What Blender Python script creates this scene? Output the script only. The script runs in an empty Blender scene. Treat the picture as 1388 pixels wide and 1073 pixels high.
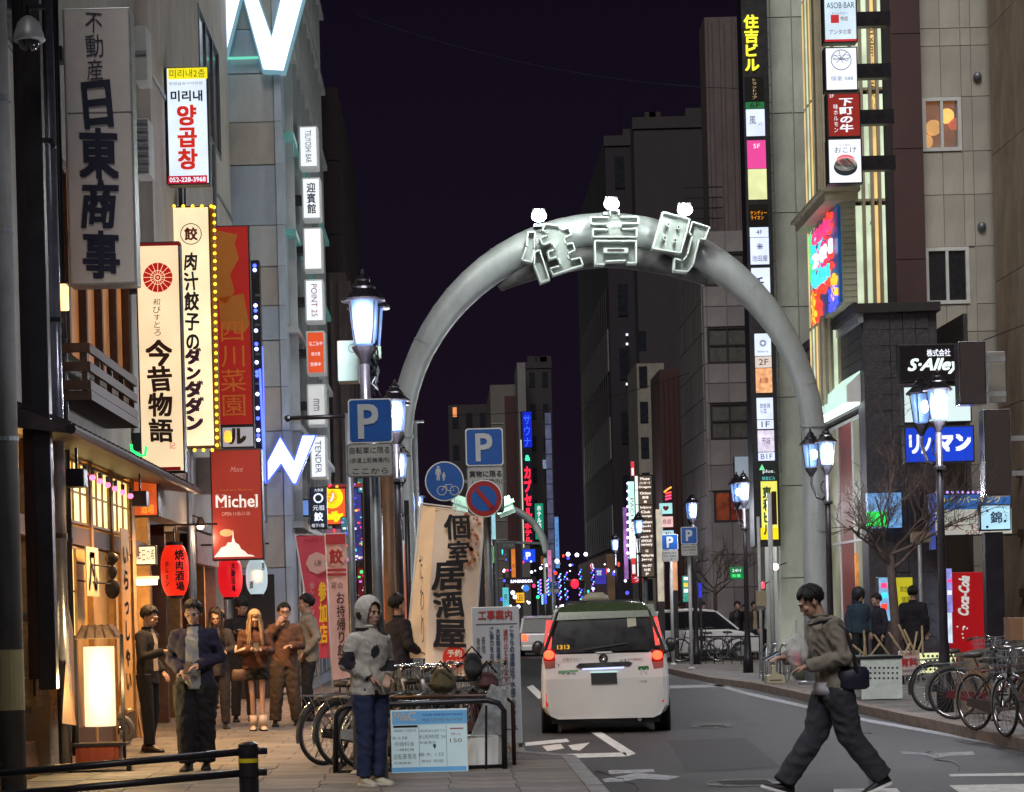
import bpy, bmesh, math, random
from mathutils import Vector, Matrix, noise
random.seed(7)
SC = bpy.context.scene
COL = SC.collection
# ---------------------------------------------------------------- camera, sky, light
F, PX, PY, A, H = 3000.0, 611.0, 835.0, .026, 1.5      # focal length in px of the 1388 px wide photo, point the lens axis meets, roll, eye height
cam = bpy.data.cameras.new('camera')
cam.sensor_width = 36; cam.lens = 36 * F / 1388
cam.shift_x = (694 - PX) / 1388; cam.shift_y = (PY - 536.5) / 1388
cam.clip_start = .5; cam.clip_end = 3000
camo = bpy.data.objects.new('camera', cam); COL.objects.link(camo)
camo.matrix_world = Matrix.Translation((0, 0, H)) @ Matrix.Rotation(math.pi/2, 4, 'X') @ Matrix.Rotation(-A, 4, 'Z')
SC.camera = camo
vs = SC.view_settings
SC.display_settings.display_device = 'sRGB'
vs.view_transform = 'Standard'; vs.look = 'None'; vs.exposure = 0.0; vs.gamma = 1; vs.use_curve_mapping = False
wd = bpy.data.worlds.new('World'); SC.world = wd; wd.use_nodes = True
nt = wd.node_tree; nt.nodes.clear()
wo = nt.nodes.new('ShaderNodeOutputWorld'); sky = nt.nodes.new('ShaderNodeTexSky'); sky.sky_type = 'NISHITA'
sky.sun_disc = False; sky.sun_elevation = math.radians(38); sky.sun_rotation = math.radians(200)
b1 = nt.nodes.new('ShaderNodeBackground'); b1.inputs[1].default_value = .0002
b2 = nt.nodes.new('ShaderNodeBackground'); b2.inputs[1].default_value = 1.0
wtc = nt.nodes.new('ShaderNodeTexCoord'); wsx = nt.nodes.new('ShaderNodeSeparateXYZ'); wrp = nt.nodes.new('ShaderNodeValToRGB'); wns = nt.nodes.new('ShaderNodeTexNoise'); wns.inputs['Scale'].default_value = 2.2
wad = nt.nodes.new('ShaderNodeMath'); wad.operation = 'MULTIPLY_ADD'; wad.inputs[1].default_value = .10
wrp.color_ramp.elements[0].position = .04; wrp.color_ramp.elements[0].color = (.0085, .0042, .0105, 1)      # city glow towards the horizon
wrp.color_ramp.elements[1].position = .42; wrp.color_ramp.elements[1].color = (.0042, .0022, .0078, 1)
nt.links.new(wtc.outputs['Generated'], wsx.inputs[0]); nt.links.new(wtc.outputs['Generated'], wns.inputs['Vector']); nt.links.new(wns.outputs['Fac'], wad.inputs[0]); nt.links.new(wsx.outputs['Z'], wad.inputs[2]); nt.links.new(wad.outputs[0], wrp.inputs[0]); nt.links.new(wrp.outputs[0], b2.inputs[0])
ad = nt.nodes.new('ShaderNodeAddShader')
nt.links.new(sky.outputs[0], b1.inputs[0]); nt.links.new(b1.outputs[0], ad.inputs[0]); nt.links.new(b2.outputs[0], ad.inputs[1]); nt.links.new(ad.outputs[0], wo.inputs[0])
sl = bpy.data.lights.new('night_glow', 'SUN'); sl.energy = 1.9; sl.angle = math.radians(30); sl.color = (1.0, .965, .94)
so = bpy.data.objects.new('night_glow', sl); COL.objects.link(so)
so.rotation_euler = Vector((.12, .66, -.74)).to_track_quat('-Z', 'Y').to_euler()
SC.cycles.max_bounces = 5; SC.cycles.diffuse_bounces = 3; SC.cycles.glossy_bounces = 3; SC.cycles.transmission_bounces = 5
SC.cycles.transparent_max_bounces = 8; SC.cycles.caustics_reflective = False; SC.cycles.caustics_refractive = False
SC.cycles.sample_clamp_indirect = 4

cA, sA = math.cos(A), math.sin(A)
def W(px, py, s):                      # photo pixel at s pixels per metre -> point of the place
    dx, dy = px - PX, PY - py
    return Vector(((dx*cA + dy*sA)/s, F/s, (-dx*sA + dy*cA)/s + H))
def S_at(px, py, z):                   # pixels per metre of a point known to be at height z
    dx, dy = px - PX, PY - py
    return (-dx*sA + dy*cA) / (z - H)
def G(px, py, z=0.0): return W(px, py, S_at(px, py, z))

# ---------------------------------------------------------------- materials
MATS = {}
def lin(c):
    return tuple((x/255/12.92 if x/255 <= .04045 else ((x/255+.055)/1.055)**2.4) for x in c)
def pm(name, col, rough=.6, metal=0., var=.18, scale=6., bump=.15, bscale=60., spec=.5, coat=0., tr=0., stain=0., alpha=1., emis=None, es=0., speck=0.):
    if name in MATS: return MATS[name]
    m = bpy.data.materials.new(name); m.use_nodes = True; t = m.node_tree; b = t.nodes['Principled BSDF']
    tc = t.nodes.new('ShaderNodeTexCoord')
    n = t.nodes.new('ShaderNodeTexNoise'); n.inputs['Scale'].default_value = scale; n.inputs['Detail'].default_value = 6; n.inputs['Roughness'].default_value = .65
    t.links.new(tc.outputs['Object'], n.inputs['Vector'])
    r = t.nodes.new('ShaderNodeValToRGB'); r.color_ramp.elements[0].position = .3; r.color_ramp.elements[1].position = .72
    r.color_ramp.elements[0].color = (*[c*(1-var) for c in col], 1); r.color_ramp.elements[1].color = (*[min(1, c*(1+var)) for c in col], 1)
    t.links.new(n.outputs['Fac'], r.inputs['Fac']); out = r.outputs['Color']
    if stain:
        mp = t.nodes.new('ShaderNodeMapping'); mp.inputs['Scale'].default_value = (1.1, 1.1, .30)
        n3 = t.nodes.new('ShaderNodeTexNoise'); n3.inputs['Scale'].default_value = 1.6; n3.inputs['Detail'].default_value = 8; n3.inputs['Roughness'].default_value = .7
        t.links.new(tc.outputs['Object'], mp.inputs['Vector']); t.links.new(mp.outputs[0], n3.inputs['Vector'])
        r3 = t.nodes.new('ShaderNodeValToRGB'); r3.color_ramp.elements[0].position = .34; r3.color_ramp.elements[1].position = .66
        r3.color_ramp.elements[0].color = (1-stain,)*3 + (1,); r3.color_ramp.elements[1].color = (1, 1, 1, 1)
        t.links.new(n3.outputs['Fac'], r3.inputs['Fac'])
        mx = t.nodes.new('ShaderNodeMix'); mx.data_type = 'RGBA'; mx.blend_type = 'MULTIPLY'; mx.inputs['Factor'].default_value = 1
        t.links.new(out, mx.inputs['A']); t.links.new(r3.outputs[0], mx.inputs['B']); out = mx.outputs['Result']
    if speck:
        n4 = t.nodes.new('ShaderNodeTexNoise'); n4.inputs['Scale'].default_value = 42; n4.inputs['Detail'].default_value = 3; t.links.new(tc.outputs['Object'], n4.inputs['Vector'])
        r4 = t.nodes.new('ShaderNodeValToRGB'); r4.color_ramp.elements[0].position = .38; r4.color_ramp.elements[1].position = .66
        r4.color_ramp.elements[0].color = (1-speck,)*3 + (1,); r4.color_ramp.elements[1].color = (1+speck,)*3 + (1,)
        m4 = t.nodes.new('ShaderNodeMix'); m4.data_type = 'RGBA'; m4.blend_type = 'MULTIPLY'; m4.inputs['Factor'].default_value = 1
        t.links.new(out, m4.inputs['A']); t.links.new(r4.outputs[0], m4.inputs['B']); out = m4.outputs['Result']
    t.links.new(out, b.inputs['Base Color'])
    rr = t.nodes.new('ShaderNodeMapRange'); rr.inputs['To Min'].default_value = max(0, rough-.1); rr.inputs['To Max'].default_value = min(1, rough+.12)
    t.links.new(n.outputs['Fac'], rr.inputs['Value']); t.links.new(rr.outputs[0], b.inputs['Roughness'])
    b.inputs['Metallic'].default_value = metal; b.inputs['Specular IOR Level'].default_value = spec
    if coat: b.inputs['Coat Weight'].default_value = coat; b.inputs['Coat Roughness'].default_value = .05
    if tr: b.inputs['Transmission Weight'].default_value = tr; b.inputs['IOR'].default_value = 1.1
    if alpha < 1: b.inputs['Alpha'].default_value = alpha
    if emis: b.inputs['Emission Color'].default_value = (*emis, 1); b.inputs['Emission Strength'].default_value = es
    if bump:
        n2 = t.nodes.new('ShaderNodeTexNoise'); n2.inputs['Scale'].default_value = bscale; n2.inputs['Detail'].default_value = 4
        t.links.new(tc.outputs['Object'], n2.inputs['Vector'])
        bp = t.nodes.new('ShaderNodeBump'); bp.inputs['Strength'].default_value = bump; bp.inputs['Distance'].default_value = .01
        t.links.new(n2.outputs['Fac'], bp.inputs['Height']); t.links.new(bp.outputs[0], b.inputs['Normal'])
    MATS[name] = m
    return m
def em(name, rgb, st=1.0, var=.10, scale=3., base=.5):
    """a lit face or lamp: rgb is its sRGB 0-255 colour"""
    if name in MATS: return MATS[name]
    c = lin(rgb)
    m = bpy.data.materials.new(name); m.use_nodes = True; t = m.node_tree; b = t.nodes['Principled BSDF']
    b.inputs['Base Color'].default_value = (*[x*base for x in c], 1); b.inputs['Roughness'].default_value = .35
    b.inputs['Emission Color'].default_value = (*c, 1)
    tc = t.nodes.new('ShaderNodeTexCoord'); n = t.nodes.new('ShaderNodeTexNoise'); n.inputs['Scale'].default_value = scale; n.inputs['Detail'].default_value = 2
    t.links.new(tc.outputs['Object'], n.inputs['Vector'])
    r = t.nodes.new('ShaderNodeMapRange'); r.inputs['From Min'].default_value = .3; r.inputs['From Max'].default_value = .7
    r.inputs['To Min'].default_value = st*(1-var); r.inputs['To Max'].default_value = st*(1+var)
    t.links.new(n.outputs['Fac'], r.inputs['Value']); t.links.new(r.outputs[0], b.inputs['Emission Strength'])
    MATS[name] = m
    return m
def K(name, rgb, **k):                 # plain painted / printed colour from an sRGB triple
    return pm(name, lin(rgb), **{**dict(rough=.5, var=.1, bump=.05), **k})

asphalt = pm('asphalt', (.044, .043, .042), .62, var=.45, scale=1.1, bump=1.0, bscale=90, stain=.3, speck=.5)
concrete = pm('concrete', (.30, .30, .27), .85, var=.2, scale=2.5, bump=.3, stain=.35)
paver_m = pm('paver', (.17, .155, .14), .7, var=.35, scale=2.5, bump=.5, bscale=70, speck=.25)
paver_m2 = pm('paver_dark', (.12, .115, .11), .75, var=.3, scale=5, bump=.4, bscale=90)
kerb_m = pm('kerb_stone', (.22, .17, .14), .85, var=.35, scale=7, bump=.5)
kerb_g = pm('kerb_grey', (.20, .20, .20), .85, var=.3, scale=7, bump=.5)
roadpaint = pm('road_paint', (.62, .62, .60), .7, var=.35, scale=14, bump=.4, bscale=120)
black_metal = pm('black_metal', (.018, .016, .02), .35, .3, var=.3, bump=.1)
bronze_metal = pm('brown_metal', (.055, .03, .022), .4, .4, var=.3, bump=.1)
grey_metal = pm('grey_metal', (.26, .28, .30), .45, .5, var=.2, bump=.1, stain=.25)
chrome = pm('chrome', (.6, .6, .62), .18, 1., var=.1, bump=.05)
rubber = pm('rubber', (.016, .016, .016), .7, var=.3)
dark_wood = pm('dark_wood', (.075, .035, .02), .6, var=.35, scale=9, bump=.4)
warm_wood = pm('warm_wood', (.36, .21, .08), .55, var=.3, scale=9, bump=.3)
ink = pm('ink', (.012, .011, .016), .5, var=.2, bump=0)
ink_blue = K('ink_blue', (28, 50, 110)); ink_red = K('ink_red', (150, 25, 20)); ink_brown = K('ink_brown', (70, 40, 25))
whitep = pm('white_paint', (.72, .72, .70), .5, var=.08, bump=.05)
signcase = pm('sign_case', (.035, .035, .04), .4, .4, var=.3, bump=.1)
silvercase = pm('silver_case', (.42, .44, .46), .35, .6, var=.15, bump=.1)
glass_dark = pm('window_glass', (.02, .022, .028), .12, var=.3, bump=.02, spec=.8)

# ---------------------------------------------------------------- mesh building
class MB:
    def __init__(s): s.v = []; s.f = []; s.m = []; s.c = 0
    def add(s, vs_, fs): n = len(s.v); s.v += [tuple(p) for p in vs_]; s.f += [[i+n for i in f] for f in fs]; s.m += [s.c]*len(fs); return s
    def box(s, x0, x1, y0, y1, z0, z1):
        return s.add([(x0,y0,z0),(x1,y0,z0),(x1,y1,z0),(x0,y1,z0),(x0,y0,z1),(x1,y0,z1),(x1,y1,z1),(x0,y1,z1)],
                     [(0,3,2,1),(4,5,6,7),(0,1,5,4),(1,2,6,5),(2,3,7,6),(3,0,4,7)])
    def obox(s, c, sz, R=None):
        a, b, d = [k/2 for k in sz]; c = Vector(c)
        ps = [Vector(p) for p in [(-a,-b,-d),(a,-b,-d),(a,b,-d),(-a,b,-d),(-a,-b,d),(a,-b,d),(a,b,d),(-a,b,d)]]
        if R is not None: ps = [R @ p for p in ps]
        return s.add([c+p for p in ps], [(0,3,2,1),(4,5,6,7),(0,1,5,4),(1,2,6,5),(2,3,7,6),(3,0,4,7)])
    def bar(s, p, q, w, h=None, up=(0,0,1)):
        p, q = Vector(p), Vector(q); d = q-p; L = d.length
        if L < 1e-6: return s
        z = d/L; x = Vector(up).cross(z)
        if x.length < 1e-3: x = Vector((1,0,0)).cross(z)
        x.normalize(); y = z.cross(x)
        R = Matrix((x, y, z)).transposed()
        return s.obox((p+q)/2, (w, h or w, L), R)
    def tube(s, pts, r, n=8, cap=True):
        pts = [Vector(p) for p in pts]; rs = r if isinstance(r, (list, tuple)) else [r]*len(pts)
        m = len(pts); vs_ = []; px = None
        for i, p in enumerate(pts):
            t = (pts[min(i+1, m-1)] - pts[max(i-1, 0)]).normalized()
            if px is None:
                x = Vector((0,0,1)).cross(t)
                if x.length < .05: x = Vector((1,0,0)).cross(t)
            else: x = px - t*px.dot(t)
            x.normalize(); px = x; y = t.cross(x)
            for k in range(n):
                a = 2*math.pi*k/n; vs_.append(p + x*math.cos(a)*rs[i] + y*math.sin(a)*rs[i])
        fs = [(i*n+k, i*n+(k+1)%n, (i+1)*n+(k+1)%n, (i+1)*n+k) for i in range(m-1) for k in range(n)]
        if cap: fs += [tuple(range(n-1, -1, -1)), tuple((m-1)*n+k for k in range(n))]
        return s.add(vs_, fs)
    def ring(s, c, R, r, n=24, k=6, ax='y'):
        pts = []; c = Vector(c); vs_ = []
        for i in range(n):
            a = 2*math.pi*i/n; d = Vector((math.cos(a), 0, math.sin(a))) if ax == 'y' else (Vector((math.cos(a), math.sin(a), 0)) if ax == 'z' else Vector((0, math.cos(a), math.sin(a))))
            N = Vector((0,1,0)) if ax == 'y' else (Vector((0,0,1)) if ax == 'z' else Vector((1,0,0)))
            for j in range(k):
                b = 2*math.pi*j/k; vs_.append(c + d*(R + r*math.cos(b)) + N*r*math.sin(b))
        return s.add(vs_, [(i*k+j, i*k+(j+1)%k, ((i+1)%n)*k+(j+1)%k, ((i+1)%n)*k+j) for i in range(n) for j in range(k)])
    def lathe(s, prof, c=(0,0,0), n=16, cap=True):
        vs_ = [(c[0]+r*math.cos(2*math.pi*k/n), c[1]+r*math.sin(2*math.pi*k/n), c[2]+z) for r, z in prof for k in range(n)]
        m = len(prof)
        fs = [(i*n+k, i*n+(k+1)%n, (i+1)*n+(k+1)%n, (i+1)*n+k) for i in range(m-1) for k in range(n)]
        if cap: fs += [tuple(range(n-1, -1, -1)), tuple((m-1)*n+k for k in range(n))]
        return s.add(vs_, fs)
    def loft(s, rings, n=16):              # rings: (centre, rx, ry) level ellipses
        vs_ = [(c[0]+rx*math.cos(2*math.pi*k/n), c[1]+ry*math.sin(2*math.pi*k/n), c[2]) for c, rx, ry in rings for k in range(n)]
        m = len(rings)
        fs = [(i*n+k, i*n+(k+1)%n, (i+1)*n+(k+1)%n, (i+1)*n+k) for i in range(m-1) for k in range(n)] + [tuple(range(n-1, -1, -1)), tuple((m-1)*n+k for k in range(n))]
        return s.add(vs_, fs)
    def prism(s, poly, y0, y1, ax='y'):    # polygon (u,z), extruded along y (or x)
        n = len(poly)
        g = (lambda u, z, y: (u, y, z)) if ax == 'y' else ((lambda u, z, y: (y, u, z)) if ax == 'x' else (lambda u, z, y: (u, z, y)))
        return s.add([g(u, z, y0) for u, z in poly] + [g(u, z, y1) for u, z in poly],
                     [tuple(range(n)), tuple(range(2*n-1, n-1, -1))] + [(i, n+i, n+(i+1)%n, (i+1)%n) for i in range(n)])
    def ball(s, c, r, n=12, m=8, R=None):
        if not isinstance(r, (list, tuple)): r = (r, r, r)
        vs_ = []
        for i in range(m+1):
            t = math.pi*i/m
            for k in range(n):
                a = 2*math.pi*k/n; p = Vector((r[0]*math.sin(t)*math.cos(a), r[1]*math.sin(t)*math.sin(a), r[2]*math.cos(t)))
                if R is not None: p = R @ p
                vs_.append(Vector(c)+p)
        return s.add(vs_, [(i*n+k, (i+1)*n+k, (i+1)*n+(k+1)%n, i*n+(k+1)%n) for i in range(m) for k in range(n)])
    def quad(s, a, b, c, d): return s.add([a, b, c, d], [(0, 1, 2, 3)])
    def mesh(s, name, mats, off=(0,0,0), smooth=False):
        me = bpy.data.meshes.new(name)
        me.from_pydata([(x-off[0], y-off[1], z-off[2]) for x, y, z in s.v], [], s.f)
        for m in (mats if isinstance(mats, (list, tuple)) else [mats]): me.materials.append(m)
        if any(s.m): me.polygons.foreach_set('material_index', s.m)
        if smooth: me.polygons.foreach_set('use_smooth', [True]*len(me.polygons))
        me.update()
        return me
def link(name, me, parent=None, loc=(0,0,0), bevel=0., kind=None):
    o = bpy.data.objects.new(name, me); COL.objects.link(o); o.location = loc
    if parent is not None: o.parent = parent
    if kind: o['kind'] = kind
    if bevel:
        b = o.modifiers.new('bevel', 'BEVEL'); b.width = bevel; b.segments = 2; b.limit_method = 'ANGLE'; b.angle_limit = .6
    return o
def wloc(o):                            # a root's or part's place (roots are never rotated while parts are built)
    v = Vector(o.location)
    while o.parent is not None: o = o.parent; v += Vector(o.location)
    return v
def P(root, name, mb, mat, bevel=0., smooth=False, kind=None):
    """a part in world coordinates under a root"""
    off = wloc(root) if root is not None else Vector((0,0,0))
    return link(name, mb.mesh(name, mat, off, smooth), root, (0,0,0), bevel, kind)
def tag(o, label, cat, group=None, kind=None):
    o['label'] = label; o['category'] = cat
    if group: o['group'] = group
    if kind: o['kind'] = kind
    return o
def thing(name, label, cat, loc=(0,0,0), group=None):
    o = bpy.data.objects.new(name, None); COL.objects.link(o); o.location = loc; o.empty_display_size = .2
    return tag(o, label, cat, group)
KIDS = {}
def copy_tree(o, parent=None, label=None, loc=None, rz=None):
    c = o.copy(); COL.objects.link(c); c.parent = parent
    if label: c['label'] = label
    if loc is not None: c.location = loc
    if rz is not None: c.rotation_euler[2] = rz
    for ch in o.children: copy_tree(ch, c)
    return c
def structure(name, mb, mat, bevel=0, smooth=False):
    return link(name, mb.mesh(name, mat, smooth=smooth), None, bevel=bevel, kind='structure')
PCACHE = {}
def boxpiece(root, name, c, sz, mat, bevel=0):
    """one small piece, sharing its mesh with every alike piece"""
    key = (name, tuple(round(k, 3) for k in sz), mat.name)
    if key not in PCACHE:
        a, b, d = [k/2 for k in sz]
        PCACHE[key] = MB().box(-a, a, -b, b, -d, d).mesh(name, mat)
    return link(name, PCACHE[key], root, Vector(c) - (wloc(root) if root is not None else Vector()), bevel)
def grid(root, name, plane, at, us, zs, t, mats, gap=.015, holes=(), jit=0):
    """separate panels on a wall plane: 'y' faces the camera at y=at, 'x' at x=at; t: how far proud (signed)"""
    for i in range(len(us)-1):
        for j in range(len(zs)-1):
            u0, u1, z0, z1 = us[i], us[i+1], zs[j], zs[j+1]; uc, zc = (u0+u1)/2, (z0+z1)/2
            if any(h[0] < uc < h[1] and h[2] < zc < h[3] for h in holes): continue
            w, h_ = abs(u1-u0)-gap, abs(z1-z0)-gap
            m = mats[(i*7+j*3+(i*j)%5) % len(mats)] if isinstance(mats, list) else mats
            k = random.uniform(-jit, jit)
            if plane == 'y': boxpiece(root, name, (uc, at+t/2+k, zc), (w, abs(t), h_), m)
            else: boxpiece(root, name, (at+t/2+k, uc, zc), (abs(t), w, h_), m)

# ---------------------------------------------------------------- lettering
TMP = bpy.data.scenes.new('workbench')          # objects are turned into meshes here, apart from the growing scene
def evaluated_mesh(o):
    TMP.collection.objects.link(o); vl = TMP.view_layers[0]; vl.update()
    me = bpy.data.meshes.new_from_object(o.evaluated_get(vl.depsgraph)); bpy.data.objects.remove(o); return me
def raw_text(s, res=3, off=0., shear=0., ex=0., space=1.0, line=1.0):
    c = bpy.data.curves.new('t', 'FONT'); c.body = s; c.size = 1; c.resolution_u = res;  c.shear = shear; c.extrude = ex
    c.space_character = space; c.space_line = line
    me = evaluated_mesh(bpy.data.objects.new('t', c))
    v0 = [tuple(v.co) for v in me.vertices]; f0 = [tuple(p.vertices) for p in me.polygons]; vs_ = list(v0); fs = list(f0)
    if off >= .015:                       # bolder strokes: the glyph again, shifted a little each way
        for k, (a, b) in enumerate([(off,off),(-off,off),(off,-off),(-off,-off)]):
            n = len(vs_); vs_ += [(x+a, y+b, z+.004*(k+1)) for x, y, z in v0]; fs += [tuple(i+n for i in f) for f in f0]
    bpy.data.curves.remove(c); bpy.data.meshes.remove(me)
    return vs_, fs
def text(root, s, cx, cy, w, h, sc, mat, y, v=False, brush=False, off=.012, shear=0., ex=0., rot=0., fit=True, name='lettering', ax='y', jit=0.):
    """text whose block is w x h photo pixels at pixel (cx, cy), painted at depth y (facing the camera)"""
    vs_, fs = [], []
    if v:
        for k, ch in enumerate(s):
            if ch == ' ': continue
            ch2 = ch
            a, b = raw_text(ch2, 3, off, shear, ex)
            if ch in 'ーー-': a = [(.5+(q[1]-.35), .35-(q[0]-.5), q[2]) for q in a]
            if brush:
                r = random.uniform(-.07, .07); sk = random.uniform(-.08, .12); cs, sn = math.cos(r), math.sin(r); g = random.uniform(.92, 1.1)
                xc = sum(q[0] for q in a)/max(1, len(a)); zc = .36
                a = [(xc+g*((q[0]-xc)*cs-(q[1]-zc)*sn)+sk*(q[1]-zc), zc+g*((q[0]-xc)*sn+(q[1]-zc)*cs), q[2]) for q in a]
            n = len(vs_); xm = (min(q[0] for q in a)+max(q[0] for q in a))/2 if a else 0
            vs_ += [(q[0]-xm, q[1]-k*1.02, q[2]) for q in a]; fs += [tuple(i+n for i in f) for f in b]
    else: vs_, fs = raw_text(s, 3, off, shear, ex)
    if not vs_: return None
    x0, x1 = min(q[0] for q in vs_), max(q[0] for q in vs_); z0, z1 = min(q[1] for q in vs_), max(q[1] for q in vs_)
    kx, kz = (w/sc)/(x1-x0), (h/sc)/(z1-z0)
    if not fit: kx = kz = min(kx, kz)
    C = W(cx, cy, sc); cr, sr = math.cos(rot), math.sin(rot)
    out = []
    for q in vs_:
        u, z = (q[0]-(x0+x1)/2)*kx, (q[1]-(z0+z1)/2)*kz
        u, z = u*cr - z*sr, u*sr + z*cr
        if ax == 'y': out.append((C.x+u, y - q[2]*kz, C.z+z))
        else: out.append((y - q[2]*kz*(1 if ax == 'x' else -1), C.y-u if ax == 'x' else C.y+u, C.z+z))
    return P(root, name, MB().add(out, fs), mat)

def elements(root, els, s, y):
    """painted or lit marks on a sign's face, given in photo pixels"""
    for e in els:
        k = e[0]
        if k == 'T': text(root, e[1], e[2], e[3], e[4], e[5], s, e[6], y-.016, **(e[7] if len(e) > 7 else {}))
        elif k == 'R':
            a, b = W(e[1], e[2], s), W(e[3], e[4], s); c = W((e[1]+e[3])/2, (e[2]+e[4])/2, s); w, h = (e[3]-e[1])/s/2, (e[4]-e[2])/s/2
            P(root, 'printed_band', MB().box(c.x-w, c.x+w, y-.013, y-.006, c.z-h, c.z+h), e[5])
        elif k == 'D':
            c = W(e[1], e[2], s); r = e[3]/s
            P(root, 'emblem', MB().prism([(c.x+r*math.cos(i*math.pi/16), c.z+r*(e[5] if len(e) > 5 else 1)*math.sin(i*math.pi/16)) for i in range(32)], y-.0145, y-.009), e[4])
        elif k == 'O':
            c = W(e[1], e[2], s); P(root, 'emblem_ring', MB().ring((c.x, y-.012, c.z), e[3]/s, (e[5] if len(e) > 5 else .8)/s, 28, 5), e[4])
        elif k == 'P':
            P(root, 'printed_shape', MB().prism([(W(a, b, s).x, W(a, b, s).z) for a, b in e[1]], y-.0150, y-.010), e[2])
def sign(name, label, cat, r, s, face, els=(), depth=.22, case=None, frame=2.0, group=None, bev=.012, brackets=(), wall=None, sub=()):
    """a box sign facing the camera: r = pixel box, s = px per metre"""
    x0, y0, x1, y1 = r; C = W((x0+x1)/2, (y0+y1)/2, s); w, h = (x1-x0)/s, (y1-y0)/s
    root = thing(name, label, cat, (C.x, C.y+depth/2, C.z-h/2), group)
    P(root, 'case', MB().box(C.x-w/2, C.x+w/2, C.y, C.y+depth, C.z-h/2, C.z+h/2), case or signcase, bev)
    fr = frame/s
    P(root, 'face', MB().box(C.x-w/2+fr, C.x+w/2-fr, C.y-.006, C.y+.02, C.z-h/2+fr, C.z+h/2-fr), face)
    elements(root, els, s, C.y)
    for (py, hp) in brackets:               # arms from the case to the wall plane x = wall
        z = W(x0 if wall < C.x else x1, py, s).z; xe = C.x-w/2+.02 if wall < C.x else C.x+w/2-.02
        P(root, 'bracket', MB().box(min(xe, wall), max(xe, wall), C.y+.04, C.y+depth-.04, z-hp/s/2, z+hp/s/2), signcase)
    return root
# ---------------------------------------------------------------- the ground
def FX(px, py, X):                      # where the sight line of a photo pixel meets the facade plane x = X
    return W(px, py, ((px-PX)*cA + (PY-py)*sA)/X)
ROADZ = -.12
structure('road', MB().quad((-400,-40,ROADZ), (400,-40,ROADZ), (400,900,ROADZ), (-400,900,ROADZ)), asphalt)
far_pave = bpy.data.materials.new('paving'); far_pave.use_nodes = True
t = far_pave.node_tree; b = t.nodes['Principled BSDF']; tc = t.nodes.new('ShaderNodeTexCoord'); bk = t.nodes.new('ShaderNodeTexBrick')
bk.inputs['Scale'].default_value = 1.0; bk.inputs['Brick Width'].default_value = .6; bk.inputs['Row Height'].default_value = .45; bk.inputs['Mortar Size'].default_value = .012
bk.inputs['Color1'].default_value = (.19,.17,.15,1); bk.inputs['Color2'].default_value = (.13,.12,.115,1); bk.inputs['Mortar'].default_value = (.05,.045,.04,1)
n_ = t.nodes.new('ShaderNodeTexNoise'); n_.inputs['Scale'].default_value = 1.4; n_.inputs['Detail'].default_value = 8
mx = t.nodes.new('ShaderNodeMix'); mx.data_type = 'RGBA'; mx.blend_type = 'OVERLAY'; mx.inputs['Factor'].default_value = .8
t.links.new(tc.outputs['Object'], bk.inputs['Vector']); t.links.new(tc.outputs['Object'], n_.inputs['Vector'])
t.links.new(bk.outputs['Color'], mx.inputs['A']); t.links.new(n_.outputs['Fac'], mx.inputs['B']); t.links.new(mx.outputs['Result'], b.inputs['Base Color']); b.inputs['Roughness'].default_value = .7
# left pavement: a lower bed under real pavers near the camera, plain slab beyond
pv = structure('pavement', MB().prism([(-12, 12), (1.14, 12), (1.14, 23.3), (-12, 23.3)], -.12, -.022, ax='z'), kerb_g)
structure('pavement_far', MB().prism([(-12, 23.3), (1.14, 23.3), (1.14, 23.4), (.62, 24.2), (.62, 230), (-12, 230)], -.12, 0, ax='z'), far_pave)
for i in range(9):
    for j in range(13):
        x = -4.2 + .3 + i*.594 + (.0 if j % 2 else -.02); y = 17.5 + j*.45
        if x+.3 < 1.16: boxpiece(pv, 'paver', (x, y+.2, -.011 + random.uniform(-.002, .002)), (.585, .44, .022), paver_m if (i*5+j*3) % 4 else paver_m2)
# right pavement
RK = [(6.25, 10), (6.15, 25), (6.02, 44), (5.62, 49), (5.55, 60), (5.9, 66), (5.9, 220)]
structure('pavement_right', MB().prism([(x+.15, y) for x, y in RK] + [(40, 220), (40, 10)], -.12, 0, ax='z'), far_pave)
kl = structure('kerb', MB().box(1.14, 1.15, 12, 12.02, -.12, -.02), kerb_g)
def kerbline(par, pts, side, mat):
    for (x0, y0), (x1, y1) in zip(pts[:-1], pts[1:]):
        L = math.hypot(x1-x0, y1-y0); n = max(1, round(L/1.0)); 
        for i in range(n):
            if y0 + (y1-y0)*i/n > 75: continue
            a = Vector((x0+(x1-x0)*(i+.01)/n, y0+(y1-y0)*(i+.01)/n, -.055)); c = Vector((x0+(x1-x0)*(i+.99)/n, y0+(y1-y0)*(i+.99)/n, -.055))
            if L > 3: # straight runs share one mesh per run
                key = ('kerb', x0, y0, mat.name)
                if key not in PCACHE:
                    d = (c-a)/2; PCACHE[key] = MB().bar(-d, d, .15, .135).mesh('kerbstone', mat)
                link('kerbstone', PCACHE[key], par, (a+c)/2 + Vector((side*.075, 0, random.uniform(-.004, .004))))
            else: P(par, 'kerbstone', MB().bar(a+Vector((side*.075,0,0)), c+Vector((side*.075,0,0)), .15, .135), mat)
kerbline(kl, [(1.29, 13), (1.27, 23.2), (.78, 24.1), (.77, 75)], -1, kerb_g)
kerbline(kl, RK, 1, kerb_m)
def gp(pts, z=ROADZ+.004): return [G(a, c, z) for a, c in pts]
MK = []
def mark(name, pts, mat=roadpaint):
    q = gp(pts); mb = MB().add(q, [tuple(range(len(q)))]); o = structure(name, mb, mat); MK.append(o); return o
mark('road_marking', [(790,985),(801,983),(862,1021),(850,1025)])
mark('road_marking', [(712,1023),(848,1019.5),(850,1025),(712,1029)])
mark('road_marking', [(714,931),(722,928),(740,944),(730,947)])
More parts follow.
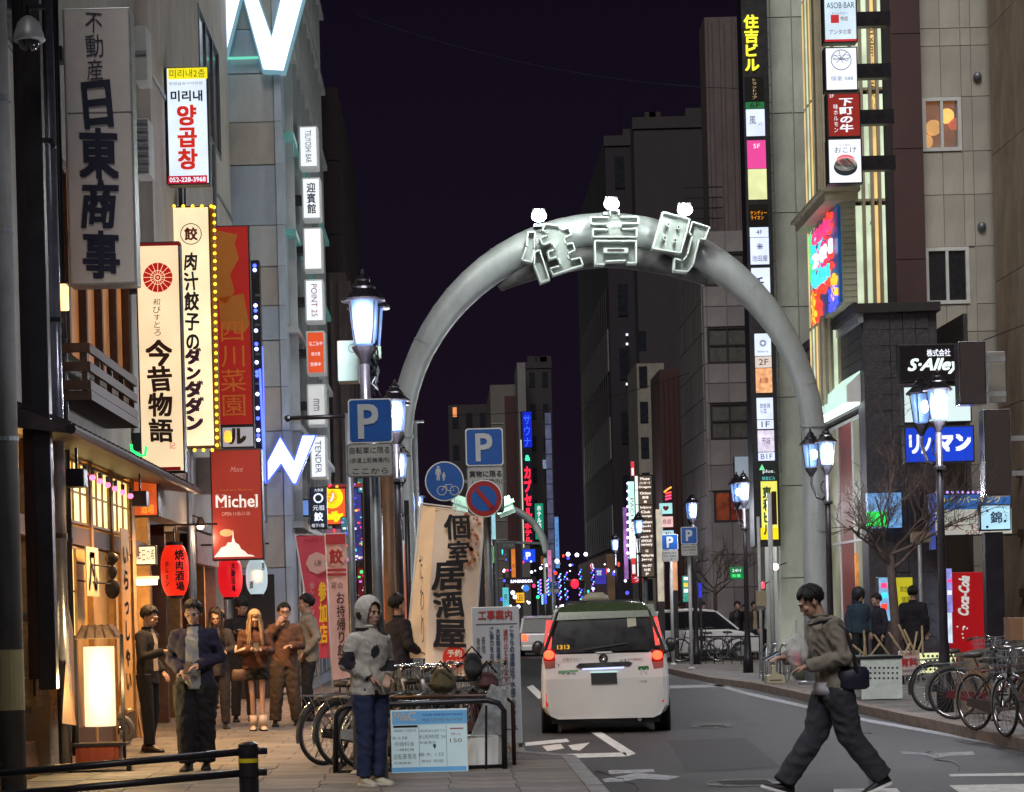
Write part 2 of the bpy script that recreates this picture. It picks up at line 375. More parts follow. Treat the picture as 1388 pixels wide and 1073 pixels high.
mark('road_marking', [(712,1006),(768,1001),(772,1005),(712,1011)])
mark('road_marking', [(735,1011),(760,1008),(765,1014),(742,1018)])
mark('road_marking', [(770,1010),(800,1006),(786,1017),(776,1016)])
mark('road_marking', [(816,1056),(850,1050),(862,1047),(922,1052),(905,1057),(868,1055),(846,1059),(820,1060)], pm('worn_paint', (.32,.33,.35), .8, var=.7, scale=9))
mark('road_marking', [(824,1044),(885,1042),(888,1046),(826,1049)], MATS['worn_paint'])
mark('road_marking', [(1221,1018),(1262,1021),(1318,1018),(1322,1023),(1288,1024),(1270,1028),(1256,1023),(1223,1021)], MATS['worn_paint'])
mark('road_marking', [(1286,1049),(1400,1047),(1400,1051),(1288,1052)])
mark('road_marking', [(1286,1064),(1400,1062),(1420,1090),(1330,1094)])
mark('road_marking', [(1130,1069),(1215,1068),(1240,1094),(1130,1095)])
mark('road_marking', [(905,929),(1000,927),(1000,930),(905,933)], MATS['worn_paint'])
mark('road_marking', [(905,908),(1010,937),(1180,975),(1388,1012),(1388,1016),(1180,979),(1010,941),(905,911)], MATS['worn_paint'])

mark('road_patch', [(905,1003),(1010,1000),(1060,1040),(930,1046)], pm('asphalt_patch', (.030,.030,.032), .7, var=.3, scale=3, bump=.8, bscale=110))
mark('road_patch', [(930,960),(985,958),(1010,975),(945,977)], pm('asphalt_old', (.062,.060,.058), .75, var=.35, scale=4, bump=.8, bscale=110))
for (px, py, lab) in [(1010,1062,'round iron manhole cover in the road left of the striding man'), (965,985,'small round manhole cover in the road behind the taxi')]:
    g = G(px, py, ROADZ); o = thing('manhole_cover', lab, 'manhole cover', g); r_ = .33 if py > 1000 else .25
    P(o, 'lid', MB().lathe([(r_,.001),(r_,.007),(r_-.02,.009)], g, 28), pm('cast_iron', (.05,.045,.04), .5, .7, var=.3, bump=.6, bscale=60)); P(o, 'lid_ring', MB().ring(g+Vector((0,0,.006)), r_+.02, .012, 28, 5, 'z'), kerb_g)
    for k in range(7): P(o, 'lid_rib', MB().box(g.x-r_*.7, g.x+r_*.7, g.y-.24+k*.08, g.y-.22+k*.08, g.z+.008, g.z+.014), MATS['cast_iron'])
R_ = random.Random(21)
for k in range(5):
    x, y = R_.uniform(1.5,5.8), R_.uniform(18,34); pts = [(x,y,ROADZ+.006)]
    for i in range(9): x += R_.uniform(-.12,.12); y += R_.uniform(.1,.5); pts.append((x,y,ROADZ+.006))
    structure('road_crack', MB().tube(pts, .004, 4), ink)
# ---------------------------------------------------------------- buildings on the left
def building(name, label, X0, X1, d0, d1, z1, mat, z0=0, cat='building'):
    r = thing(name, label, cat, ((X0+X1)/2, (d0+d1)/2, z0))
    P(r, 'wall', MB().box(X0, X1, d0, d1, z0, z1), mat)
    return r
def wallcells(mb, plane, a0, a1, us, zs, holes):
    us = sorted(set(us + [h for q in holes for h in q[:2]])); zs = sorted(set(zs + [h for q in holes for h in q[2:]]))
    for i in range(len(us)-1):
        for j in range(len(zs)-1):
            uc, zc = (us[i]+us[i+1])/2, (zs[j]+zs[j+1])/2
            if any(h[0] < uc < h[1] and h[2] < zc < h[3] for h in holes): continue
            if plane == 'y': mb.box(us[i], us[i+1], a0, a1, zs[j], zs[j+1])
            else: mb.box(a0, a1, us[i], us[i+1], zs[j], zs[j+1])
def window(root, plane, at, u0, u1, z0, z1, pane, frame, n=2, rows=1, fw=.05, depth=.08, sgn=-1, label=None):
    """frame (part) with panes (sub-parts) set into an opening; sgn: the way out of the wall along the plane's axis"""
    mb = MB(); lo, hi = (at - .02*1, at + depth) if sgn < 0 else (at-depth, at+.02)
    def bx(m, a, b_, c, d, l, h): (m.box(a, b_, l, h, c, d) if plane == 'y' else m.box(l, h, a, b_, c, d))
    bx(mb, u0, u0+fw, z0, z1, lo, hi); bx(mb, u1-fw, u1, z0, z1, lo, hi); bx(mb, u0+fw, u1-fw, z0, z0+fw, lo, hi); bx(mb, u0+fw, u1-fw, z1-fw, z1, lo, hi)
    for k in range(1, n): c = u0+(u1-u0)*k/n; bx(mb, c-fw*.4, c+fw*.4, z0+fw, z1-fw, lo+.005, hi-.005)
    for k in range(1, rows): c = z0+(z1-z0)*k/rows; bx(mb, u0+fw, u1-fw, c-fw*.35, c+fw*.35, lo+.008, hi-.008)
    w = P(root, 'window', mb, frame)
    if label: w['label'] = label
    for k in range(n):
        a = u0+(u1-u0)*k/n + fw*.3; c = u0+(u1-u0)*(k+1)/n - fw*.3; m2 = MB(); mid = (lo+hi)/2
        bx(m2, a, c, z0+.01, z1-.01, mid-.01, mid+.01); P(w, 'pane', m2, pane[k % len(pane)] if isinstance(pane, list) else pane)
    return w
plaster = pm('plaster', (.42,.40,.35), .85, var=.18, scale=2, bump=.3, stain=.35)
beige = pm('beige_wall', (.50,.46,.41), .85, var=.12, scale=1.5, bump=.25, stain=.25)
dark_wall = pm('dark_wall', (.028,.022,.024), .8, var=.3, scale=2, bump=.3)
brown_wall = pm('brown_wall', (.032,.019,.022), .85, var=.25, scale=1.2, bump=.25, stain=.3)
bluegrey = pm('blue_grey_panel', (.45,.52,.60), .5, .15, var=.12, scale=1.2, bump=.1, stain=.2)
bluegrey2 = pm('pale_panel', (.52,.54,.54), .55, .1, var=.12, scale=1.2, bump=.1, stain=.2)
amber = em('amber_window', (235,160,80), .75, .35, 2.5)
shoji = em('lit_paper_screen', (255,220,140), 1.6, .2, 2.0)
warmpane = em('warm_window', (190,105,55), .38, .75, 3.5)
# --- izakaya building
XA = -4.2
bA = thing('izakaya_building', 'plaster izakaya building with amber upstairs window, wooden balcony and timber shopfront', 'building', (-6.2, 22, 0))
mb = MB(); hol = [(23.7, 29.6, 4.42, 6.7), (15.0, 18.5, 4.4, 6.6), (19.6, 23.0, 7.2, 9.6)]
wallcells(mb, 'x', XA-.3, XA, [12, 31], [3.55, 13], hol); mb.box(-9, XA-.3, 12, 31, 3.5, 3.7); mb.box(-9, XA-.3, 30.8, 31, 3.7, 13); mb.box(-9, -8.8, 12, 31, 0, 13); mb.box(-9, XA, 12, 12.2, 0, 13); mb.box(-9, XA-.3, 12.2, 30.8, 12.8, 13)
P(bA, 'wall', mb, plaster)
curt = pm('curtain', lin((190,120,70)), .9, var=.3, emis=lin((190,110,55)), es=.5)
w = window(bA, 'x', XA, 23.7, 29.6, 4.42, 6.7, em('amber_glass', (196,124,66), .36, .5, 1.1), dark_wood, n=5, rows=1, fw=.13, depth=.2, sgn=1)
window(bA, 'x', XA, 15.0, 18.5, 4.4, 6.6, glass_dark, grey_metal, n=2, sgn=1)
window(bA, 'x', XA, 19.6, 23.0, 7.2, 9.6, glass_dark, grey_metal, n=2, sgn=1)
# balcony: floor, posts, rails and slats
by0, by1, bz, bx1 = 23.8, 27.4, 3.93, XA+.36
P(bA, 'balcony_floor', MB().box(XA, bx1+.04, by0, by1, bz, bz+.1), dark_wood)
for y in (by0+.05, 24.7, 25.6, 26.5, by1-.05): P(bA, 'balcony_post', MB().box(bx1-.06, bx1, y-.04, y+.04, bz+.1, bz+.62), dark_wood)
for z in (.16, .36, .56):
    P(bA, 'balcony_rail', MB().box(bx1, bx1+.035, by0, by1, bz+z-.05, bz+z+.05), dark_wood)
    P(bA, 'balcony_rail', MB().box(XA, bx1-.001, by0-.03, by0+.005, bz+z-.05, bz+z+.05), dark_wood)
# awning (small tiled roof)
aw = P(bA, 'awning', MB().prism([(XA-.02, 3.66), (XA+.62, 3.40), (XA+.62, 3.33), (XA-.02, 3.42)], 21.0, 31.3), pm('awning_black', (.03,.022,.026), .45, var=.3, bump=.2))
for k in range(34):
    y = 21.1 + k*.305; P(aw, 'roof_rib', MB().bar((XA, y, 3.685), (XA+.63, y, 3.43), .05, .04), MATS['awning_black'])
P(bA, 'gutter', MB().tube([(XA+.66, 20.9, 3.36), (XA+.66, 31.35, 3.36)], .05, 8), black_metal)
# shopfront timber
sf = [(20.5,.35),(22.6,.3),(24.3,.14),(26.0,.14),(27.6,.16),(29.4,.3),(30.85,.2)]
for y, w_ in sf: P(bA, 'timber_post', MB().box(XA-.14, XA+.02, y-w_/2, y+w_/2, 0, 3.42), warm_wood)
P(bA, 'lintel', MB().box(XA-.12, XA, 20.5, 31, 2.42, 2.62), dark_wood)
P(bA, 'sill_beam', MB().box(XA-.12, XA, 20.5, 31, 0, .35), dark_wood)
for a, c, z0, z1 in [(22.8,24.2,2.66,3.38),(24.4,25.9,2.66,3.38),(26.1,27.5,2.66,3.38),(27.7,29.2,2.66,3.38)]:
    w = window(bA, 'x', XA-.02, a, c, z0, z1, shoji, warm_wood, n=3, rows=2, fw=.03, depth=.06, sgn=1)
for a, c in [(22.8,23.2),(24.4,25.0),(28.6,29.2)]: window(bA, 'x', XA-.03, a, c, .36, 2.4, shoji, warm_wood, n=1, rows=4, fw=.03, depth=.06, sgn=1)
P(bA, 'door', MB().box(XA-.09, XA-.05, 25.1, 27.5, .02, 2.4), pm('brown_door', lin((175,135,66)), .6, var=.25, scale=4))
P(bA, 'interior_wall', MB().box(-6.4, -6.3, 12.5, 30.7, 0, 3.4), pm('interior_wood', (.45,.30,.16), .7, var=.3, scale=3))
mb = MB(); wallcells(mb, 'x', XA-.16, XA-.06, [12.3, 20.5], [0, 3.5], []); P(bA, 'steel_front', mb, grey_metal)
for i in range(5): P(bA, 'shutter_panel', MB().box(XA-.05, XA-.02, 13+i*1.45, 14.4+i*1.45, .1, 3.3), pm('shutter_steel', (.22,.23,.26), .35, .7, var=.3, scale=2))
# pink bulbs under the awning, two black floodlights
pinkbulb = em('pink_bulb', (255,110,150), 2.6)
for i in range(8):
    c = FX(115+i*10.3, 642+i*5.0, XA+.5)
    o = thing('string_light', 'pink bulb %s under the black awning of the izakaya' % ['nearest the camera', 'second from the near end', 'third from the near end', 'fourth from the near end', 'fourth from the far end', 'third from the far end', 'second from the far end', 'farthest from the camera'][i], 'light bulb', c, 'pink bulbs under the awning')
    P(o, 'bulb', MB().ball(c, .034, 10, 6), pinkbulb, smooth=True); P(o, 'socket', MB().lathe([(.02,.02),(.025,.09)], c, 8), black_metal)
for i, (px, py) in enumerate([(104, 648), (190, 676)]):
    c = FX(px, py, XA+.55)
    o = thing('flood_lamp', ['black floodlight under the near end of the awning', 'black floodlight under the far end of the awning'][i], 'floodlight', c)
    P(o, 'housing', MB().box(c.x-.09, c.x+.09, c.y-.12, c.y+.12, c.z-.09, c.z+.09), black_metal, .01); P(o, 'arm', MB().bar(c, c+Vector((0,0,.3)), .025), black_metal)
# wall lamp
c = FX(80, 403, XA+.16)
o = thing('wall_lamp', 'glowing square wall lamp between the black pole and the balcony', 'lamp', c)
P(o, 'lamp_shade', MB().box(c.x-.09, c.x+.09, c.y-.09, c.y+.09, c.z-.13, c.z+.13), em('wall_lamp_glow', (255,205,130), 2.4), .01)
P(o, 'cap', MB().box(c.x-.1, c.x+.1, c.y-.1, c.y+.1, c.z+.131, c.z+.15), black_metal); P(o, 'arm', MB().bar((XA, c.y, c.z+.1), (c.x, c.y, c.z+.14), .03), black_metal)
LK = 4.5
def point(name, c, watts, rgb, r=.12):
    watts *= LK
    l = bpy.data.lights.new(name, 'SPOT' if name == 'downlight' else 'POINT'); l.energy = watts
    if name == 'downlight': l.spot_size = 2.5; l.spot_blend = .7
    l.color = lin(rgb); l.shadow_soft_size = r
    o = bpy.data.objects.new(name, l); COL.objects.link(o); o.location = c; return o
point('shop_ceiling_lamp', (-5.2, 24.5, 2.9), 40, (255,190,110)); point('shop_ceiling_lamp', (-5.2, 28.5, 2.9), 40, (255,190,110))
point('downlight', (XA+.95, 25.6, 3.1), 110, (255,198,130)); point('downlight', (XA+1.0, 29.4, 3.1), 135, (255,198,130)); point('downlight', (XA+.8, 22.6, 3.1), 45, (255,198,130))  # added spots without fittings, standing in for shop light spilling on the pavement
point('downlight', (-3.1, 35.6, 2.35), 100, (255,180,112)); point('downlight', (-3.0, 39.5, 3.2), 150, (255,185,125)); point('downlight', (-2.4, 46.5, 3.4), 70, (255,190,150))
# --- beige building
bB = thing('beige_building', 'tall beige plaster building behind the Korean restaurant sign with dark shop entrances', 'building', (-6.2, 36.5, 0))
hb = [(37.5, 40.8, 6.2, 8.0), (37.5, 40.8, 10.0, 12.0)]
mb = MB(); wallcells(mb, 'x', -4.32, -4.02, [31.02, 42.6], [3.0, 17], hb); mb.box(-9, -4.32, 31.02, 31.3, 0, 17); mb.box(-9, -4.32, 42.3, 42.6, 0, 17); P(bB, 'wall', mb, beige)
for h in hb: window(bB, 'x', -4.02, *h, glass_dark, grey_metal, n=3, sgn=1)
P(bB, 'shop_wall', MB().box(-4.75, -4.65, 31.3, 42.3, 0, 3.0), pm('shop_wall', (.10,.06,.04), .7, var=.4, scale=3))
for i in range(6):
    y = 31.8+i*1.75; P(bB, 'shop_post', MB().box(-4.64, -4.3, y-.1, y+.1, 0, 3.0), dark_wood if i % 2 else warm_wood)
window(bB, 'x', -4.5, 32.0, 33.3, .3, 2.3, em('shop_glow', (255,205,150), .9, .4, 3), warm_wood, n=2, rows=3, sgn=1); window(bB, 'x', -4.5, 35.6, 36.8, .3, 2.3, warmpane, dark_wood, n=2, rows=2, sgn=1)
window(bB, 'x', -4.5, 39.2, 40.5, .2, 2.5, em('cool_shop_glow', (190,200,235), .8, .4, 3), grey_metal, n=2, rows=2, sgn=1)
P(bB, 'sign_board', MB().box(-4.15, -4.0, 35.2, 38.4, 2.45, 2.95), pm('menu_board', lin((185,150,140)), .6, var=.3, scale=12))
P(bB, 'string_course', MB().box(-4.02, -3.99, 31.05, 42.6, 5.1, 5.16), grey_metal); P(bB, 'string_course', MB().box(-4.02, -3.99, 31.05, 42.6, 9.2, 9.26), grey_metal)
# duct and pipes
c1 = W(232, 345, 88)
P(bB, 'exhaust_duct', MB().tube([(-4.2, c1.y-.3, c1.z+.45), (-3.95, c1.y-.3, c1.z+.45), (-3.98+.03, c1.y-.3, c1.z+.42), (-3.86, c1.y-.3, c1.z+.2), (-3.86, c1.y-.3, c1.z-.5)], .2, 14), pm('galvanised', (.5,.45,.4), .3, .9, var=.3, scale=12), smooth=True)
for y in (33.8, 34.2, 38.9): P(bB, 'pipe', MB().tube([(-3.95, y, 0), (-3.95, y, 6+y/10)], .04, 8), grey_metal)
for i in range(3):
    y = 35.5+i*1.9; z = 3.6+.1*i; P(bB, 'air_conditioner', MB().box(-4.02, -3.74, y, y+.8, z, z+.55), pm('ac_grey', (.35,.35,.36), .6), .01)
# ledges of louvre boxes left of the beige wall
for (r, n) in [((181,160,203,235),7), ((180,35,200,108),1)]:
    C0 = W(r[0], r[1], 101); C1 = W(r[2], r[3], 101)
    q = thing('ventilation_box', 'pale louvred ventilation box beside the tall black-lettered sign' if n > 1 else 'pale metal box beside the top of the tall black-lettered sign', 'vent box', (C0.x, C0.y, C1.z))
    P(q, 'housing', MB().box(max(C0.x, XA-.1), C1.x, C0.y, C0.y+.5, C1.z, C0.z), bluegrey2, .01)
    for k in range(n): z = C1.z + (k+.5)*(C0.z-C1.z)/n; P(q, 'slat', MB().box(max(C0.x, XA-.1)+.02, C1.x-.01, C0.y-.03, C0.y-.002, z-.025, z+.025), grey_metal)
# --- pale panelled building with the W logos
CX0, CX1, CY = -4.32, -3.02, 43.0
bC = thing('panelled_building', 'pale blue-grey panelled building carrying the glowing zigzag logo', 'building', ((CX0-8)/2, 49, 0))
mb = MB().box(-12, CX1, CY, 56, 0, 19); P(bC, 'wall', mb, bluegrey)
zz = [W(350, y, 69.8).z for y in (940, 860, 770, 700, 640, 585, 525, 462, 415, 362, 306, 224, 166, 100, 40, -60, -160, -260)]
zz = [max(.02, z) for z in zz]
xc = W(378, 400, 69.8).x
for j in range(len(zz)-1):
    z0, z1 = zz[j], zz[j+1]
    boxpiece(bC, 'panel', ((-4.6+xc)/2, CY-.03-.02*(j % 2), (z0+z1)/2), (xc+4.6-.02, .05, z1-z0-.02), [bluegrey2, bluegrey, beige][j % 3])
    boxpiece(bC, 'panel', ((xc+CX1)/2, CY-.06, (z0+z1)/2), (CX1-xc-.02, .12, z1-z0-.008), bluegrey)
# street side: fins, ledges and dark recesses
for k in range(9):
    y = 43.6+k*1.35; P(bC, 'fin', MB().box(CX1, CX1+.16, y, y+.09, 3.2, 19), bluegrey2)
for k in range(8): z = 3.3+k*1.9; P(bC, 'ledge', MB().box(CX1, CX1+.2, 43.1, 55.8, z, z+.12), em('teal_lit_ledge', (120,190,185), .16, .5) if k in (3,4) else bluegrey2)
for k in range(4): window(bC, 'x', CX1+.01, 43.8+k*2.9, 46.2+k*2.9, .25, 2.9, [em('cool_shop_glow', (190,200,235), .8), glass_dark, warmpane][k % 3], grey_metal, n=2, sgn=1)
window(bC, 'y', CY-.09, -4.3, -3.5, 3.4, 4.9, em('cool_shop_glow', (190,200,235), .8), grey_metal, n=3, rows=1, sgn=-1)
P(bC, 'entrance', MB().box(-4.2, -3.4, CY-.14, CY-.10, 0, 2.4), dark_wall)
# --- dark buildings beyond
bD = building('brown_tower', 'dark brown tower rising behind the column of small lit signs', -8, -2.62, 57, 69, 15.2, brown_wall)
grid(bD, 'panel', 'y', 57.0, [-8+.9*k for k in range(6)]+[-2.62], [.1, 3.5, 7, 9.2, 11.4, 13.3, 15.2], -.06, brown_wall, .03)
P(bD, 'recess', MB().box(-4.35, -3.9, 56.9, 56.98, 10.2, 14.6), dark_wall)
grid(bD, 'panel', 'x', -2.62, [57, 60, 63, 66, 69], [.1, 5.4, 7.3, 9.2, 11.4, 13.3, 15.2], .05, brown_wall, .05)
bE = building('grey_brown_building', 'narrow grey-brown building whose top meets the street lantern', -8, -2.45, 56.2, 66, 10.3, pm('taupe_wall', (.10,.075,.07), .85, var=.25, scale=2, stain=.3))
for k in range(5): P(bE, 'pilaster', MB().box(-2.45, -2.36, 57+k*1.9, 57.4+k*1.9, 0, 10.2), MATS['taupe_wall'])
for k in range(4): P(bE, 'pilaster', MB().box(-3.3+k*.22, -3.2+k*.22, 56.1, 56.2, 0, 10.1), MATS['taupe_wall'])
bF = building('low_shop_row', 'low dark row of shops covered in coloured neon beyond the brown tower', -8, -2.3, 69.5, 100, 6.8, dark_wall)
bG = building('low_shop_row', 'far dark shop row left of the second arch', -9, -2.6, 101, 160, 6.2, dark_wall)
neon = [em('neon_'+str(i), c, 1.3, .3, 5) for i, c in enumerate([(255,60,120),(70,210,230),(80,90,255),(255,190,60),(90,230,130),(235,235,255),(255,70,50),(190,120,255)])]
# --- far left blocks at the bend of the street
def pxbox(r, s, d2): 
    C = W((r[0]+r[2])/2, (r[1]+r[3])/2, s); w = (r[2]-r[0])/s/2; top = W((r[0]+r[2])/2, r[1], s).z
    return C.x-w, C.x+w, C.y, C.y+d2, max(0, top)
def farbld(name, label, r, s, d2, mat, cols=0, rows=0, pane=None, frame=None):
    x0, x1, y0, y1, z = pxbox(r, s, d2); q = building(name, label, x0, x1, y0, y1, z, mat)
    if cols:
        cw, rh = (x1-x0)/cols, (z-4)/rows
        for i in range(cols):
            for j in range(rows):
                a = x0+cw*(i+.22); c_ = 4+rh*(j+.25)
                wn = P(q, 'window', MB().box(a, a+cw*.56, y0-.05, y0+.0, c_, c_+rh*.5), frame or dark_wall)
                P(wn, 'pane', MB().box(a+.08, a+cw*.56-.08, y0-.09, y0-.051, c_+.08, c_+rh*.5-.08), pane[(i*3+j*5) % len(pane)] if pane else glass_dark)
    return q, (x0, x1, y0, y1, z)
cream = pm('cream_wall', (.13,.115,.10), .85, var=.1, scale=.5, stain=.2); redbrown = pm('red_brown_wall', (.055,.02,.02), .85, var=.2, scale=.5)
q, e = farbld('dark_office_block', 'dark office block with one orange lit window behind the parking sign', (612,548,668,900), 12, 20, dark_wall, 3, 6)
P(q, 'lit_window', MB().box(W(616,555,12).x-.2, W(616,555,12).x+.25, e[2]-.12, e[2]-.06, W(616,565,12).z, W(616,552,12).z), em('orange_window', (235,150,90), .9))
q, e = farbld('cream_block', 'cream framed block with a red-brown front behind the blue neon tower', (669,521,712,900), 15, 25, cream)
P(q, 'red_front', MB().box(W(688,700,15).x, W(711,700,15).x, e[2]-.3, e[2]-.01, 0, W(690,537,15).z), redbrown)
for k in range(10): P(q, 'string_course', MB().box(e[0], W(686,700,15).x, e[2]-.06, e[2]-.005, 3+k*1.75, 3.1+k*1.75), concrete)
q, e = farbld('narrow_pale_tower', 'narrow pale tower standing above the blue neon letters', (706,491,717,900), 15.5, 8, pm('pale_tower', (.17,.16,.165), .8, stain=.2))
q, e = farbld('glass_edged_tower', 'dark tower with a bluish glass edge right of the neon letters', (717,492,752,900), 15, 25, dark_wall, 2, 7)
P(q, 'glass_edge', MB().box(W(742,700,15).x, W(750,700,15).x, e[2]-.4, e[2]-.01, 0, W(745,560,15).z), em('bluish_glass', (95,100,130), .45, .5, 1.0))
for k in range(14): P(q, 'string_course', MB().box(W(742,700,15).x-.05, W(750,700,15).x+.05, e[2]-.45, e[2]-.401, 1+k*1.35, 1.08+k*1.35), dark_wall)
def clutter(q, e, n, seed, lit=3):
    R_ = random.Random(seed)
    for k in range(n):
        x = R_.uniform(e[0]+.2, e[1]-.9); w_ = R_.uniform(.5, 1.2); h_ = R_.uniform(.3, .7); P(q, 'roof_unit', MB().box(x, x+w_, e[2]+.3, e[2]+1.5, e[4], e[4]+h_), dark_wall)
    P(q, 'parapet', MB().box(e[0]-.06, e[1]+.06, e[2]-.08, e[2]+.25, e[4]-.45, e[4]+.12), dark_wall); x = R_.uniform(e[0]+.5, e[1]-.5); P(q, 'antenna', MB().tube([(x,e[2]+1,e[4]),(x,e[2]+1,e[4]+2.6)], .04, 5), black_metal)
    for k in range(lit):
        x = R_.uniform(e[0]+.2, e[1]-.8); z = 3+2.9*R_.randrange(1, max(2, int((e[4]-4)/2.9))); P(q, 'lit_window', MB().box(x, x+R_.uniform(.4,.9), e[2]-.14, e[2]-.1, z, z+.8), [amber, em('cool_room', (150,165,190), .5, .4, 3), warmpane][k%3])
clutter(q, e, 3, 5)

# ---------------------------------------------------------------- buildings on the right
purple_dark = pm('dark_tower_wall', (.020,.014,.021), .85, var=.2, scale=.3, stain=.2)
q, e = farbld('dark_slab_tower', 'very tall dark slab tower with narrow windows right of the empty sky', (829,185,966,900), 24, 28, purple_dark)
for j in range(7):
    z = 3+j*3.6; P(q, 'window', MB().box(W(840,500,24).x, W(853,500,24).x, e[2]-.06, e[2]-.005, z+.8, z+2.6), glass_dark)
for k in range(3): P(q, 'louvre_band', MB().box(e[0]-.08, e[0]-.005, e[2]+1, e[3]-3, 5.2+k*5, 7.6+k*5), pm('pale_louvre', (.16,.16,.155), .7))
for k in range(14): P(q, 'mullion', MB().box(e[0]-.14, e[0]-.085, e[2]+1+k*1.7, e[2]+1.2+k*1.7, 5.2, 20), dark_wall)
P(q, 'timber_screen', MB().box(e[0]-.5, e[0]-.02, e[2]+.2, e[3], 0.1, 4.8), pm('timber_screen', (.2,.12,.07), .7, var=.3, scale=1))
clutter(q, e, 4, 11, 2)
for k in range(3): 
    c = W(874.5, [414,428,488][k], 26.5); P(q, 'roof_light', MB().box(c.x-.06, c.x+.06, e[2]-.2, e[2]-.1, c.z-.06, c.z+.06), neon[5])
q, e = farbld('grey_slab_tower', 'plain grey slab tower behind the top of the arch', (868,161,970,900), 27, 2, pm('slab_grey', (.034,.028,.033), .85, var=.12, scale=.4, stain=.2))
clutter(q, e, 3, 4, 0)
q, e = farbld('beige_slim_block', 'slim beige block with windows behind the tall stack of shop signs', (868,492,905,900), 31, 5, pm('dim_beige', (.24,.22,.18), .85, stain=.3))
for k in range(8): z = 2+k*1.55; P(q, 'window', MB().box(e[0]+.1, e[0]+.45, e[2]-.05, e[2]-.005, z, z+.9), glass_dark)
q, e = farbld('brown_pipe_block', 'dark red-brown narrow block beside the slim beige block', (899,500,930,900), 34, 4, redbrown)
for k in range(4): P(q, 'pipe', MB().tube([(e[0]+.12+k*.2, e[2]-.06, .1), (e[0]+.12+k*.2, e[2]-.06, e[4]-.3)], .04, 6), redbrown)
# tiled office
tile_a = pm('tile_grey', (.25,.225,.22), .75, var=.15, scale=1, bump=.2, stain=.2); tile_b = pm('tile_grey_b', (.22,.195,.195), .75, var=.15, scale=1, bump=.2, stain=.2)
s4 = 42.0; x0 = W(958,600,s4).x; x1 = W(1062,600,s4).x; y4 = F/s4; zt = W(1000,312,s4).z
q = thing('tiled_office', 'grey tiled office block with square windows behind the right half of the arch', 'building', ((x0+x1)/2, y4+7, 0))
P(q, 'wall', MB().box(x0+.02, x1, y4+.3, y4+7.6, 0, zt), tile_b)
hs = []
for r in [(959,443,1014,493),(963,546,1016,596),(956,342,1010,388),(968,665,1012,708)]:
    a, c = W(r[0], (r[1]+r[3])/2, s4), W(r[2], (r[1]+r[3])/2, s4); hs.append((a.x, c.x, W(r[0], r[3], s4).z, W(r[0], r[1], s4).z))
us = [x0, hs[0][0], (hs[0][0]+hs[0][1])/2, hs[0][1], (hs[0][1]+x1)/2, x1]
zs = [0, 2.2]; 
for h in sorted(hs, key=lambda k: k[2]): zs += [h[2], h[3]]
zs = sorted(set([round(z, 3) for z in zs if z > .1] + [0, zt])); zs2 = [zs[0]]
for z in zs[1:]:
    if z - zs2[-1] > .35: zs2.append(z)
zfull = []
for a, c in zip(zs2[:-1], zs2[1:]): zfull += [a, (a+c)/2] if c-a > 1.2 else [a]
zfull.append(zs2[-1])
mb = MB(); wallcells(mb, 'y', y4+.05, y4+.3, [x0, x1], [0, zt], hs); P(q, 'wall', mb, tile_b)
grid(q, 'tile', 'y', y4+.05, us, zfull, -.05, [tile_a, tile_b, tile_a], .025, holes=[(h[0]-.02, h[1]+.02, h[2]-.02, h[3]+.02) for h in hs], jit=.004)
for i, h in enumerate(hs): window(q, 'y', y4+.05, h[0], h[1], h[2], h[3], [em('office_pane', (135,62,36), .4, .8, 5), em('red_lit_pane', (130,45,30), .4, .8, 6)] if i == 3 else pm('blind_pane', (.10,.095,.085), .3, var=.3), dark_wall, n=2, rows=1 if i == 3 else 2, fw=.07, depth=.1)
grid(q, 'tile', 'x', x0+.02, [y4+.3+k*1.45 for k in range(6)], [0]+[1.05*k+1 for k in range(12)], -.05, [tile_a, tile_b], .03)
# upper brown setback
q, e = farbld('brown_setback_tower', 'brown ribbed tower top behind the yellow-lettered sign column', (966,22,1048,900), 40, 1.6, pm('taupe_dark', (.13,.10,.095), .85, var=.15, stain=.3))
for k in range(5): P(q, 'rib', MB().box(e[0]+.1+k*.4, e[0]+.22+k*.4, e[2]-.12, e[2]-.005, 12, e[4]-.1), MATS['taupe_dark'])
for k in range(4): P(q, 'railing_bar', MB().box(e[0]-.9, e[0]+.4, e[2]-.5, e[2]-.46, W(960,300-k*14,40).z, W(960,300-k*14,40).z+.04), black_metal)
# concrete tower
s5 = 50.0; a = W(1050, 400, s5).x; c_ = W(1116, 400, s5).x; y5 = F/s5
q = thing('concrete_tower', 'bare concrete tower with panel joints between the sign column and the lit corner building', 'building', ((a+c_)/2, y5+5, 0))
ct = pm('tower_concrete', (.66,.70,.60), .85, var=.15, scale=1.2, bump=.3, stain=.25)
P(q, 'wall', MB().box(a-.05, c_+.6, y5+.08, y5+2.4, 0, 19), ct)
grid(q, 'panel', 'y', y5+.08, [a-.05, W(1082, 400, s5).x, c_+.05], [.05, 2.3, 4.8, 7.2, 9.65, 12.2, 14.9, 17.5, 19], -.08, ct, .03)
grid(q, 'panel', 'x', a-.05, [y5+.1, y5+2.4], [.05, 4.8, 9.65, 14.9, 19], -.06, ct, .03)
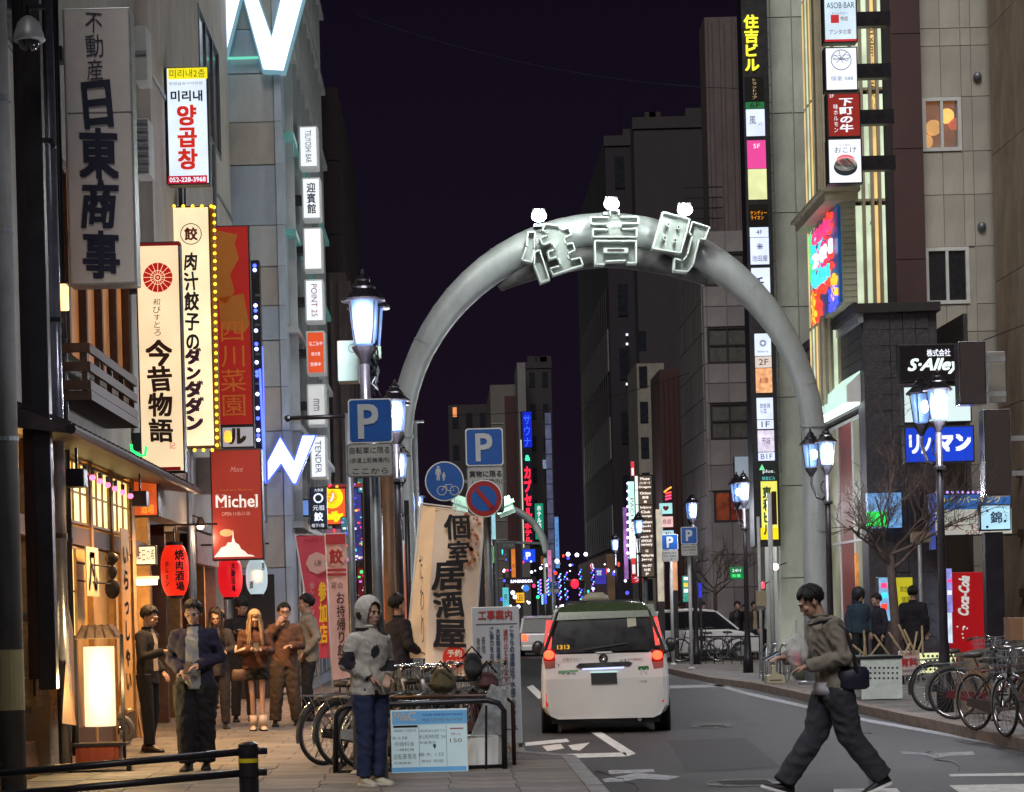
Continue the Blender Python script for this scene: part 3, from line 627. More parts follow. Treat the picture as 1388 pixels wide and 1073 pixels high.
# lit corner building
s6 = 56.0; y6 = F/s6; xa = W(1112, 300, s6).x; xb = W(1204, 300, s6).x
q = thing('lit_corner_building', 'cream-framed corner building with glowing green-white stair windows behind the four square signs', 'building', ((xa+xb)/2, y6+4, 6))
litg = em('greenish_window', (200,215,185), 1.05, .25, 1.5); litc = em('cream_window', (235,200,130), .95, .25, 1.5)
creamf = pm('cream_frame', (.46,.40,.28), .6, var=.15, scale=3, stain=.2)
P(q, 'wall', MB().box(xa+.3, xb+.3, y6+.35, y6+2, 6.3, 19), dark_wall)
for j in range(4):
    ya, yb = y6+.1+j*.48, y6+.1+(j+1)*.48; P(q, 'mullion', MB().box(xa-.03, xa+.25, ya-.03, ya+.03, 6.4, 19), creamf)
    for (za, zb) in [(6.5, 8.4), (8.5, 11.2), (11.3, 13.9), (14.0, 16.6), (16.7, 18.9)]: P(q, 'pane', MB().box(xa, xa+.03, ya+.031, yb-.031, za, zb), litc if j % 2 else litg)
cols = [1112, 1120, 1134, 1158, 1172, 1184, 1194, 1204]
for i in range(len(cols)-1):
    x_, x2 = W(cols[i], 300, s6).x, W(cols[i+1], 300, s6).x
    P(q, 'mullion', MB().box(x_-.035, x_+.035, y6, y6+.35, 6.4, 19), creamf)
    for j, (za, zb) in enumerate([(6.5, 8.4), (8.5, 11.2), (11.3, 13.9), (14.0, 16.6), (16.7, 18.9)]):
        wn = P(q, 'window', MB().box(x_+.037, x2-.037, y6+.1, y6+.2, za, za+.06), creamf)
        P(wn, 'pane', MB().box(x_+.037, x2-.037, y6+.13, y6+.16, za+.062, zb), litc if i in (0, 5) else litg)
P(q, 'eave', MB().box(xa-.15, xb+.2, y6-.15, y6+2, 18.95, 19.2), creamf)
for k, (px) in enumerate([1183]):
    text(q, 'いろ', px, 280, 7, 66, s6, K('gold_brown', (120,85,40)), y6+.12, v=True, brush=True)
    text(q, '酒肴と炭火', px, 90, 7, 140, s6, MATS['gold_brown'], y6+.12, v=True, brush=True)
# neon advert cabinet
xn0 = W(1150, 350, 60).x; yn = F/59+.15; zn0, zn1 = 8.48, W(1150, 262, 60).z
q = thing('neon_cabinet', 'white slatted roof cabinet with a multicoloured neon advert on its street side', 'neon sign', ((xn0+W(1172,350,60).x)/2, yn+2, zn0))
xn1 = W(1172, 350, 60).x
P(q, 'case', MB().box(xn0+.05, xn1, yn+.03, yn+3.9, zn0, zn1), pm('siding_cream', (.42,.42,.30), .6))
zs_ = [zn0+(zn1-zn0)*k/17 for k in range(18)]
grid(q, 'slat', 'y', yn+.03, [xn0+.05, xn1], zs_, -.03, MATS['siding_cream'], .018)
P(q, 'roof', MB().box(xn0-.35, xn1+.05, yn-.15, yn+4.2, zn1, zn1+.22), creamf); P(q, 'roof_trim', MB().box(xn0-.45, xn1+.1, yn-.22, yn+4.3, zn1+.221, zn1+.3), creamf)
nb = P(q, 'neon_board', MB().box(xn0-.02, xn0+.048, yn+.15, yn+3.85, zn0+.05, zn1-.05), em('neon_board', (20,70,120), .9, .5, 1.2))
rr = random.Random(3)
blob = [(neon[6], .15,.42,.35,1.0), (neon[6], .62,.95,.0,.35), (neon[1], .55,.95,.4,.85), (neon[4], .93,1.0,.45,.95), (neon[0], .3,.7,.5,.72), (neon[6], .25,.75,.25,.45), (neon[3], .05,.2,.08,.3), (neon[2], .05,.3,.0,.2), (neon[3], .82,.95,.02,.3)]
for m, u0, u1, v0, v1 in blob:
    for k in range(5):
        z = zn0 + (zn1-zn0)*(v0+(v1-v0)*(k+.5)/5); L = (u1-u0)*3.7
        pts = [(xn0-.05, yn+.15+u0*3.7+L*t_/6, z+.10*math.sin(t_*1.7+k*2.3)) for t_ in range(7)]
        P(q, 'neon_tube', MB().tube(pts, .045, 6), m)
text(q, 'カラオケ', 0, 0, 30, 30, 60, neon[5], 0) if False else None
for (zc, ww, m) in [(.78, 2.4, neon[0]), (.55, 2.6, neon[5]), (.33, 2.2, neon[1])]:
    vs_, fs_ = raw_text(['CLUB', '24H', 'OPEN'][[.78,.55,.33].index(zc)], 2, .02, ex=.03)
    w0 = max(v[0] for v in vs_); P(q, 'lettering', MB().add([(xn0-.09-v[2], yn+3.2-v[0]/w0*ww, zn0+(zn1-zn0)*zc+v[1]*.45) for v in vs_], fs_), m)
# beige wall building with windows, dark column
s7 = 55.0; y7 = F/s7
xk0, xk1, xk2 = W(1203, 200, s7).x, W(1244, 200, s7).x, W(1352, 200, s7).x
q = thing('dark_red_column', 'tall dark red-brown wall strip between the lit corner building and the beige wall', 'building', ((xk0+xk1)/2, y7, 6))
mred = pm('maroon_panel', (.075,.035,.035), .6, var=.15, scale=1)
P(q, 'wall', MB().box(xk0, xk1, y7-.6, y7+4, 6.2, 19), mred)
grid(q, 'panel', 'y', y7-.6, [xk0, xk1], [7.6, 9.9, 12.6, 15.4, 19], -.03, mred, .02)
q = thing('beige_hotel_wall', 'beige panelled building with a lamp-lit window upstairs right of the dark red strip', 'building', ((xk1+xk2)/2, y7+3, 0))
bp1 = pm('beige_panel', (.52,.49,.42), .75, var=.1, scale=1, bump=.15, stain=.2)
bp2 = pm('beige_panel_b', (.48,.45,.39), .75, var=.1, scale=1, bump=.15, stain=.2)
h1 = (W(1250,170,s7).x, W(1303,170,s7).x, W(1270,205,s7).z, W(1270,132,s7).z); h2 = (W(1254,375,s7).x, W(1314,375,s7).x, W(1280,412,s7).z, W(1280,335,s7).z)
mb = MB(); wallcells(mb, 'y', y7+.04, y7+.3, [xk1-.3, xk2+.3], [0, 19], [h1, h2]); mb.box(xk1-.3, xk2+.3, y7+2.2, y7+2.4, 0, 19); P(q, 'wall', mb, bp2)
usx = sorted([xk1, h1[0], (h1[0]+h1[1])/2, h1[1]+.02, W(1318,170,s7).x, xk2]); zsx = sorted([.05, 2.4, 4.9, W(1280,450,s7).z, h2[2]-.01, h2[3]+.01, W(1280,264,s7).z, h1[2]-.01, h1[3]+.01, W(1280,62,s7).z, W(1280,38,s7).z, 17.2, 19])
grid(q, 'panel', 'y', y7+.04, usx, zsx, -.04, [bp1, bp2], .018, holes=[(h1[0]-.05, h1[1]+.05, h1[2], h1[3]), (h2[0]-.05, h2[1]+.05, h2[2], h2[3])])
glassc = pm('clear_glass', (.8,.8,.8), .05, var=.02, bump=0, alpha=.12)
window(q, 'y', y7-.02, *h1, glassc, whitep, n=2, fw=.09, depth=.14, label='white framed window lit by round paper lamps')
window(q, 'y', y7-.02, *h2, glass_dark, whitep, n=2, fw=.09, depth=.14)
P(q, 'lit_room', MB().box(h1[0]-.2, h1[1]+.2, y7+1.5, y7+1.6, h1[2]-.3, h1[3]+.3), em('lit_room', (150,90,40), .5, .4, 2))
for (px, py, r, m) in [(1283,157,.19,'a'), (1265,173,.2,'b'), (1255,192,.18,'b'), (1293,168,.15,'c')]:
    c = W(px, py, 53.8); P(q, 'pendant_lamp', MB().ball(c, r, 14, 8), {'a': em('paper_globe', (255,190,90), 1.6), 'b': em('paper_globe_dim', (235,170,90), .9), 'c': em('paper_globe_red', (215,90,50), .8)}[m], smooth=True)
for py in (104, 307):
    c = W(1324 if py < 200 else 1330, py, s7); P(q, 'vent_hood', MB().ball((c.x, y7-.06, c.z), (.11, .1, .11), 12, 8), grey_metal, smooth=True)
# far right concrete edge building
q = building('concrete_side_wall', 'brownish concrete wall at the right edge of the picture beside the black sign boxes', W(1352,400,55.5).x, W(1352,400,55.5).x+6, 38, F/55.5, 19, pm('brown_concrete', (.5,.38,.28), .85, var=.15, scale=1, stain=.35))
xw = W(1352,400,55.5).x
grid(q, 'panel', 'x', xw, [38+2.3*k for k in range(8)], [.05, 3.1, 6.2, 9.3, 12.4, 15.5, 19], -.04, MATS['brown_concrete'], .02)
for z in (1.6, 3.0, 4.4): P(q, 'pipe_bracket', MB().box(xw-.16, xw-.04, 52, 52.1, z, z+.2), bronze_metal)
# granite shop at the corner
s8 = 59.0; y8 = F/s8; gx0 = W(1175, 650, s8).x; gx1 = W(1264, 650, s8).x; gz = W(1175, 425, s8).z; yE = y8+9.6
granite = pm('rough_granite', (.035,.03,.038), .5, var=.6, scale=10, bump=1.0, bscale=22, spec=.7)
q = thing('granite_shop', 'low corner shop clad in rough black granite with a glowing canopy and red window picture', 'building', ((gx0+gx1)/2, y8+4, 0))
mb = MB(); holes = [(y8+.8, yE-.8, 0, 6.1)]
wallcells(mb, 'x', gx0, gx0+.4, [y8, yE], [0, gz], holes); mb.box(gx0+.4, gx1+.2, y8+.06, y8+.4, 0, gz); mb.box(gx0+2.4, gx0+2.5, y8+.4, yE, 0, gz); mb.box(gx0, gx0+2.4, yE, yE+.2, 0, gz); mb.box(gx0+.4, gx1, y8+.4, yE, gz-.3, gz-.01)
P(q, 'wall', mb, granite)
usg = [gx0+.02+(gx1-gx0-.02)*k/5 for k in range(6)]; zsg = [gz*k/22 for k in range(23)]
grid(q, 'stone', 'y', y8+.06, usg, zsg, -.06, granite, .012, jit=.012)
for i in range(6):
    for j in range(5): 
        ya = y8+.05+i*1.6; zb0 = 6.95
        if ya+1.6 > yE+.1: continue
        boxpiece(q, 'stone', (gx0-.012, ya+.8, zb0+(gz-zb0)*(j+.5)/5), (.03, 1.585, (gz-zb0)/5-.012), granite)
P(q, 'cornice', MB().box(gx0-.22, gx1+.25, y8-.2, yE+.4, gz, gz+.22), dark_wall, .02); P(q, 'cornice_trim', MB().box(gx0-.12, gx0-.005, y8-.1, yE+.2, gz-.2, gz-.003), silvercase)
can = P(q, 'canopy', MB().prism([(gx0-.01, 6.9), (gx0-.34, 6.6), (gx0-.34, 6.22), (gx0-.01, 6.22)], y8+.4, y8+5.6), whitep)
P(can, 'canopy_light', MB().box(gx0-.32, gx0-.03, y8+.45, y8+5.55, 6.16, 6.215), em('canopy_light', (225,245,235), 2.0))
P(can, 'fascia', MB().prism([(gx0-.02, 6.94), (gx0-.36, 6.63), (gx0-.39, 6.2), (gx0-.345, 6.2), (gx0-.345, 6.6), (gx0-.02, 6.9)], y8+.39, y8+5.61), em('canopy_fascia', (200,235,222), .95, .15))
window(q, 'x', gx0+.2, y8+.8, yE-.8, .1, 6.05, [em('shop_picture', (150,150,125), .35, .6, .8), em('shop_picture_red', (120,45,40), .4, .7, .8), em('shop_picture', (150,150,125), .35)], whitep, n=4, rows=2, fw=.08, sgn=-1)
for (u, v, k_) in [(y8+5.0, 7.35, 1), (y8+5.8, 7.4, -1)]:
    P(q, 'wall_logo', MB().tube([(gx0-.06, u-.35*k_, v-.35), (gx0-.06, u, v+.3), (gx0-.06, u+.3*k_, v)], .035, 6), neon[5])
P(q, 'cashpoint_sign', MB().box(W(1187,690,s8+1.5).x, W(1234,690,s8+1.5).x, y8-.3, y8-.1, W(1187,716,s8).z, W(1187,669,s8).z), em('blue_shop_sign', (110,160,215), .8, .5, 9))
P(q, 'green_sign', MB().box(W(1190,700,s8+2).x, W(1217,700,s8+2).x, y8-.42, y8-.31, W(1190,715,s8).z, W(1190,694,s8).z), em('green_neon', (40,230,90), .9, .5, 12))
c = W(1168, 770, s8+1); P(q, 'door_glow', MB().box(c.x-.04, c.x+.03, y8-.3, y8-.2, 1.2, 2.7), em('door_glow', (235,150,70), .6, .5, 5))
# ---------------------------------------------------------------- the arch with its three box letters
def arc_pts():
    s = 70.0; C = W(822, 322, s); top = C.z; xm = C.x-.09; R = 4.0; zs0 = top - R
    pts = [(xm-R, C.y, 0), (xm-R, C.y, 1.5), (xm-R, C.y, 3.0), (xm-R, C.y, zs0-.4)]; rs = [.29, .27, .25, .23]
    for i in range(33):
        a = math.pi - math.pi*i/32; p = (xm+R*math.cos(a), C.y, zs0+R*math.sin(a))
        k = max(0, math.sin(a)-.35)/.65
        pts.append(p); rs.append(.225 + .13*k**1.4); pts[-1] = (p[0], p[1], p[2]+.13*math.sin(a)**2)
    pts += [(xm+R, C.y, zs0-.4), (xm+R, C.y, 3.0), (xm+R, C.y, 1.5), (xm+R, C.y, 0)]; rs += [.23, .25, .27, .29]
    return pts, rs, xm, C.y, zs0, R
archm = pm('arch_steel', (.42,.45,.45), .42, .25, var=.08, scale=1.5, bump=.05, stain=.3)
pts, rs, AX, AY, AZ, AR = arc_pts()
arch = thing('street_arch', 'tall steel arch over the street carrying three big box letters and three floodlights', 'arch', (AX, AY, 0))
P(arch, 'tube', MB().tube(pts, rs, 28), archm, smooth=True)
for sx in (-1, 1):
    P(arch, 'base_plate', MB().lathe([(.42,0),(.42,.05),(.3,.08)], (AX+sx*AR, AY, 0), 20), grey_metal)
    for z in (2.6, 5.0): P(arch, 'collar', MB().lathe([(.235,-.03),(.26,-.03),(.26,.03),(.235,.03)], (AX+sx*AR, AY, z), 24), archm)
for k in range(1, 12):
    a = math.pi*k/12; c_ = Vector((AX+AR*math.cos(a), AY, AZ+AR*math.sin(a)+.13*math.sin(a)**2)); r_ = .225+.13*(max(0, math.sin(a)-.35)/.65)**1.4; d_ = Vector((-math.sin(a),0,math.cos(a)))*.012; P(arch, 'seam_ring', MB().tube([c_-d_, c_+d_], r_+.008, 28), archm, smooth=False)
mb = MB().tube([(AX+ (AR-.25)*math.cos(math.pi*(.32+.36*k/10)), AY-.1, AZ+(AR-.38)*math.sin(math.pi*(.32+.36*k/10))) for k in range(11)], [.06,.14,.19,.22,.22,.22,.22,.22,.19,.14,.06], 12)
P(arch, 'crown_shade_tube', mb, pm('painted_crown_shade', (.12,.12,.12), .6, .3, var=.4, scale=5, stain=.4), smooth=True)  # dark tube stands in for the shade under the crown
letterw = pm('letter_white', (.52,.57,.54), .5, var=.1, scale=3, bump=.1, stain=.15); letteri = pm('letter_inner', (.40,.44,.42), .55, var=.15, scale=3, stain=.3)
def boxletter(polys, holes, label):
    s = 71.5; y = AY - .95
    Z = lambda p: W(690+p[0]/4.786, 240+p[1]/4.786, s)
    allp = [Z(p) for po in polys for p in po]
    cx = sum(p.x for p in allp)/len(allp); cz = min(p.z for p in allp)
    r = thing('box_letter', label, 'letter', (cx, AY-.7, cz), 'box letters on the arch')
    for po in polys:
        q = [(Z(p).x, Z(p).z) for p in po]; n = len(q)
        P(r, 'back_plate', MB().prism(q, y+.42, y+.46), letteri)
        ar = sum(q[i][0]*q[(i+1)%n][1]-q[(i+1)%n][0]*q[i][1] for i in range(n))
        mb = MB()
        for i in range(n):
            a, b_ = Vector((q[i][0], 0, q[i][1])), Vector((q[(i+1)%n][0], 0, q[(i+1)%n][1]))
            d = (b_-a).normalized()*.012
            nrm = Vector((d.z, 0, -d.x)).normalized()*.017*(1 if ar < 0 else -1)
            a2, b2 = a+d+nrm, b_-d+nrm
            mb.bar(Vector((a2.x, y+.31, a2.z)), Vector((b2.x, y+.31, b2.z)), .22, .024, up=(0,0,1)) if abs(d.z) < abs(d.x) else mb.bar(Vector((a2.x, y+.31, a2.z)), Vector((b2.x, y+.31, b2.z)), .024, .22, up=(0,1,0))
        P(r, 'rim', mb, letterw)
    for h in holes:
        q = [(Z(p).x, Z(p).z) for p in h]
        P(r, 'inner_block', MB().prism(q, y+.2, y+.418), letterw)
        c = (sum(a for a, _ in q)/len(q), sum(b_ for _, b_ in q)/len(q))
        P(r, 'counter', MB().prism([(c[0]+(a-c[0])*.72, c[1]+(b_-c[1])*.6) for a, b_ in q], y+.194, y+.199), dark_wall)
    P(r, 'strut', MB().bar((cx, y+.44, cz+.7), (cx, AY-.2, cz+.7), .07), grey_metal); P(r, 'strut', MB().bar((cx-.3, y+.44, cz+.9), (cx-.3, AY-.2, cz+.9), .05), grey_metal)
    return r
rect = lambda x, y, w, h: [(x,y),(x+w,y),(x+w,y+h),(x,y+h)]
boxletter([[(120,340),(176,337),(172,455),(155,548),(78,530),(108,440)], [(165,470),(205,455),(272,655),(205,680),(160,560)],
           [(235,285),(330,300),(345,325),(395,310),(415,365),(365,385),(375,420),(420,408),(438,462),(388,490),(400,520),(470,505),(490,562),(285,630),(262,578),(330,560),(318,512),(262,527),(245,468),(296,455),(280,415),(215,432),(195,375),(250,360),(240,345),(205,340)]],
          [], 'white box letter 住 leaning on the left shoulder of the arch')
boxletter([[(655,198),(722,198),(722,240),(850,240),(850,295),(735,295),(735,318),(838,318),(838,382),(543,382),(543,322),(650,322),(640,297),(530,297),(530,243),(655,243)],
           [(556,397),(836,397),(836,550),(768,552),(765,535),(628,540),(628,560),(560,560)]], [rect(618,450,157,30)], 'white box letter 吉 at the crown of the arch')
boxletter([[(1000,207),(1187,258),(1125,487),(930,455)], [(1190,270),(1315,310),(1280,400),(1245,392),(1205,560),(1165,608),(1070,600),(1075,510),(1130,525),(1160,490),(1188,372),(1168,352)]],
          [[(1034,280),(1052,284),(1046,312),(1028,308)], [(1099,298),(1116,302),(1110,328),(1094,324)], [(1010,368),(1028,372),(1022,400),(1005,396)], [(1078,384),(1095,388),(1089,415),(1073,411)]], 'white box letter 町 leaning on the right shoulder of the arch')
floodm = em('flood_glare', (255,240,255), 30)
for i, (px, py, lab) in enumerate([(733,292,'left box letter'), (829,276,'middle box letter'), (926,284,'right box letter')]):
    c = W(px, py, 71.5); c.y = AY-.3; c.z -= .06
    o = thing('arch_floodlight', 'dazzling white floodlight standing above the '+lab+' of the arch', 'floodlight', c, 'floodlights on the arch')
    P(o, 'stand', MB().bar(c, c+Vector((-.02,0,.14)), .07), grey_metal); P(o, 'bracket', MB().box(c.x-.12, c.x+.12, c.y-.12, c.y+.12, c.z-.06, c.z), grey_metal)
    h = c+Vector((-.08,-1.6,-.10)); P(o, 'boom', MB().bar(c+Vector((-.02,0,.12)), h+Vector((0,.1,.06)), .05), grey_metal)
    P(o, 'housing', MB().box(h.x-.12, h.x+.12, h.y-.0, h.y+.14, h.z-.02, h.z+.11), grey_metal, .01)
    P(o, 'lens', MB().ball(h+Vector((0,-.03,-.03)), (.14,.08,.11), 16, 10), floodm, smooth=True)
    l = point('flood_beam', h+Vector((0,.32,.22)), 30, (235,250,240), .1)

# ---------------------------------------------------------------- street lanterns
lampglass = em('lantern_glass', (135,175,250), .72, .2, 9); lampbulb = em('lantern_bulb', (235,240,255), 16)
ZL = 4.27
def make_lantern(root, c):
    gl = P(root, 'lantern', MB().lathe([(.07,-.24),(.098,-.225),(.122,.0),(.135,.16)], c, 16, cap=True), lampglass, smooth=True)
    P(gl, 'bulb', MB().ball((c[0], c[1]-.11, c[2]-.02), (.055,.06,.09), 10, 8), lampbulb, smooth=True)
    P(gl, 'lantern_roof', MB().lathe([(.205,.16),(.205,.18),(.11,.27),(.12,.29),(.065,.34),(.07,.36),(.02,.41),(.015,.46)], c, 16), black_metal)
    for k in range(4):
        a = math.pi/4+k*math.pi/2; P(gl, 'glazing_bar', MB().bar((c[0]+.107*math.cos(a), c[1]+.107*math.sin(a), c[2]-.235), (c[0]+.158*math.cos(a), c[1]+.158*math.sin(a), c[2]+.16), .012), black_metal)
    P(gl, 'seat_ring', MB().lathe([(.03,-.42),(.06,-.36),(.10,-.30),(.12,-.26)], c, 12), black_metal)
def make_lamp():
    r = thing('street_lamp', 'lamp', 'street lamp', (0,0,0), 'twin street lanterns lining the street')
    P(r, 'pole', MB().lathe([(.12,0),(.12,.35),(.09,.4),(.07,.9),(.06,1.0),(.052,2.6),(.045,ZL-.42)], (0,0,0), 14), black_metal, smooth=True)
    P(r, 'crossarm', MB().tube([(0,0,ZL-.75),(0,.15,ZL-.85),(0,.33,ZL-.8),(0,.5,ZL-.55),(0,.5,ZL-.43)], .022, 8), black_metal)
    P(r, 'scroll', MB().ring((0,.1,ZL-.62), .1, .012, 16, 5, 'x'), black_metal)
    P(r, 'collar', MB().lathe([(.05,0),(.09,.02),(.09,.06),(.05,.08)], (0,0,ZL-.95), 12), black_metal)
    make_lantern(r, (0,0,ZL)); make_lantern(r, (0,.5,ZL))
    return r
lamp0 = make_lamp()
def lamp(px, py, label, first=False, w=70, rz=0.):
    s = S_at(px, py, ZL); c = W(px, py, s); c.z = 0
    if first: lamp0.location = c; lamp0['label'] = label; o = lamp0
    else: o = copy_tree(lamp0, None, label, c, rz)
    point('lantern_light', (c.x, c.y-.35, ZL-.1), w, (228,230,240), .15)
    return o
lamp(493, 432, 'street lantern nearest the camera, beside the bicycle parking sign', True, 45)
lamp0.rotation_euler[2] = -.06
lamp(1271, 545, 'twin street lantern on a brown pole in front of the blue and white signs', w=110, rz=.26)
lamp(1120, 612, 'twin street lantern against the right leg of the arch', w=70, rz=.42)
lamp(1008, 664, 'street lantern in front of the orange-lit window of the tiled office', w=80, rz=.2)
lamp(939, 690, 'street lantern standing over the right one of two parking signs', w=60)
lamp(866, 712, 'unlit-looking street lantern against the stack of brown shop signs', w=20)
lamp(834, 737, 'street lantern at the far end beside the timber-screened tower', w=60)
lamp(536, 560, 'street lantern half hidden behind the bicycle parking sign', w=60)
lamp(541, 628, 'street lantern against the left leg of the arch', w=50)
lamp(566, 682, 'distant street lantern just left of the cream banners', w=40)
for i, (px, py, h) in enumerate([(770,751,1),(782,752,1),(794,751,1),(757,764,0),(741,766,0),(733,770,0),(672,776,0),(683,774,0)]):
    c = W(px, py, 21-i*.4)
    o = thing('distant_lamp', ['white globe lamp, left of the row of three above the taxi', 'white globe lamp, middle of the row of three above the taxi', 'white globe lamp, right of the row of three above the taxi', 'white globe lamp just above the far parking sign', 'purple-white globe lamp at the foot of the second arch', 'dim globe lamp left of the foot of the second arch', 'pink globe lamp far down the street, left one of a close pair', 'pink globe lamp far down the street, right one of a close pair'][i], 'street lamp', (c.x, c.y, 0), 'globe lamps at the far end of the street')
    P(o, 'globe', MB().ball(c, .13 if h else .10, 10, 8), em('far_globe', (235,235,255), 6) if i < 6 else em('far_globe_pink', (255,205,225), 3), smooth=True); P(o, 'pole', MB().tube([(c.x, c.y, 0), (c.x, c.y, c.z-.1)], .06, 6), black_metal)
# second arch
s2 = 17.5; C2 = W(668, 686, s2); R2 = 4.1
a2 = thing('street_arch', 'second smaller-looking steel arch far down the street behind the no parking sign', 'arch', (C2.x, C2.y, 0))
pp = [(C2.x+R2, C2.y, 0), (C2.x+R2, C2.y, C2.z-R2)] + [(C2.x+R2*math.cos(math.pi*i/24), C2.y, C2.z-R2+R2*math.sin(math.pi*i/24)) for i in range(25)] + [(C2.x-R2, C2.y, 0)]
P(a2, 'tube', MB().tube(pp, .30, 14), archm, smooth=True)
for (px, py, a) in [(625,686,.35), (664,676,0), (684,687,-.35)]:
    c = W(px, py, s2); R_ = Matrix.Rotation(a, 3, 'Y'); P(a2, 'box_letter', MB().obox((c.x, C2.y-.9, c.z), (1.25,.4,1.4), R_).obox((c.x, C2.y-1.15, c.z+.2), (1.5,.2,.3), R_).obox((c.x, C2.y-1.15, c.z-.3), (1.3,.2,.25), R_), em('far_letter', (175,205,190), .55, .4, 1.5))
point('flood_beam', (C2.x, C2.y-2, C2.z+.8), 250, (225,250,235), .2)

# ---------------------------------------------------------------- signs, left side
lit_white = em('lit_white', (235,240,250), 1.0, .05); lit_warm = em('lit_warm', (255,236,200), 1.0, .06, 1.5); lit_cool = em('lit_cool', (205,225,240), .95, .12, 2)
unlit_white = K('unlit_white_sign', (205,198,192), rough=.45, var=.08, scale=2, stain=.12)
ttl = sign('estate_agent_sign', 'tall unlit white sign with big dark blue letters 日東商事 at the upper left', 'sign', (89,10,181,386), 124, unlit_white, [
    ('T','不動産',128,63,24,92,K('faded_ink',(38,38,62)),dict(v=True,brush=True)), ('T','日東商事',135,243,54,270,K('dark_ink_blue',(24,26,52)),dict(v=True,brush=True,off=.03)),
    ('R',92,152,179,153.2,K('seam_grey',(90,88,86)))], depth=.32, case=silvercase, frame=3, wall=XA, brackets=())
for py in (70, 320): P(ttl, 'bracket', MB().box(XA-.3, XA+.1, W(89,py,124).y+.05, W(89,py,124).y+.25, W(89,py,124).z-.08, W(89,py,124).z+.08), bronze_metal)
sign('korean_restaurant_sign', 'glowing white vertical sign with red Korean lettering and a phone number', 'sign', (226,90,283,250), 92, em('korean_white', (222,236,250), 1.0, .10), [
    ('R',228,92,281,107,em('yellow_panel',(240,225,30),.95)), ('R',228,238,281,248.5,em('crimson_panel',(185,15,50),.9)),
    ('T','미리내2층',254,99.5,48,11,K('olive_ink',(90,95,20)),dict(off=.01)), ('T','원양곱창구이전문',252,113,46,4,K('grey_ink',(120,125,130)),dict(off=0)),
    ('T','미리내',253,130,43,15,K('deep_ink_blue',(35,35,60)),dict(off=.03)), ('T','양곱창',254,186,27,88,em('korean_red',(215,45,25),.75,.05),dict(v=True,off=.035)),
    ('T','052-228-3968',254.5,243.3,49,6.5,lit_white,dict(off=.02))], depth=.25, wall=-4.2, brackets=((133,24),(179,24)))
sign('izakaya_sign', 'cream lit vertical sign with a red fan crest and brushed letters 今昔物語', 'sign', (187,327,247,640), 101.5, em('warm_cream_face', (252,222,178), .95, .16, 1.6), [
    ('R',189,329,245,333,em('dark_red_band',(120,20,18),.7)), ('R',189,633,245,638,MATS['dark_red_band']),
    ('D',214,376,20,em('crest_red',(195,25,20),.7)), ('O',214,376,4.4,MATS['warm_cream_face'],.7), ('O',214,376,9.5,MATS['warm_cream_face'],.5),('D',214,376,1.8,MATS['warm_cream_face']),
    ('T','和びすとろ',213,430,11,50,ink,dict(v=True,brush=True)), ('T','今昔物語',217,530,37,140,ink_brown,dict(v=True,brush=True,off=.03)), ('T','記',234,604,8,8,MATS['crest_red'])],
    depth=.28, wall=-4.2, brackets=((598,24),))
for k in range(16):
    a = k*math.pi/8; s=101.5; c0 = W(214+5*math.cos(a),376-5*math.sin(a),s); c1 = W(214+20*math.cos(a),376-20*math.sin(a),s)
    P(bpy.data.objects['izakaya_sign'], 'crest_ray', MB().bar((c0.x,c0.y-.018,c0.z),(c1.x,c1.y-.018,c1.z),.008,.006), MATS['warm_cream_face'])
P(bpy.data.objects['izakaya_sign'], 'bracket', MB().box(XA-.2, XA+.12, F/101.5+.05, F/101.5+.2, W(180,388,101.5).z-.08, W(180,388,101.5).z+.08), bronze_metal)
gz_ = sign('gyoza_sign', 'cream lit vertical gyoza sign edged with round yellow bulbs', 'sign', (232,279,288,606), 90, em('warm_white_face', (255,234,190), 1.0, .14), [
    ('O',259,317,14,ink,.6), ('T','餃',259,317,18,18,ink_red,dict(off=.03)),
    ('T','肉汁餃子の',260,408,20,132,ink,dict(v=True,brush=True,off=.03)), ('T','ダンダダン',263,527,27,112,K('plum_ink',(75,20,50)),dict(v=True,brush=True,off=.05))], depth=.28, case=K('bulb_case',(90,60,20)), wall=-4.2)
bulbm = em('yellow_bulb', (255,205,50), 2.6)
def bulb(px, py, s=90):
    c = W(px, py, s); b_ = P(gz_, 'bulb', MB().ball((c.x, c.y-.02, c.z), .026, 8, 6), bulbm, smooth=True)
for k in range(32): bulb(290.5+ (k*10.4)*.012, 281+k*10.4)
for k in range(5): bulb(236+k*12.6, 279.5); bulb(240+k*12, 610)
P(gz_, 'bulb_rail', MB().box(W(288,440,90).x, W(293.5,440,90).x, F/90, F/90+.2, W(290,610,90).z, W(290,276,90).z), K('bulb_rail',(150,105,20)), 0)
sign('szechuan_sign', 'dark red banner sign with faded gold letters 四川菜園', 'sign', (292,305,341,577), 84, pm('red_banner', lin((150,30,25)), .55, var=.15, scale=3, emis=lin((170,30,22)), es=.5), [
    ('P',[(293,312),(322,318),(318,330),(324,350),(312,372),(318,395),(306,412),(294,404)],K('gold_flame',(176,112,40),emis=lin((150,80,30)),es=.35)), ('P',[(296,404),(330,398),(338,440),(332,450),(300,446)],MATS['gold_flame']),
    ('T','四川菜園',316,500,34,128,K('gold_letter',(190,110,40),emis=lin((170,90,30)),es=.4),dict(v=True,off=.0))], depth=.2)
sign('small_white_board', 'small white board with a red-brown brushed letter under the red banner sign', 'sign', (300,577,345,607), 84, em('dim_white', (190,185,190), .6), [('T','ル',322,591,24,22,ink_brown,dict(off=.05,brush=False))], depth=.15)
c = W(309, 592, 86); o = thing('amber_lamp', 'small amber bracket lamp above the Michel sign', 'lamp', c)
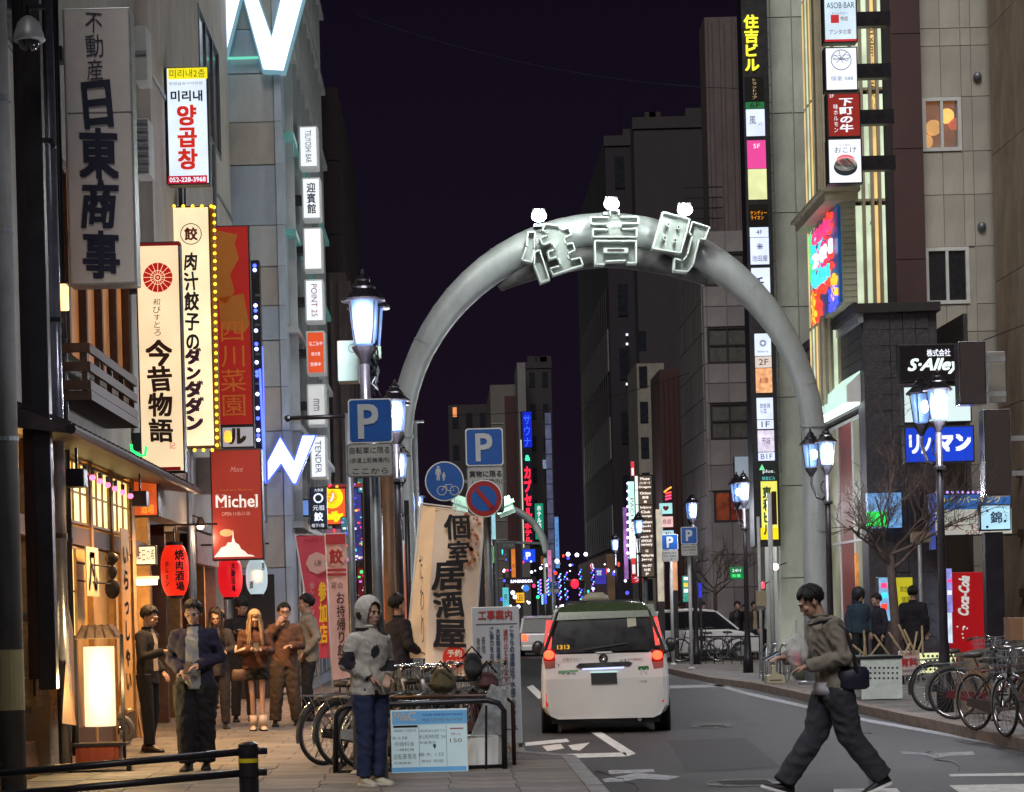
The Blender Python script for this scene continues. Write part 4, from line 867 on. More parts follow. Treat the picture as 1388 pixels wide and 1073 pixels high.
P(o, 'lamp_shade', MB().lathe([(.05,-.08),(.065,-.02),(.05,.08),(.02,.1)], c, 10), em('amber_lamp', (255,165,50), 2.0)); P(o, 'arm', MB().bar(c+Vector((0,0,.02)), c+Vector((0,.12,.1)), .03), bronze_metal)
m = mich = sign('michel_sign', 'red lit sign reading Michel with a pale island abbey silhouette', 'sign', (286,608,356,759), 88, em('michel_red', (158,52,40), .72, .22, 1.6), [
    ('T','Mont',321,636,18,7,K('pale_pink',(215,160,150),emis=lin((200,140,130)),es=.4),dict(shear=.4)), ('T','Fashion Beauty',321,664,44,4,MATS['gold_letter']), ('T','Michel',321,679,57,17,em('michel_white',(240,228,218),.85,.03),dict(off=.015)),
    ('T','OPEN 11:00-21:00',320,696,38,5,MATS['pale_pink'],dict(off=0)),
    ('P',[(290,755),(296,748),(300,742),(306,740),(309,735),(314,735),(315,729),(316,717),(317,729),(319,735),(324,738),(327,744),(332,747),(336,751),(342,752),(346,754)],MATS['michel_white']), ('D',307,722,9,em('michel_glow',(235,165,110),.8),.55)], depth=.3, frame=2)
for a, b_, y_ in [(293,297,687.3),(300,304,687.3),(305,308,687.3),(324,328,687.3),(330,334,687.3),(345,349,687.3),(293,297,670.7),(301,305,670.7),(323.5,326,670.7),(344.5,347,670.7)]:
    c = W((a+b_)/2, y_, 88); P(mich, 'serif', MB().box(c.x-(b_-a)/176, c.x+(b_-a)/176, F/88-.0195, F/88-.0165, c.z-.003, c.z+.003), MATS['michel_white'])
# blue LED blade
led = sign('led_blade_sign', 'dark narrow blade sign with blue light dots and a blue neon edge', 'sign', (338,352,355,658), 78, dark_wall, [], depth=.3, case=dark_wall)
bl = em('blue_led', (70,90,255), 3.5); bl2 = em('blue_white_led', (190,200,255), 4)
for py in (360,366,414,421,430,448,466,473,491,504,509,534,553,567,583,590,596):
    c = W(345+(py-350)*.022, py, 78); P(led, 'led', MB().ball((c.x, c.y-.02, c.z), .034, 8, 6), bl2 if (py//7) % 3 else bl, smooth=True)
c0, c1 = W(352.5,500,78), W(359.5,652,78); P(led, 'neon_edge', MB().tube([(c0.x,c0.y-.04,c0.z),(c1.x,c1.y-.04,c1.z)], .022, 6), bl)
c0, c1 = W(356,470,78), W(360,655,78); P(led, 'neon_edge', MB().tube([(c0.x,c0.y-.02,c0.z),(c1.x,c1.y-.02,c1.z)], .012, 6), bl)
for py in (400,440,480,520): 
    c = W(350, py, 78); P(led, 'louvre', MB().box(c.x-.05, c.x+.03, c.y-.03, c.y-.007, c.z-.02, c.z+.02), grey_metal)
# the W logos
def wlogo(label, Zf, s, y, d, mat, edge, poly=None):
    poly = poly or [Zf(p) for p in [(88,738),(86,660),(135,565),(186,650),(214,562),(267,562),(194,742),(180,742),(138,672)]]
    q = [(W(a,b_,s).x, W(a,b_,s).z) for a, b_ in poly]; cx = sum(a for a,_ in q)/len(q); zz_ = min(b_ for _,b_ in q)
    o = thing('zigzag_logo', label, 'logo sign', (cx, y+d/2, zz_))
    P(o, 'letter_body', MB().prism(q, y, y+d), edge); n = len(q); ar = sum(q[i][0]*q[(i+1)%n][1]-q[(i+1)%n][0]*q[i][1] for i in range(n)); w_ = (.035 if d > .2 else .022)*(1 if ar > 0 else -1); ins = []
    for i in range(n):
        a, b_, c_ = Vector(q[i-1]), Vector(q[i]), Vector(q[(i+1)%n]); n1 = Vector((-(b_-a).y, (b_-a).x)).normalized(); n2 = Vector((-(c_-b_).y, (c_-b_).x)).normalized(); m_ = (n1+n2); m_ = m_/max(.5, m_.length_squared)*2 if m_.length_squared > .1 else n1; v = b_+m_*w_; ins.append((v.x, v.y))
    P(o, 'letter_face', MB().prism(ins, y-.02, y-.002), mat)
    return o
wl = em('logo_white', (225,235,255), 1.6, .05); we = em('logo_edge', (70,100,235), 1.3)
wlogo('small glowing white zigzag logo with blue edges beside the blade sign', lambda p: (330+p[0]/2.683, 380+p[1]/2.683), 71, F/71-.1, .12, wl, we)
wb = wlogo('huge glowing white zigzag logo cut by the top of the picture', None, 70.3, F/70.3, .28, wl, em('logo_edge_teal', (110,150,165), .9), [(309,70),(328,-8),(355,96),(386,98),(412,0),(443,-120),(404,-120),(378,0),(368,46),(353,0),(338,-60),(318,-60),(300,10),(282,80),(250,-100),(222,-100),(262,170),(284,170)])
P(wb, 'light_tube', MB().box(W(309,75,70).x, W(352,75,70).x, F/70.3+.1, F/70.3+.16, W(330,76,70.3).z-.02, W(330,76,70.3).z+.02), em('teal_tube', (110,220,190), .9))
# lit cabinet column
cab = [((405,170,431,227),'TSUYOSHI BAR','white cabinet sign reading a bar name sideways, topmost of the narrow column',lit_white,ink),
       ((409,240,435,297),'迎賓館','white cabinet sign with three dark characters, second from the top',lit_white,ink),
       ((411,308,437,366),'','blank bright white cabinet sign in the narrow column',em('blank_white',(245,245,245),1.1),None),
       ((413,378,439,436),'POINT 25','white cabinet sign with the red number 25',lit_white,K('red_num',(190,70,60))),
       ((415,448,441,507),'なごみや','orange-red cabinet sign in the narrow column',em('cab_orange',(225,85,45),.85),lit_white),
       ((416,520,442,577),'mm','pale grey cabinet sign with two small letters, second from the bottom',em('cab_grey',(205,205,205),.85),K('mid_ink',(110,110,120))),
       ((420,590,443,648),'TENDER','white cabinet sign with small dark print, lowest of the narrow column',lit_white,ink)]
for r, tx, lab, f, tm in cab:
    xm, ym = (r[0]+r[2])/2, (r[1]+r[3])/2
    els = []
    if tx == 'なごみや': els = [('T',tx,xm,ym-12,18,6,lit_white),('T','焼き鳥',xm,ym+2,12,5,lit_white),('T','営業中',xm,ym+16,14,5,lit_white)]
    elif tx == '迎賓館': els = [('T',tx,xm,ym,12,42,tm,dict(v=True,off=.02))]
    elif tx: els = [('T',tx,xm,ym,9 if len(tx)>3 else 10,44 if len(tx)>3 else 14,tm,dict(rot=0))] if False else [('T',tx,xm,ym,44 if len(tx)>3 else 16,8,tm,dict(rot=-math.pi/2))]
    o = sign('cabinet_sign', lab, 'sign', r, 67.6, f, els, depth=.5, case=K('cab_case',(190,192,190),emis=lin((190,192,190)),es=.25), frame=2.4, group='column of cabinet signs on the panelled building', bev=.03, brackets=((ym,10),), wall=CX1-.02)
# lanterns
def plantern(name, label, px, py, s, w, h, rgb, st, els, cap=black_metal):
    c = W(px, py, s); rx, hz = w/s/2, h/s/2
    o = thing(name, label, 'paper lantern', (c.x, c.y, c.z-hz))
    prof = [(rx*.62,-hz)] + [(rx*(1-.42*abs(t_)**3.2)*(1+.012*(k%2)), hz*t_) for k, t_ in enumerate([-.93+1.86*i/22 for i in range(23)])] + [(rx*.62,hz)]
    P(o, 'paper_shade', MB().lathe(prof, c, 24), em(name+'_glow_'+str(px), rgb, st, .15, 3), smooth=True)
    P(o, 'top_ring', MB().lathe([(rx*.6,hz),(rx*.6,hz+.05)], c, 16), cap); P(o, 'bottom_ring', MB().lathe([(rx*.6,-hz-.04),(rx*.6,-hz)], c, 16), cap); P(o, 'cord', MB().tube([c+Vector((0,0,hz)), c+Vector((0,0,hz+.25))], .012, 6), cap)
    for e in els: text(o, *e[:5], s, e[5], c.y-rx-.012, v=True, brush=True, off=.03)
    return o
plantern('red_lantern', 'big red paper lantern with black letters 焼肉酒場', 237, 773, 92, 38, 68, (240,42,20), .95, [('焼肉酒場',246,773,13,56,ink),('ホルモン',229,778,5,34,ink)])
plantern('red_lantern', 'smaller red paper lantern hanging under the Michel sign', 312, 782, 84, 33, 54, (225,25,35), .9, [('大衆酒場',318,782,6,40,ink_blue)])
plantern('white_lantern', 'white paper lantern hanging beside the smaller red lantern', 348, 782, 84, 29, 46, (190,210,215), .85, [('居',358,768,4,10,ink),('酒',342,793,5,10,ink)])
P(bB, 'lantern_rail', MB().bar((-4.3, F/92, 2.95), (-3.4, F/92, 2.95), .03), bronze_metal); P(bB, 'lantern_rail', MB().bar((-4.3, F/84, 2.75), (-2.9, F/84, 2.75), .03), bronze_metal)
c = W(272, 711, 88)
o = thing('spot_lamp', 'small white-hot spot lamp on a bracket between the red lantern and the Michel sign', 'spotlight', c)
P(o, 'housing', MB().lathe([(.03,.12),(.06,.05),(.09,-.02)], c, 12), bronze_metal); P(o, 'bulb', MB().ball(c+Vector((0,-.03,-.02)), .055, 10, 8), em('spot_bulb', (255,225,195), 8)); P(o, 'arm', MB().tube([c+Vector((0,0,.1)), (-4.2, c.y, c.z+.25)], .015, 6), bronze_metal)
point('spot_light', c+Vector((.1,-.3,-.2)), 4, (255,210,170), .05)
# orange sign, menu board and tube light at shop B (on the facade plane)
sign('orange_shop_sign', 'orange lit shop sign behind the lower end of the awning', 'sign', (176,623,214,700), 101, em('orange_face', (226,92,40), .8, .3, 3), [('T','酒場',200,690,18,12,em('orange_letter',(255,170,60),1.1)),('R',180,640,212,643,MATS['orange_letter'])], depth=.3)
c = W(184, 607, 103); o = thing('green_neon', 'green neon squiggle left of the cream izakaya sign', 'neon sign', c); P(o, 'neon_tube', MB().tube([c+Vector((-.06,0,.05)), c+Vector((-.05,0,-.03)), c+Vector((.05,0,-.1)), c+Vector((.12,0,-.1)), c+Vector((.14,0,.02))], .02, 6), em('green_tube', (40,230,110), 2))
sign('white_menu_board', 'small lit white menu board above the tube light by the red lantern', 'sign', (183,739,212,766), 100, lit_warm, [('T','本日の肴',198,752,24,17,ink,dict(brush=True))], depth=.1)
C_ = W(197, 789, 100); o = thing('tube_light', 'bright white tube light under the small menu board', 'lamp', C_); P(o, 'tube', MB().tube([(C_.x-.16,C_.y,C_.z),(C_.x+.16,C_.y,C_.z)], .04, 10), em('white_tube', (255,240,215), 4)); P(o, 'case', MB().box(C_.x-.18,C_.x+.18,C_.y-.03,C_.y+.08,C_.z+.04,C_.z+.08), whitep)
sign('wood_tablet_sign', 'small standing wooden tablet sign on a ledge above the red lantern', 'sign', (220,672,238,722), 90, K('tablet', (190,170,130), emis=lin((190,160,110)), es=.3), [], depth=.12, case=dark_wood)
for i in range(3):
    px = [221,232,244][i]; a_ = W(px, 850, 84); zz0 = W(px,905,84).z; zz1 = W(px,805,84).z
    o = thing('shop_curtain_pole', ['brown shop banner with dark brushed letters right of the businessman','narrow pale shop banner behind the standing businessman','brown shop banner beneath the big red lantern'][[1,2,0][i]], 'banner', (a_.x, a_.y, 0)); P(o, 'pole', MB().tube([(a_.x-.09,a_.y,0),(a_.x-.09,a_.y,zz1+.1)], .012, 6), dark_wood)
    P(o, 'cloth', MB().box(a_.x-.07, a_.x+.05, a_.y-.01, a_.y+.005, max(.2, zz0), zz1), K('banner_brown'+str(i), [(140,85,50),(190,150,120),(150,90,60)][i])); text(o, 'やきにく', px, 852, 5, 80, 84, ink, a_.y-.016, v=True)
# black/gold lattice: floor signs and izakaya lamp stand
# standing lantern with little roof
c = W(135, 928, 131.5); zt_, zb_ = W(135,876,131.5).z, W(135,984,131.5).z; rx = 21/131.5
o = thing('floor_lantern', 'tall white glowing paper lantern under a small wooden roof in front of the izakaya', 'lantern', (c.x, c.y, 0))
P(o, 'paper_shade', MB().lathe([(rx*.98,zb_),(rx,zb_+.02),(rx,zt_-.02),(rx*.98,zt_)], (c.x,c.y,0), 24), em('floor_lantern_paper', (255,238,190), 1.05, .05), smooth=True)
for sx in (-1,1): P(o, 'post', MB().box(c.x+sx*.24-.015, c.x+sx*.24+.015, c.y-.015, c.y+.015, .06, zt_+.12), black_metal)
rf = P(o, 'roof', MB().prism([(c.x-.22,zt_+.08),(c.x-.14,zt_+.22),(c.x+.14,zt_+.22),(c.x+.24,zt_+.08)], c.y-.2, c.y+.2), pm('bark_roof', (.16,.10,.07), .9, var=.4, scale=14, bump=.6), .01)
for k in range(5): P(rf, 'batten', MB().bar((c.x-.2+k*.1, c.y-.205, zt_+.085), (c.x-.13+k*.065, c.y-.19, zt_+.225), .015), dark_wood)
P(o, 'shelf', MB().box(c.x-.28, c.x+.28, c.y-.15, c.y+.15, zb_-.2, zb_-.17), black_metal); P(o, 'crate', MB().box(c.x-.24, c.x+.2, c.y-.14, c.y+.14, .07, zb_-.2), K('red_crate', (110,45,28)))
for k in range(4): P(o, 'crate_slat', MB().box(c.x-.2+k*.1, c.x-.14+k*.1, c.y-.15, c.y-.141, .08, zb_-.21), MATS['red_crate'])
P(o, 'base_frame', MB().box(c.x-.36, c.x+.34, c.y-.18, c.y+.18, .05, .075), black_metal)
for sx in (-1,1): P(o, 'caster', MB().ball((c.x+sx*.3, c.y-.14, .03), .03, 8, 6), rubber)
point('lantern_light', (c.x+.1, c.y-.45, .9), 12, (255,220,150), .1)

# banner with calligraphy and noren on the izakaya front, plants
for (px0, px1, py0, py1, tx, cl, lab) in [(116,134,740,808,'凡','paper_banner','white paper banner with one brushed character on the izakaya front'), (163,180,715,960,'いらっしゃい','amber_banner','amber cloth banner with dark brushed writing at the far end of the izakaya front')]:
    a_ = FX(px0, py0, XA+.12); b_ = FX(px1, py1, XA+.12); zt2 = a_.z; zb2 = max(.25, W((px0+px1)/2, py1, (F/((a_.y+b_.y)/2))).z)
    o = thing('cloth_banner', lab, 'banner', (XA+.12, (a_.y+b_.y)/2, zb2))
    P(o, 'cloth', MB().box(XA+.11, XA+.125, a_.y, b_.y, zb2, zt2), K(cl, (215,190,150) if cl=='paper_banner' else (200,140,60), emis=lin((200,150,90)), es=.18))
    vs_, fs_ = [], []
    for k, ch in enumerate(tx):
        a2_, f2_ = raw_text(ch, 2, .03); n = len(vs_); vs_ += [(q_[0], q_[1]-k*1.1, 0) for q_ in a2_]; fs_ += [tuple(i+n for i in f) for f in f2_]
    zlo, zhi = min(v[1] for v in vs_), max(v[1] for v in vs_); hh = (zt2-zb2)*.8/(zhi-zlo); ww = (b_.y-a_.y)*.75
    P(o, 'lettering', MB().add([(XA+.129, a_.y+(b_.y-a_.y)*.12+v[0]*ww, zb2+(zt2-zb2)*.1+(v[1]-zlo)*hh) for v in vs_], fs_), ink)
rr = random.Random(5); leafm = pm('leaf', (.06,.09,.03), .6, var=.4, scale=30)
def leafplant(name, label, cat, c, h, spread, n, m=leafm, pot=True, potc=(120,60,40)):
    o = thing(name, label, cat, c); mb = MB(); st = MB()
    for k in range(n):
        a = rr.uniform(0, 6.28); z = h*rr.uniform(.3, 1); r = spread*rr.uniform(.1, 1)
        p = Vector((c[0]+r*math.cos(a), c[1]+r*math.sin(a), c[2]+z)); d = Vector((math.cos(a+rr.uniform(-1,1)), math.sin(a), rr.uniform(-.5,.6))).normalized()*.075; w_ = Vector((-d.y, d.x, 0)).normalized()*.022
        mb.add([p, p+d*.5+w_, p+d, p+d*.5-w_], [(0,1,2,3)])
        if k % 6 == 0: st.tube([(c[0]+r*.15*math.cos(a), c[1]+r*.15*math.sin(a), c[2]+.2), p], .006, 4)
    P(o, 'foliage', mb, m); P(o, 'stem', st, dark_wood)
    if pot: P(o, 'pot', MB().lathe([(.1,0),(.14,.22),(.155,.25)], c, 14), K('pot'+str(potc[0]), potc))
    return o
leafplant('potted_plant', 'leafy potted plant between the steel cabinet and the floor lantern', 'plant', G(95, 1012), 1.9, .28, 260)
leafplant('potted_plant', 'low potted plant with glowing lights at the foot of the izakaya wall', 'plant', G(92, 1000)+Vector((.05,1.2,0)), .9, .25, 120, potc=(80,60,50))
for k in range(6):
    c = G(95,1005)+Vector((rr.uniform(-.1,.15), rr.uniform(0,.5), rr.uniform(.15,.6))); P(bA, 'fairy_light', MB().ball(c, .014, 6, 4), em('fairy', (255,190,70), 6))
P(bA, 'leaning_panel', MB().add([FX(80,800,XA+.1)+Vector((.1,0,-.2)), FX(84,980,XA+.35), FX(113,985,XA+.3), FX(104,880,XA+.1)], [(0,1,2,3)]), pm('leaning_board', lin((120,85,60)), .6, var=.4, scale=5))
c = FX(152, 780, XA+.3); o = thing('shop_sign_cutout', 'black gourd-shaped hanging sign on thin rods by the paper banner', 'sign', c)
P(o, 'board', MB().ball(c+Vector((0,0,-.15)), (.09,.03,.12), 12, 8).ball(c+Vector((0,0,.05)), (.06,.03,.09), 12, 8).ball(c+Vector((0,0,.2)), (.08,.03,.07), 12, 8), black_metal, smooth=True)
for dz in (.1, -.1): P(o, 'rod', MB().tube([c+Vector((-.7,-1.2,dz+.1)), c+Vector((0,0,dz))], .012, 6), black_metal)
o = thing('sandwich_board', 'folding wooden menu stand beside the standing businessman', 'menu board', G(170, 1000))
g = G(172, 1000); P(o, 'frame', MB().bar(g+Vector((-.18,0,0)), g+Vector((-.02,.1,1.05)), .03).bar(g+Vector((.2,0,0)), g+Vector((.04,.1,1.05)), .03).bar(g+Vector((-.12,.05,.45)), g+Vector((.14,.05,.45)), .03), warm_wood); P(o, 'shelf', MB().box(g.x-.13, g.x+.13, g.y, g.y+.2, .47, .5), warm_wood)
o = thing('trolley_wheel', 'grey cart wheel leaning behind the floor lantern', 'wheel', G(162, 1008)); g = G(162, 1010)
P(o, 'tyre', MB().ring(g+Vector((0,0,.19)), .16, .04, 24, 6), K('grey_rubber', (95,95,100))); P(o, 'hub', MB().ball(g+Vector((0,0,.19)), (.06,.03,.06), 10, 6), chrome)

# ---------------------------------------------------------------- left edge: pole, camera, cabinet
g = G(9, 1015); o = thing('utility_pole', 'thick grey utility pole at the left edge of the picture', 'pole', (g.x, 20.2, 0)); xx = W(6, 500, 148).x
P(o, 'shaft', MB().tube([(xx,20.2,0),(xx,20.2,12)], .12, 20), pm('pole_concrete', (.2,.2,.2), .8, var=.2, scale=3, stain=.4), smooth=True)
for z in (3.2, 5.1, 6.3): P(o, 'band', MB().lathe([(.122,0),(.13,0),(.13,.04),(.122,.04)], (xx,20.2,z), 18), grey_metal)
P(o, 'sticker', MB().lathe([(.1215,0),(.1225,0),(.1225,.55),(.1215,.55)], (xx,20.2,.75), 18, cap=False), K('sticker', (150,140,100)))
xx = W(52, 400, 142).x
o = thing('black_post', 'thick black steel post carrying the dome camera at the left', 'pole', (xx, F/142, 0)); P(o, 'shaft', MB().box(xx-.08, xx+.09, F/142-.08, F/142+.08, .9, 10), black_metal, .01); P(o, 'plate', MB().box(xx-.18, xx-.085, F/142-.02, F/142+.03, 1.0, 10), K('aubergine', (40,24,34)))
c = W(39, 45, 146); o = thing('dome_camera', 'grey dome security camera on the black post', 'camera', c)
P(o, 'housing', MB().lathe([(.03,.16),(.06,.14),(.1,.10),(.135,.0),(.15,-.06),(.14,-.075)], c, 20), pm('camera_grey', (.30,.31,.32), .4, .2), smooth=True); P(o, 'dome', MB().ball(c+Vector((0,0,-.07)), (.105,.105,.1), 16, 10), pm('dome_black', (.01,.01,.012), .08, spec=1), smooth=True); P(o, 'arm', MB().tube([c+Vector((0,0,.14)), c+Vector((0,0,.24)), c+Vector((.14,.06,.26))], .03, 8), black_metal)
c = W(62, 190, 142); o = thing('post_clamp', 'small dark clamp fitting on the black post below the dome camera', 'fitting', c); P(o, 'bracket', MB().bar(c+Vector((-.12,0,0)), c+Vector((.08,0,0)), .05).bar(c+Vector((.05,0,.0)), c+Vector((.08,0,-.08)), .05), black_metal, .01)
xx = W(90, 500, 128)
for (px, y_, r, m) in [(80, 23.4, .022, silvercase), (74, 22.6, .07, pm('glossy_pipe', (.2,.2,.25), .2, .6)), (86, 23.9, .035, black_metal)]:
    p_ = W(px, 450, F/y_).x; o = thing('drain_pipe', {80:'thin silver pipe between the black post and the plaster wall',74:'glossy grey-blue pipe right behind the black post',86:'thin black pipe against the izakaya corner'}[px], 'pipe', (p_, y_, 0)); P(o, 'pipe', MB().tube([(p_,y_,.1),(p_,y_,9)], r, 12), m, smooth=True)
    for z in (2.4,4.6): P(o, 'clip', MB().lathe([(r+.001,0),(r+.012,0),(r+.012,.05),(r+.001,.05)], (p_,y_,z), 12), black_metal)
g0 = W(12, 1020, 134); 
o = thing('steel_cabinet', 'waist-high brushed steel street cabinet reflecting warm light at the left', 'cabinet', (W(32,900,134).x, F/134, 0)); xa_, xb_ = W(12,900,134).x, W(66,900,134).x; zt_ = W(30,832,134).z
steelw = pm('brushed_steel', (.42,.40,.38), .28, .9, var=.25, scale=2, bump=.05)
P(o, 'body', MB().box(xa_, xb_, F/134, F/134+.5, 0, zt_), steelw, .01); P(o, 'door', MB().box(xa_+.05, xb_-.08, F/134-.015, F/134-.001, .7, zt_-.08), pm('warm_reflection_steel', (.6,.5,.35), .25, .8, var=.3)); P(o, 'handle', MB().bar((xb_-.14, F/134-.04, .8), (xb_-.14, F/134-.04, zt_-.15), .025), black_metal); P(o, 'top', MB().box(xa_-.01, xb_+.01, F/134-.02, F/134+.51, zt_, zt_+.02), grey_metal)  # door colour has the warm reflection painted into the steel

# ---------------------------------------------------------------- the barrier at the lower left
zt_ = lambda px, py, s: W(px, py, s)
o = thing('tube_barrier', 'black two-rail tube barrier ending in a post with a yellow band', 'barrier', (-1.75, F/163, 0))
sB = 158.0; pc = W(337, 1040, sB); yy = pc.y
P(o, 'post', MB().lathe([(.085,-.0),(.085,W(337,1008,sB).z),(.05,W(337,1005,sB).z)], (pc.x,yy,0), 20), black_metal, smooth=False)
P(o, 'reflective_band', MB().lathe([(.0855,0),(.0875,0),(.0875,.035),(.0855,.035)], (pc.x,yy,W(337,1033,sB).z), 20, cap=False), K('yellow_band', (200,180,20)))
for (ya, yb) in [(1018,1049),(1047,1078)]:
    a_ = W(336, ya, sB); s0 = 160; b_ = W(-40, yb+3, s0); a_.y = yy
    P(o, 'rail', MB().tube([b_, a_], .032, 12), black_metal, smooth=True); P(o, 'rail_cap', MB().tube([a_, a_+Vector((.165,-.0,0))], .03, 12), black_metal, smooth=True); P(o, 'collar', MB().lathe([(.087,-.03),(.095,-.03),(.095,.03),(.087,.03)], (pc.x,yy,a_.z), 20), black_metal)

# ---------------------------------------------------------------- road signs in the left middle
blue_sign = K('blue_sign', (22,78,150), rough=.4, emis=lin((20,60,120)), es=.12); white_sign = K('white_sign', (165,165,160), rough=.45); red_sign = K('red_sign', (150,30,28), rough=.4)
def pole(name, label, px, s, ztop, r, m=grey_metal, z0=0, cat='pole'):
    p_ = W(px, 835, s); o = thing(name, label, cat, (p_.x, p_.y, z0)); P(o, 'shaft', MB().tube([(p_.x,p_.y,z0),(p_.x,p_.y,ztop)], r, 14), m, smooth=True); P(o, 'foot', MB().lathe([(r*2,0),(r*2,.02),(r,.05)], (p_.x,p_.y,z0), 14), m); return o
def plate(root, r, s, face, back=grey_metal, els=(), round_=False, y=None):
    C = W((r[0]+r[2])/2, (r[1]+r[3])/2, s); w, h = (r[2]-r[0])/s/2, (r[3]-r[1])/s/2
    if round_: q = [(C.x+w*math.cos(i*math.pi/20), C.z+h*math.sin(i*math.pi/20)) for i in range(40)]
    else:
        k = .1*w; q = [(C.x-w+k,C.z-h),(C.x+w-k,C.z-h),(C.x+w,C.z-h+k),(C.x+w,C.z+h-k),(C.x+w-k,C.z+h),(C.x-w+k,C.z+h),(C.x-w,C.z+h-k),(C.x-w,C.z-h+k)]
    pl = P(root, 'sign_plate', MB().prism(q, C.y, C.y+.02), back); e = .94
    P(root, 'sign_face', MB().prism([(C.x+(a-C.x)*e, C.z+(b_-C.z)*e) for a, b_ in q], C.y-.004, C.y-.001), face)
    elements(root, els, s, C.y+.009)
    return C
PW = K('sign_print_white', (185,190,195), rough=.4)
o = pole('sign_pole', 'grey pole carrying the two round blue and red traffic signs and the square P', 664, 118, 0+W(660,590,118).z, .05); 
plate(o, (631,580,682,631), 119, blue_sign, whitep, [('T','P',656,606,23,38,PW,dict(off=.02))])
plate(o, (633.5,632,683,695), 119, white_sign, grey_metal, [('T','貨物に限る',658,642,44,9,ink,dict(off=.02)), ('T','(  二区間内)',660,653,40,8,ink,dict(off=.0))])
plate(o, (631,650,681,701), 119.6, red_sign, whitep, [('D',656,675.5,17.3,blue_sign)], True)
a_, b_ = W(646,663,119.6), W(667,688,119.6); P(o, 'prohibition_bar', MB().bar((a_.x,a_.y-.012,a_.z), (b_.x,b_.y-.012,b_.z), .05, .012, up=(0,1,0)), red_sign)
for py in (600,640,676): c = W(660,py,118); P(o, 'clamp', MB().box(c.x-.08,c.x+.08,c.y-.09,c.y-.04,c.z-.02,c.z+.02), grey_metal)
c = plate(o, (576,625,629,679), 120, blue_sign, whitep, [], True)
a_, b_ = W(604,652,119), W(662,652,119); P(o, 'crossarm', MB().bar((a_.x,a_.y+.03,a_.z),(b_.x,b_.y+.03,b_.z),.035), grey_metal)
def fig(px, py, k, s, y, root):
    f = lambda u, v: (W(px+u*k, py+v*k, s).x, W(px+u*k, py+v*k, s).z)
    P(root, 'pictogram', MB().prism([f(-3,-5),(f(3,-5)),f(4.2,3),f(3,3),f(2,-1),f(2.2,11),f(.6,11),f(0,4),f(-.6,11),f(-2.2,11),f(-2,-1),f(-3,3),f(-4.2,3)], y-.009, y-.005), PW)
    c = f(0,-7); P(root, 'pictogram', MB().prism([(c[0]+1.9*k/s*math.cos(i*.63), c[1]+1.9*k/s*math.sin(i*.63)) for i in range(10)], y-.009, y-.005), PW)
fig(594,640,1.0,120,c.y,o); fig(601.5,645,.6,120,c.y,o)
for px in (599,616): q_ = W(px,665,120); P(o, 'pictogram', MB().ring((q_.x,c.y-.008,q_.z), .05, .006, 20, 4), PW)
pb = [W(a,b_,120) for a,b_ in [(599,665),(604,657),(612,657),(616,665),(607,665),(604,657)]]; P(o, 'pictogram', MB().tube([(v.x,c.y-.008,v.z) for v in pb], .006, 4), PW)
# bicycle parking sign on the lantern pole
o = pole('sign_pole', 'grey pole with the blue bicycle parking sign and its white plate', 513, 150, W(513,545,150).z, .05)
plate(o, (472,540,532,600), 152, blue_sign, whitep, [('T','P',499,571,28,47,PW,dict(off=.02))])
plate(o, (470,601,533,646), 152, white_sign, grey_metal, [('T','自転車に限る',501,610,54,9,ink,dict(off=.01)), ('T','(歩道上駐輪場内)',501,624,54,8,ink,dict(off=.0)), ('T','ここから',502,638,48,8,ink)])
o = pole('flag_arm_pole', 'pale pole with a black horizontal arm left of the bicycle parking sign', 479, 141, W(479,560,141).z, .035); a_, b_ = W(390,567,141), W(480,563,141); P(o, 'arm', MB().tube([a_, b_], .022, 8), black_metal, smooth=True); P(o, 'arm_tip', MB().ball(a_, .035, 8, 6), black_metal)
pole('cable_pole', 'brown-orange steel pole between the grey poles and the cream banners', 530, 112, W(530,640,112).z, .075, pm('rusty_orange', (.20,.11,.06), .55, .2, var=.3, scale=4, stain=.3))
pole('cable_pole', 'slim dark pole behind the bicycle parking sign', 555, 88, 3.3, .04, black_metal)
# cabinet and fittings on the near lantern pole
o = sign('signal_cabinet', 'pale grey-green control cabinet mounted beside the nearest street lantern', 'cabinet', (457,461,486,517), 143, pm('cabinet_green', lin((165,190,180)), .5, var=.1), [('O',478,472,5.5,K('seal_green',(90,130,120)),.5)], depth=.25, case=silvercase, frame=1.2)
c = W(500,490,144); o = thing('cable_bundle', 'tangled cables and small clamp on the nearest street lantern pole', 'cables', c)
rr = random.Random(9)
for k in range(6): P(o, 'cable', MB().tube([c+Vector((rr.uniform(.0,.1),rr.uniform(-.1,0),.2-j*.1+rr.uniform(-.03,.03))) for j in range(6)], .008, 5), grey_metal if k%2 else black_metal)
P(o, 'small_box', MB().box(c.x+.04,c.x+.12,c.y-.08,c.y,c.z+.02,c.z+.14), K('fitting_green',(150,175,150)), .01)
# slim arm light behind
c = W(563,700,92); o = thing('arm_light_pole', 'slim white pole with a short flat lamp arm behind the left leg of the arch', 'pole', (c.x,c.y,0)); zt2 = W(563,573,62).z; xx = W(564,640,62).x; P(o, 'shaft', MB().tube([(xx,F/62,0),(xx,F/62,zt2)], .05, 8), silvercase); P(o, 'arm', MB().box(xx-.03,xx+.2,F/62-.03,F/62+.03,zt2,zt2+.05), silvercase)
o.location = (xx, F/62, 0)
for ch in o.children: ch.data.transform(Matrix.Translation((c.x-xx, c.y-F/62, 0)))

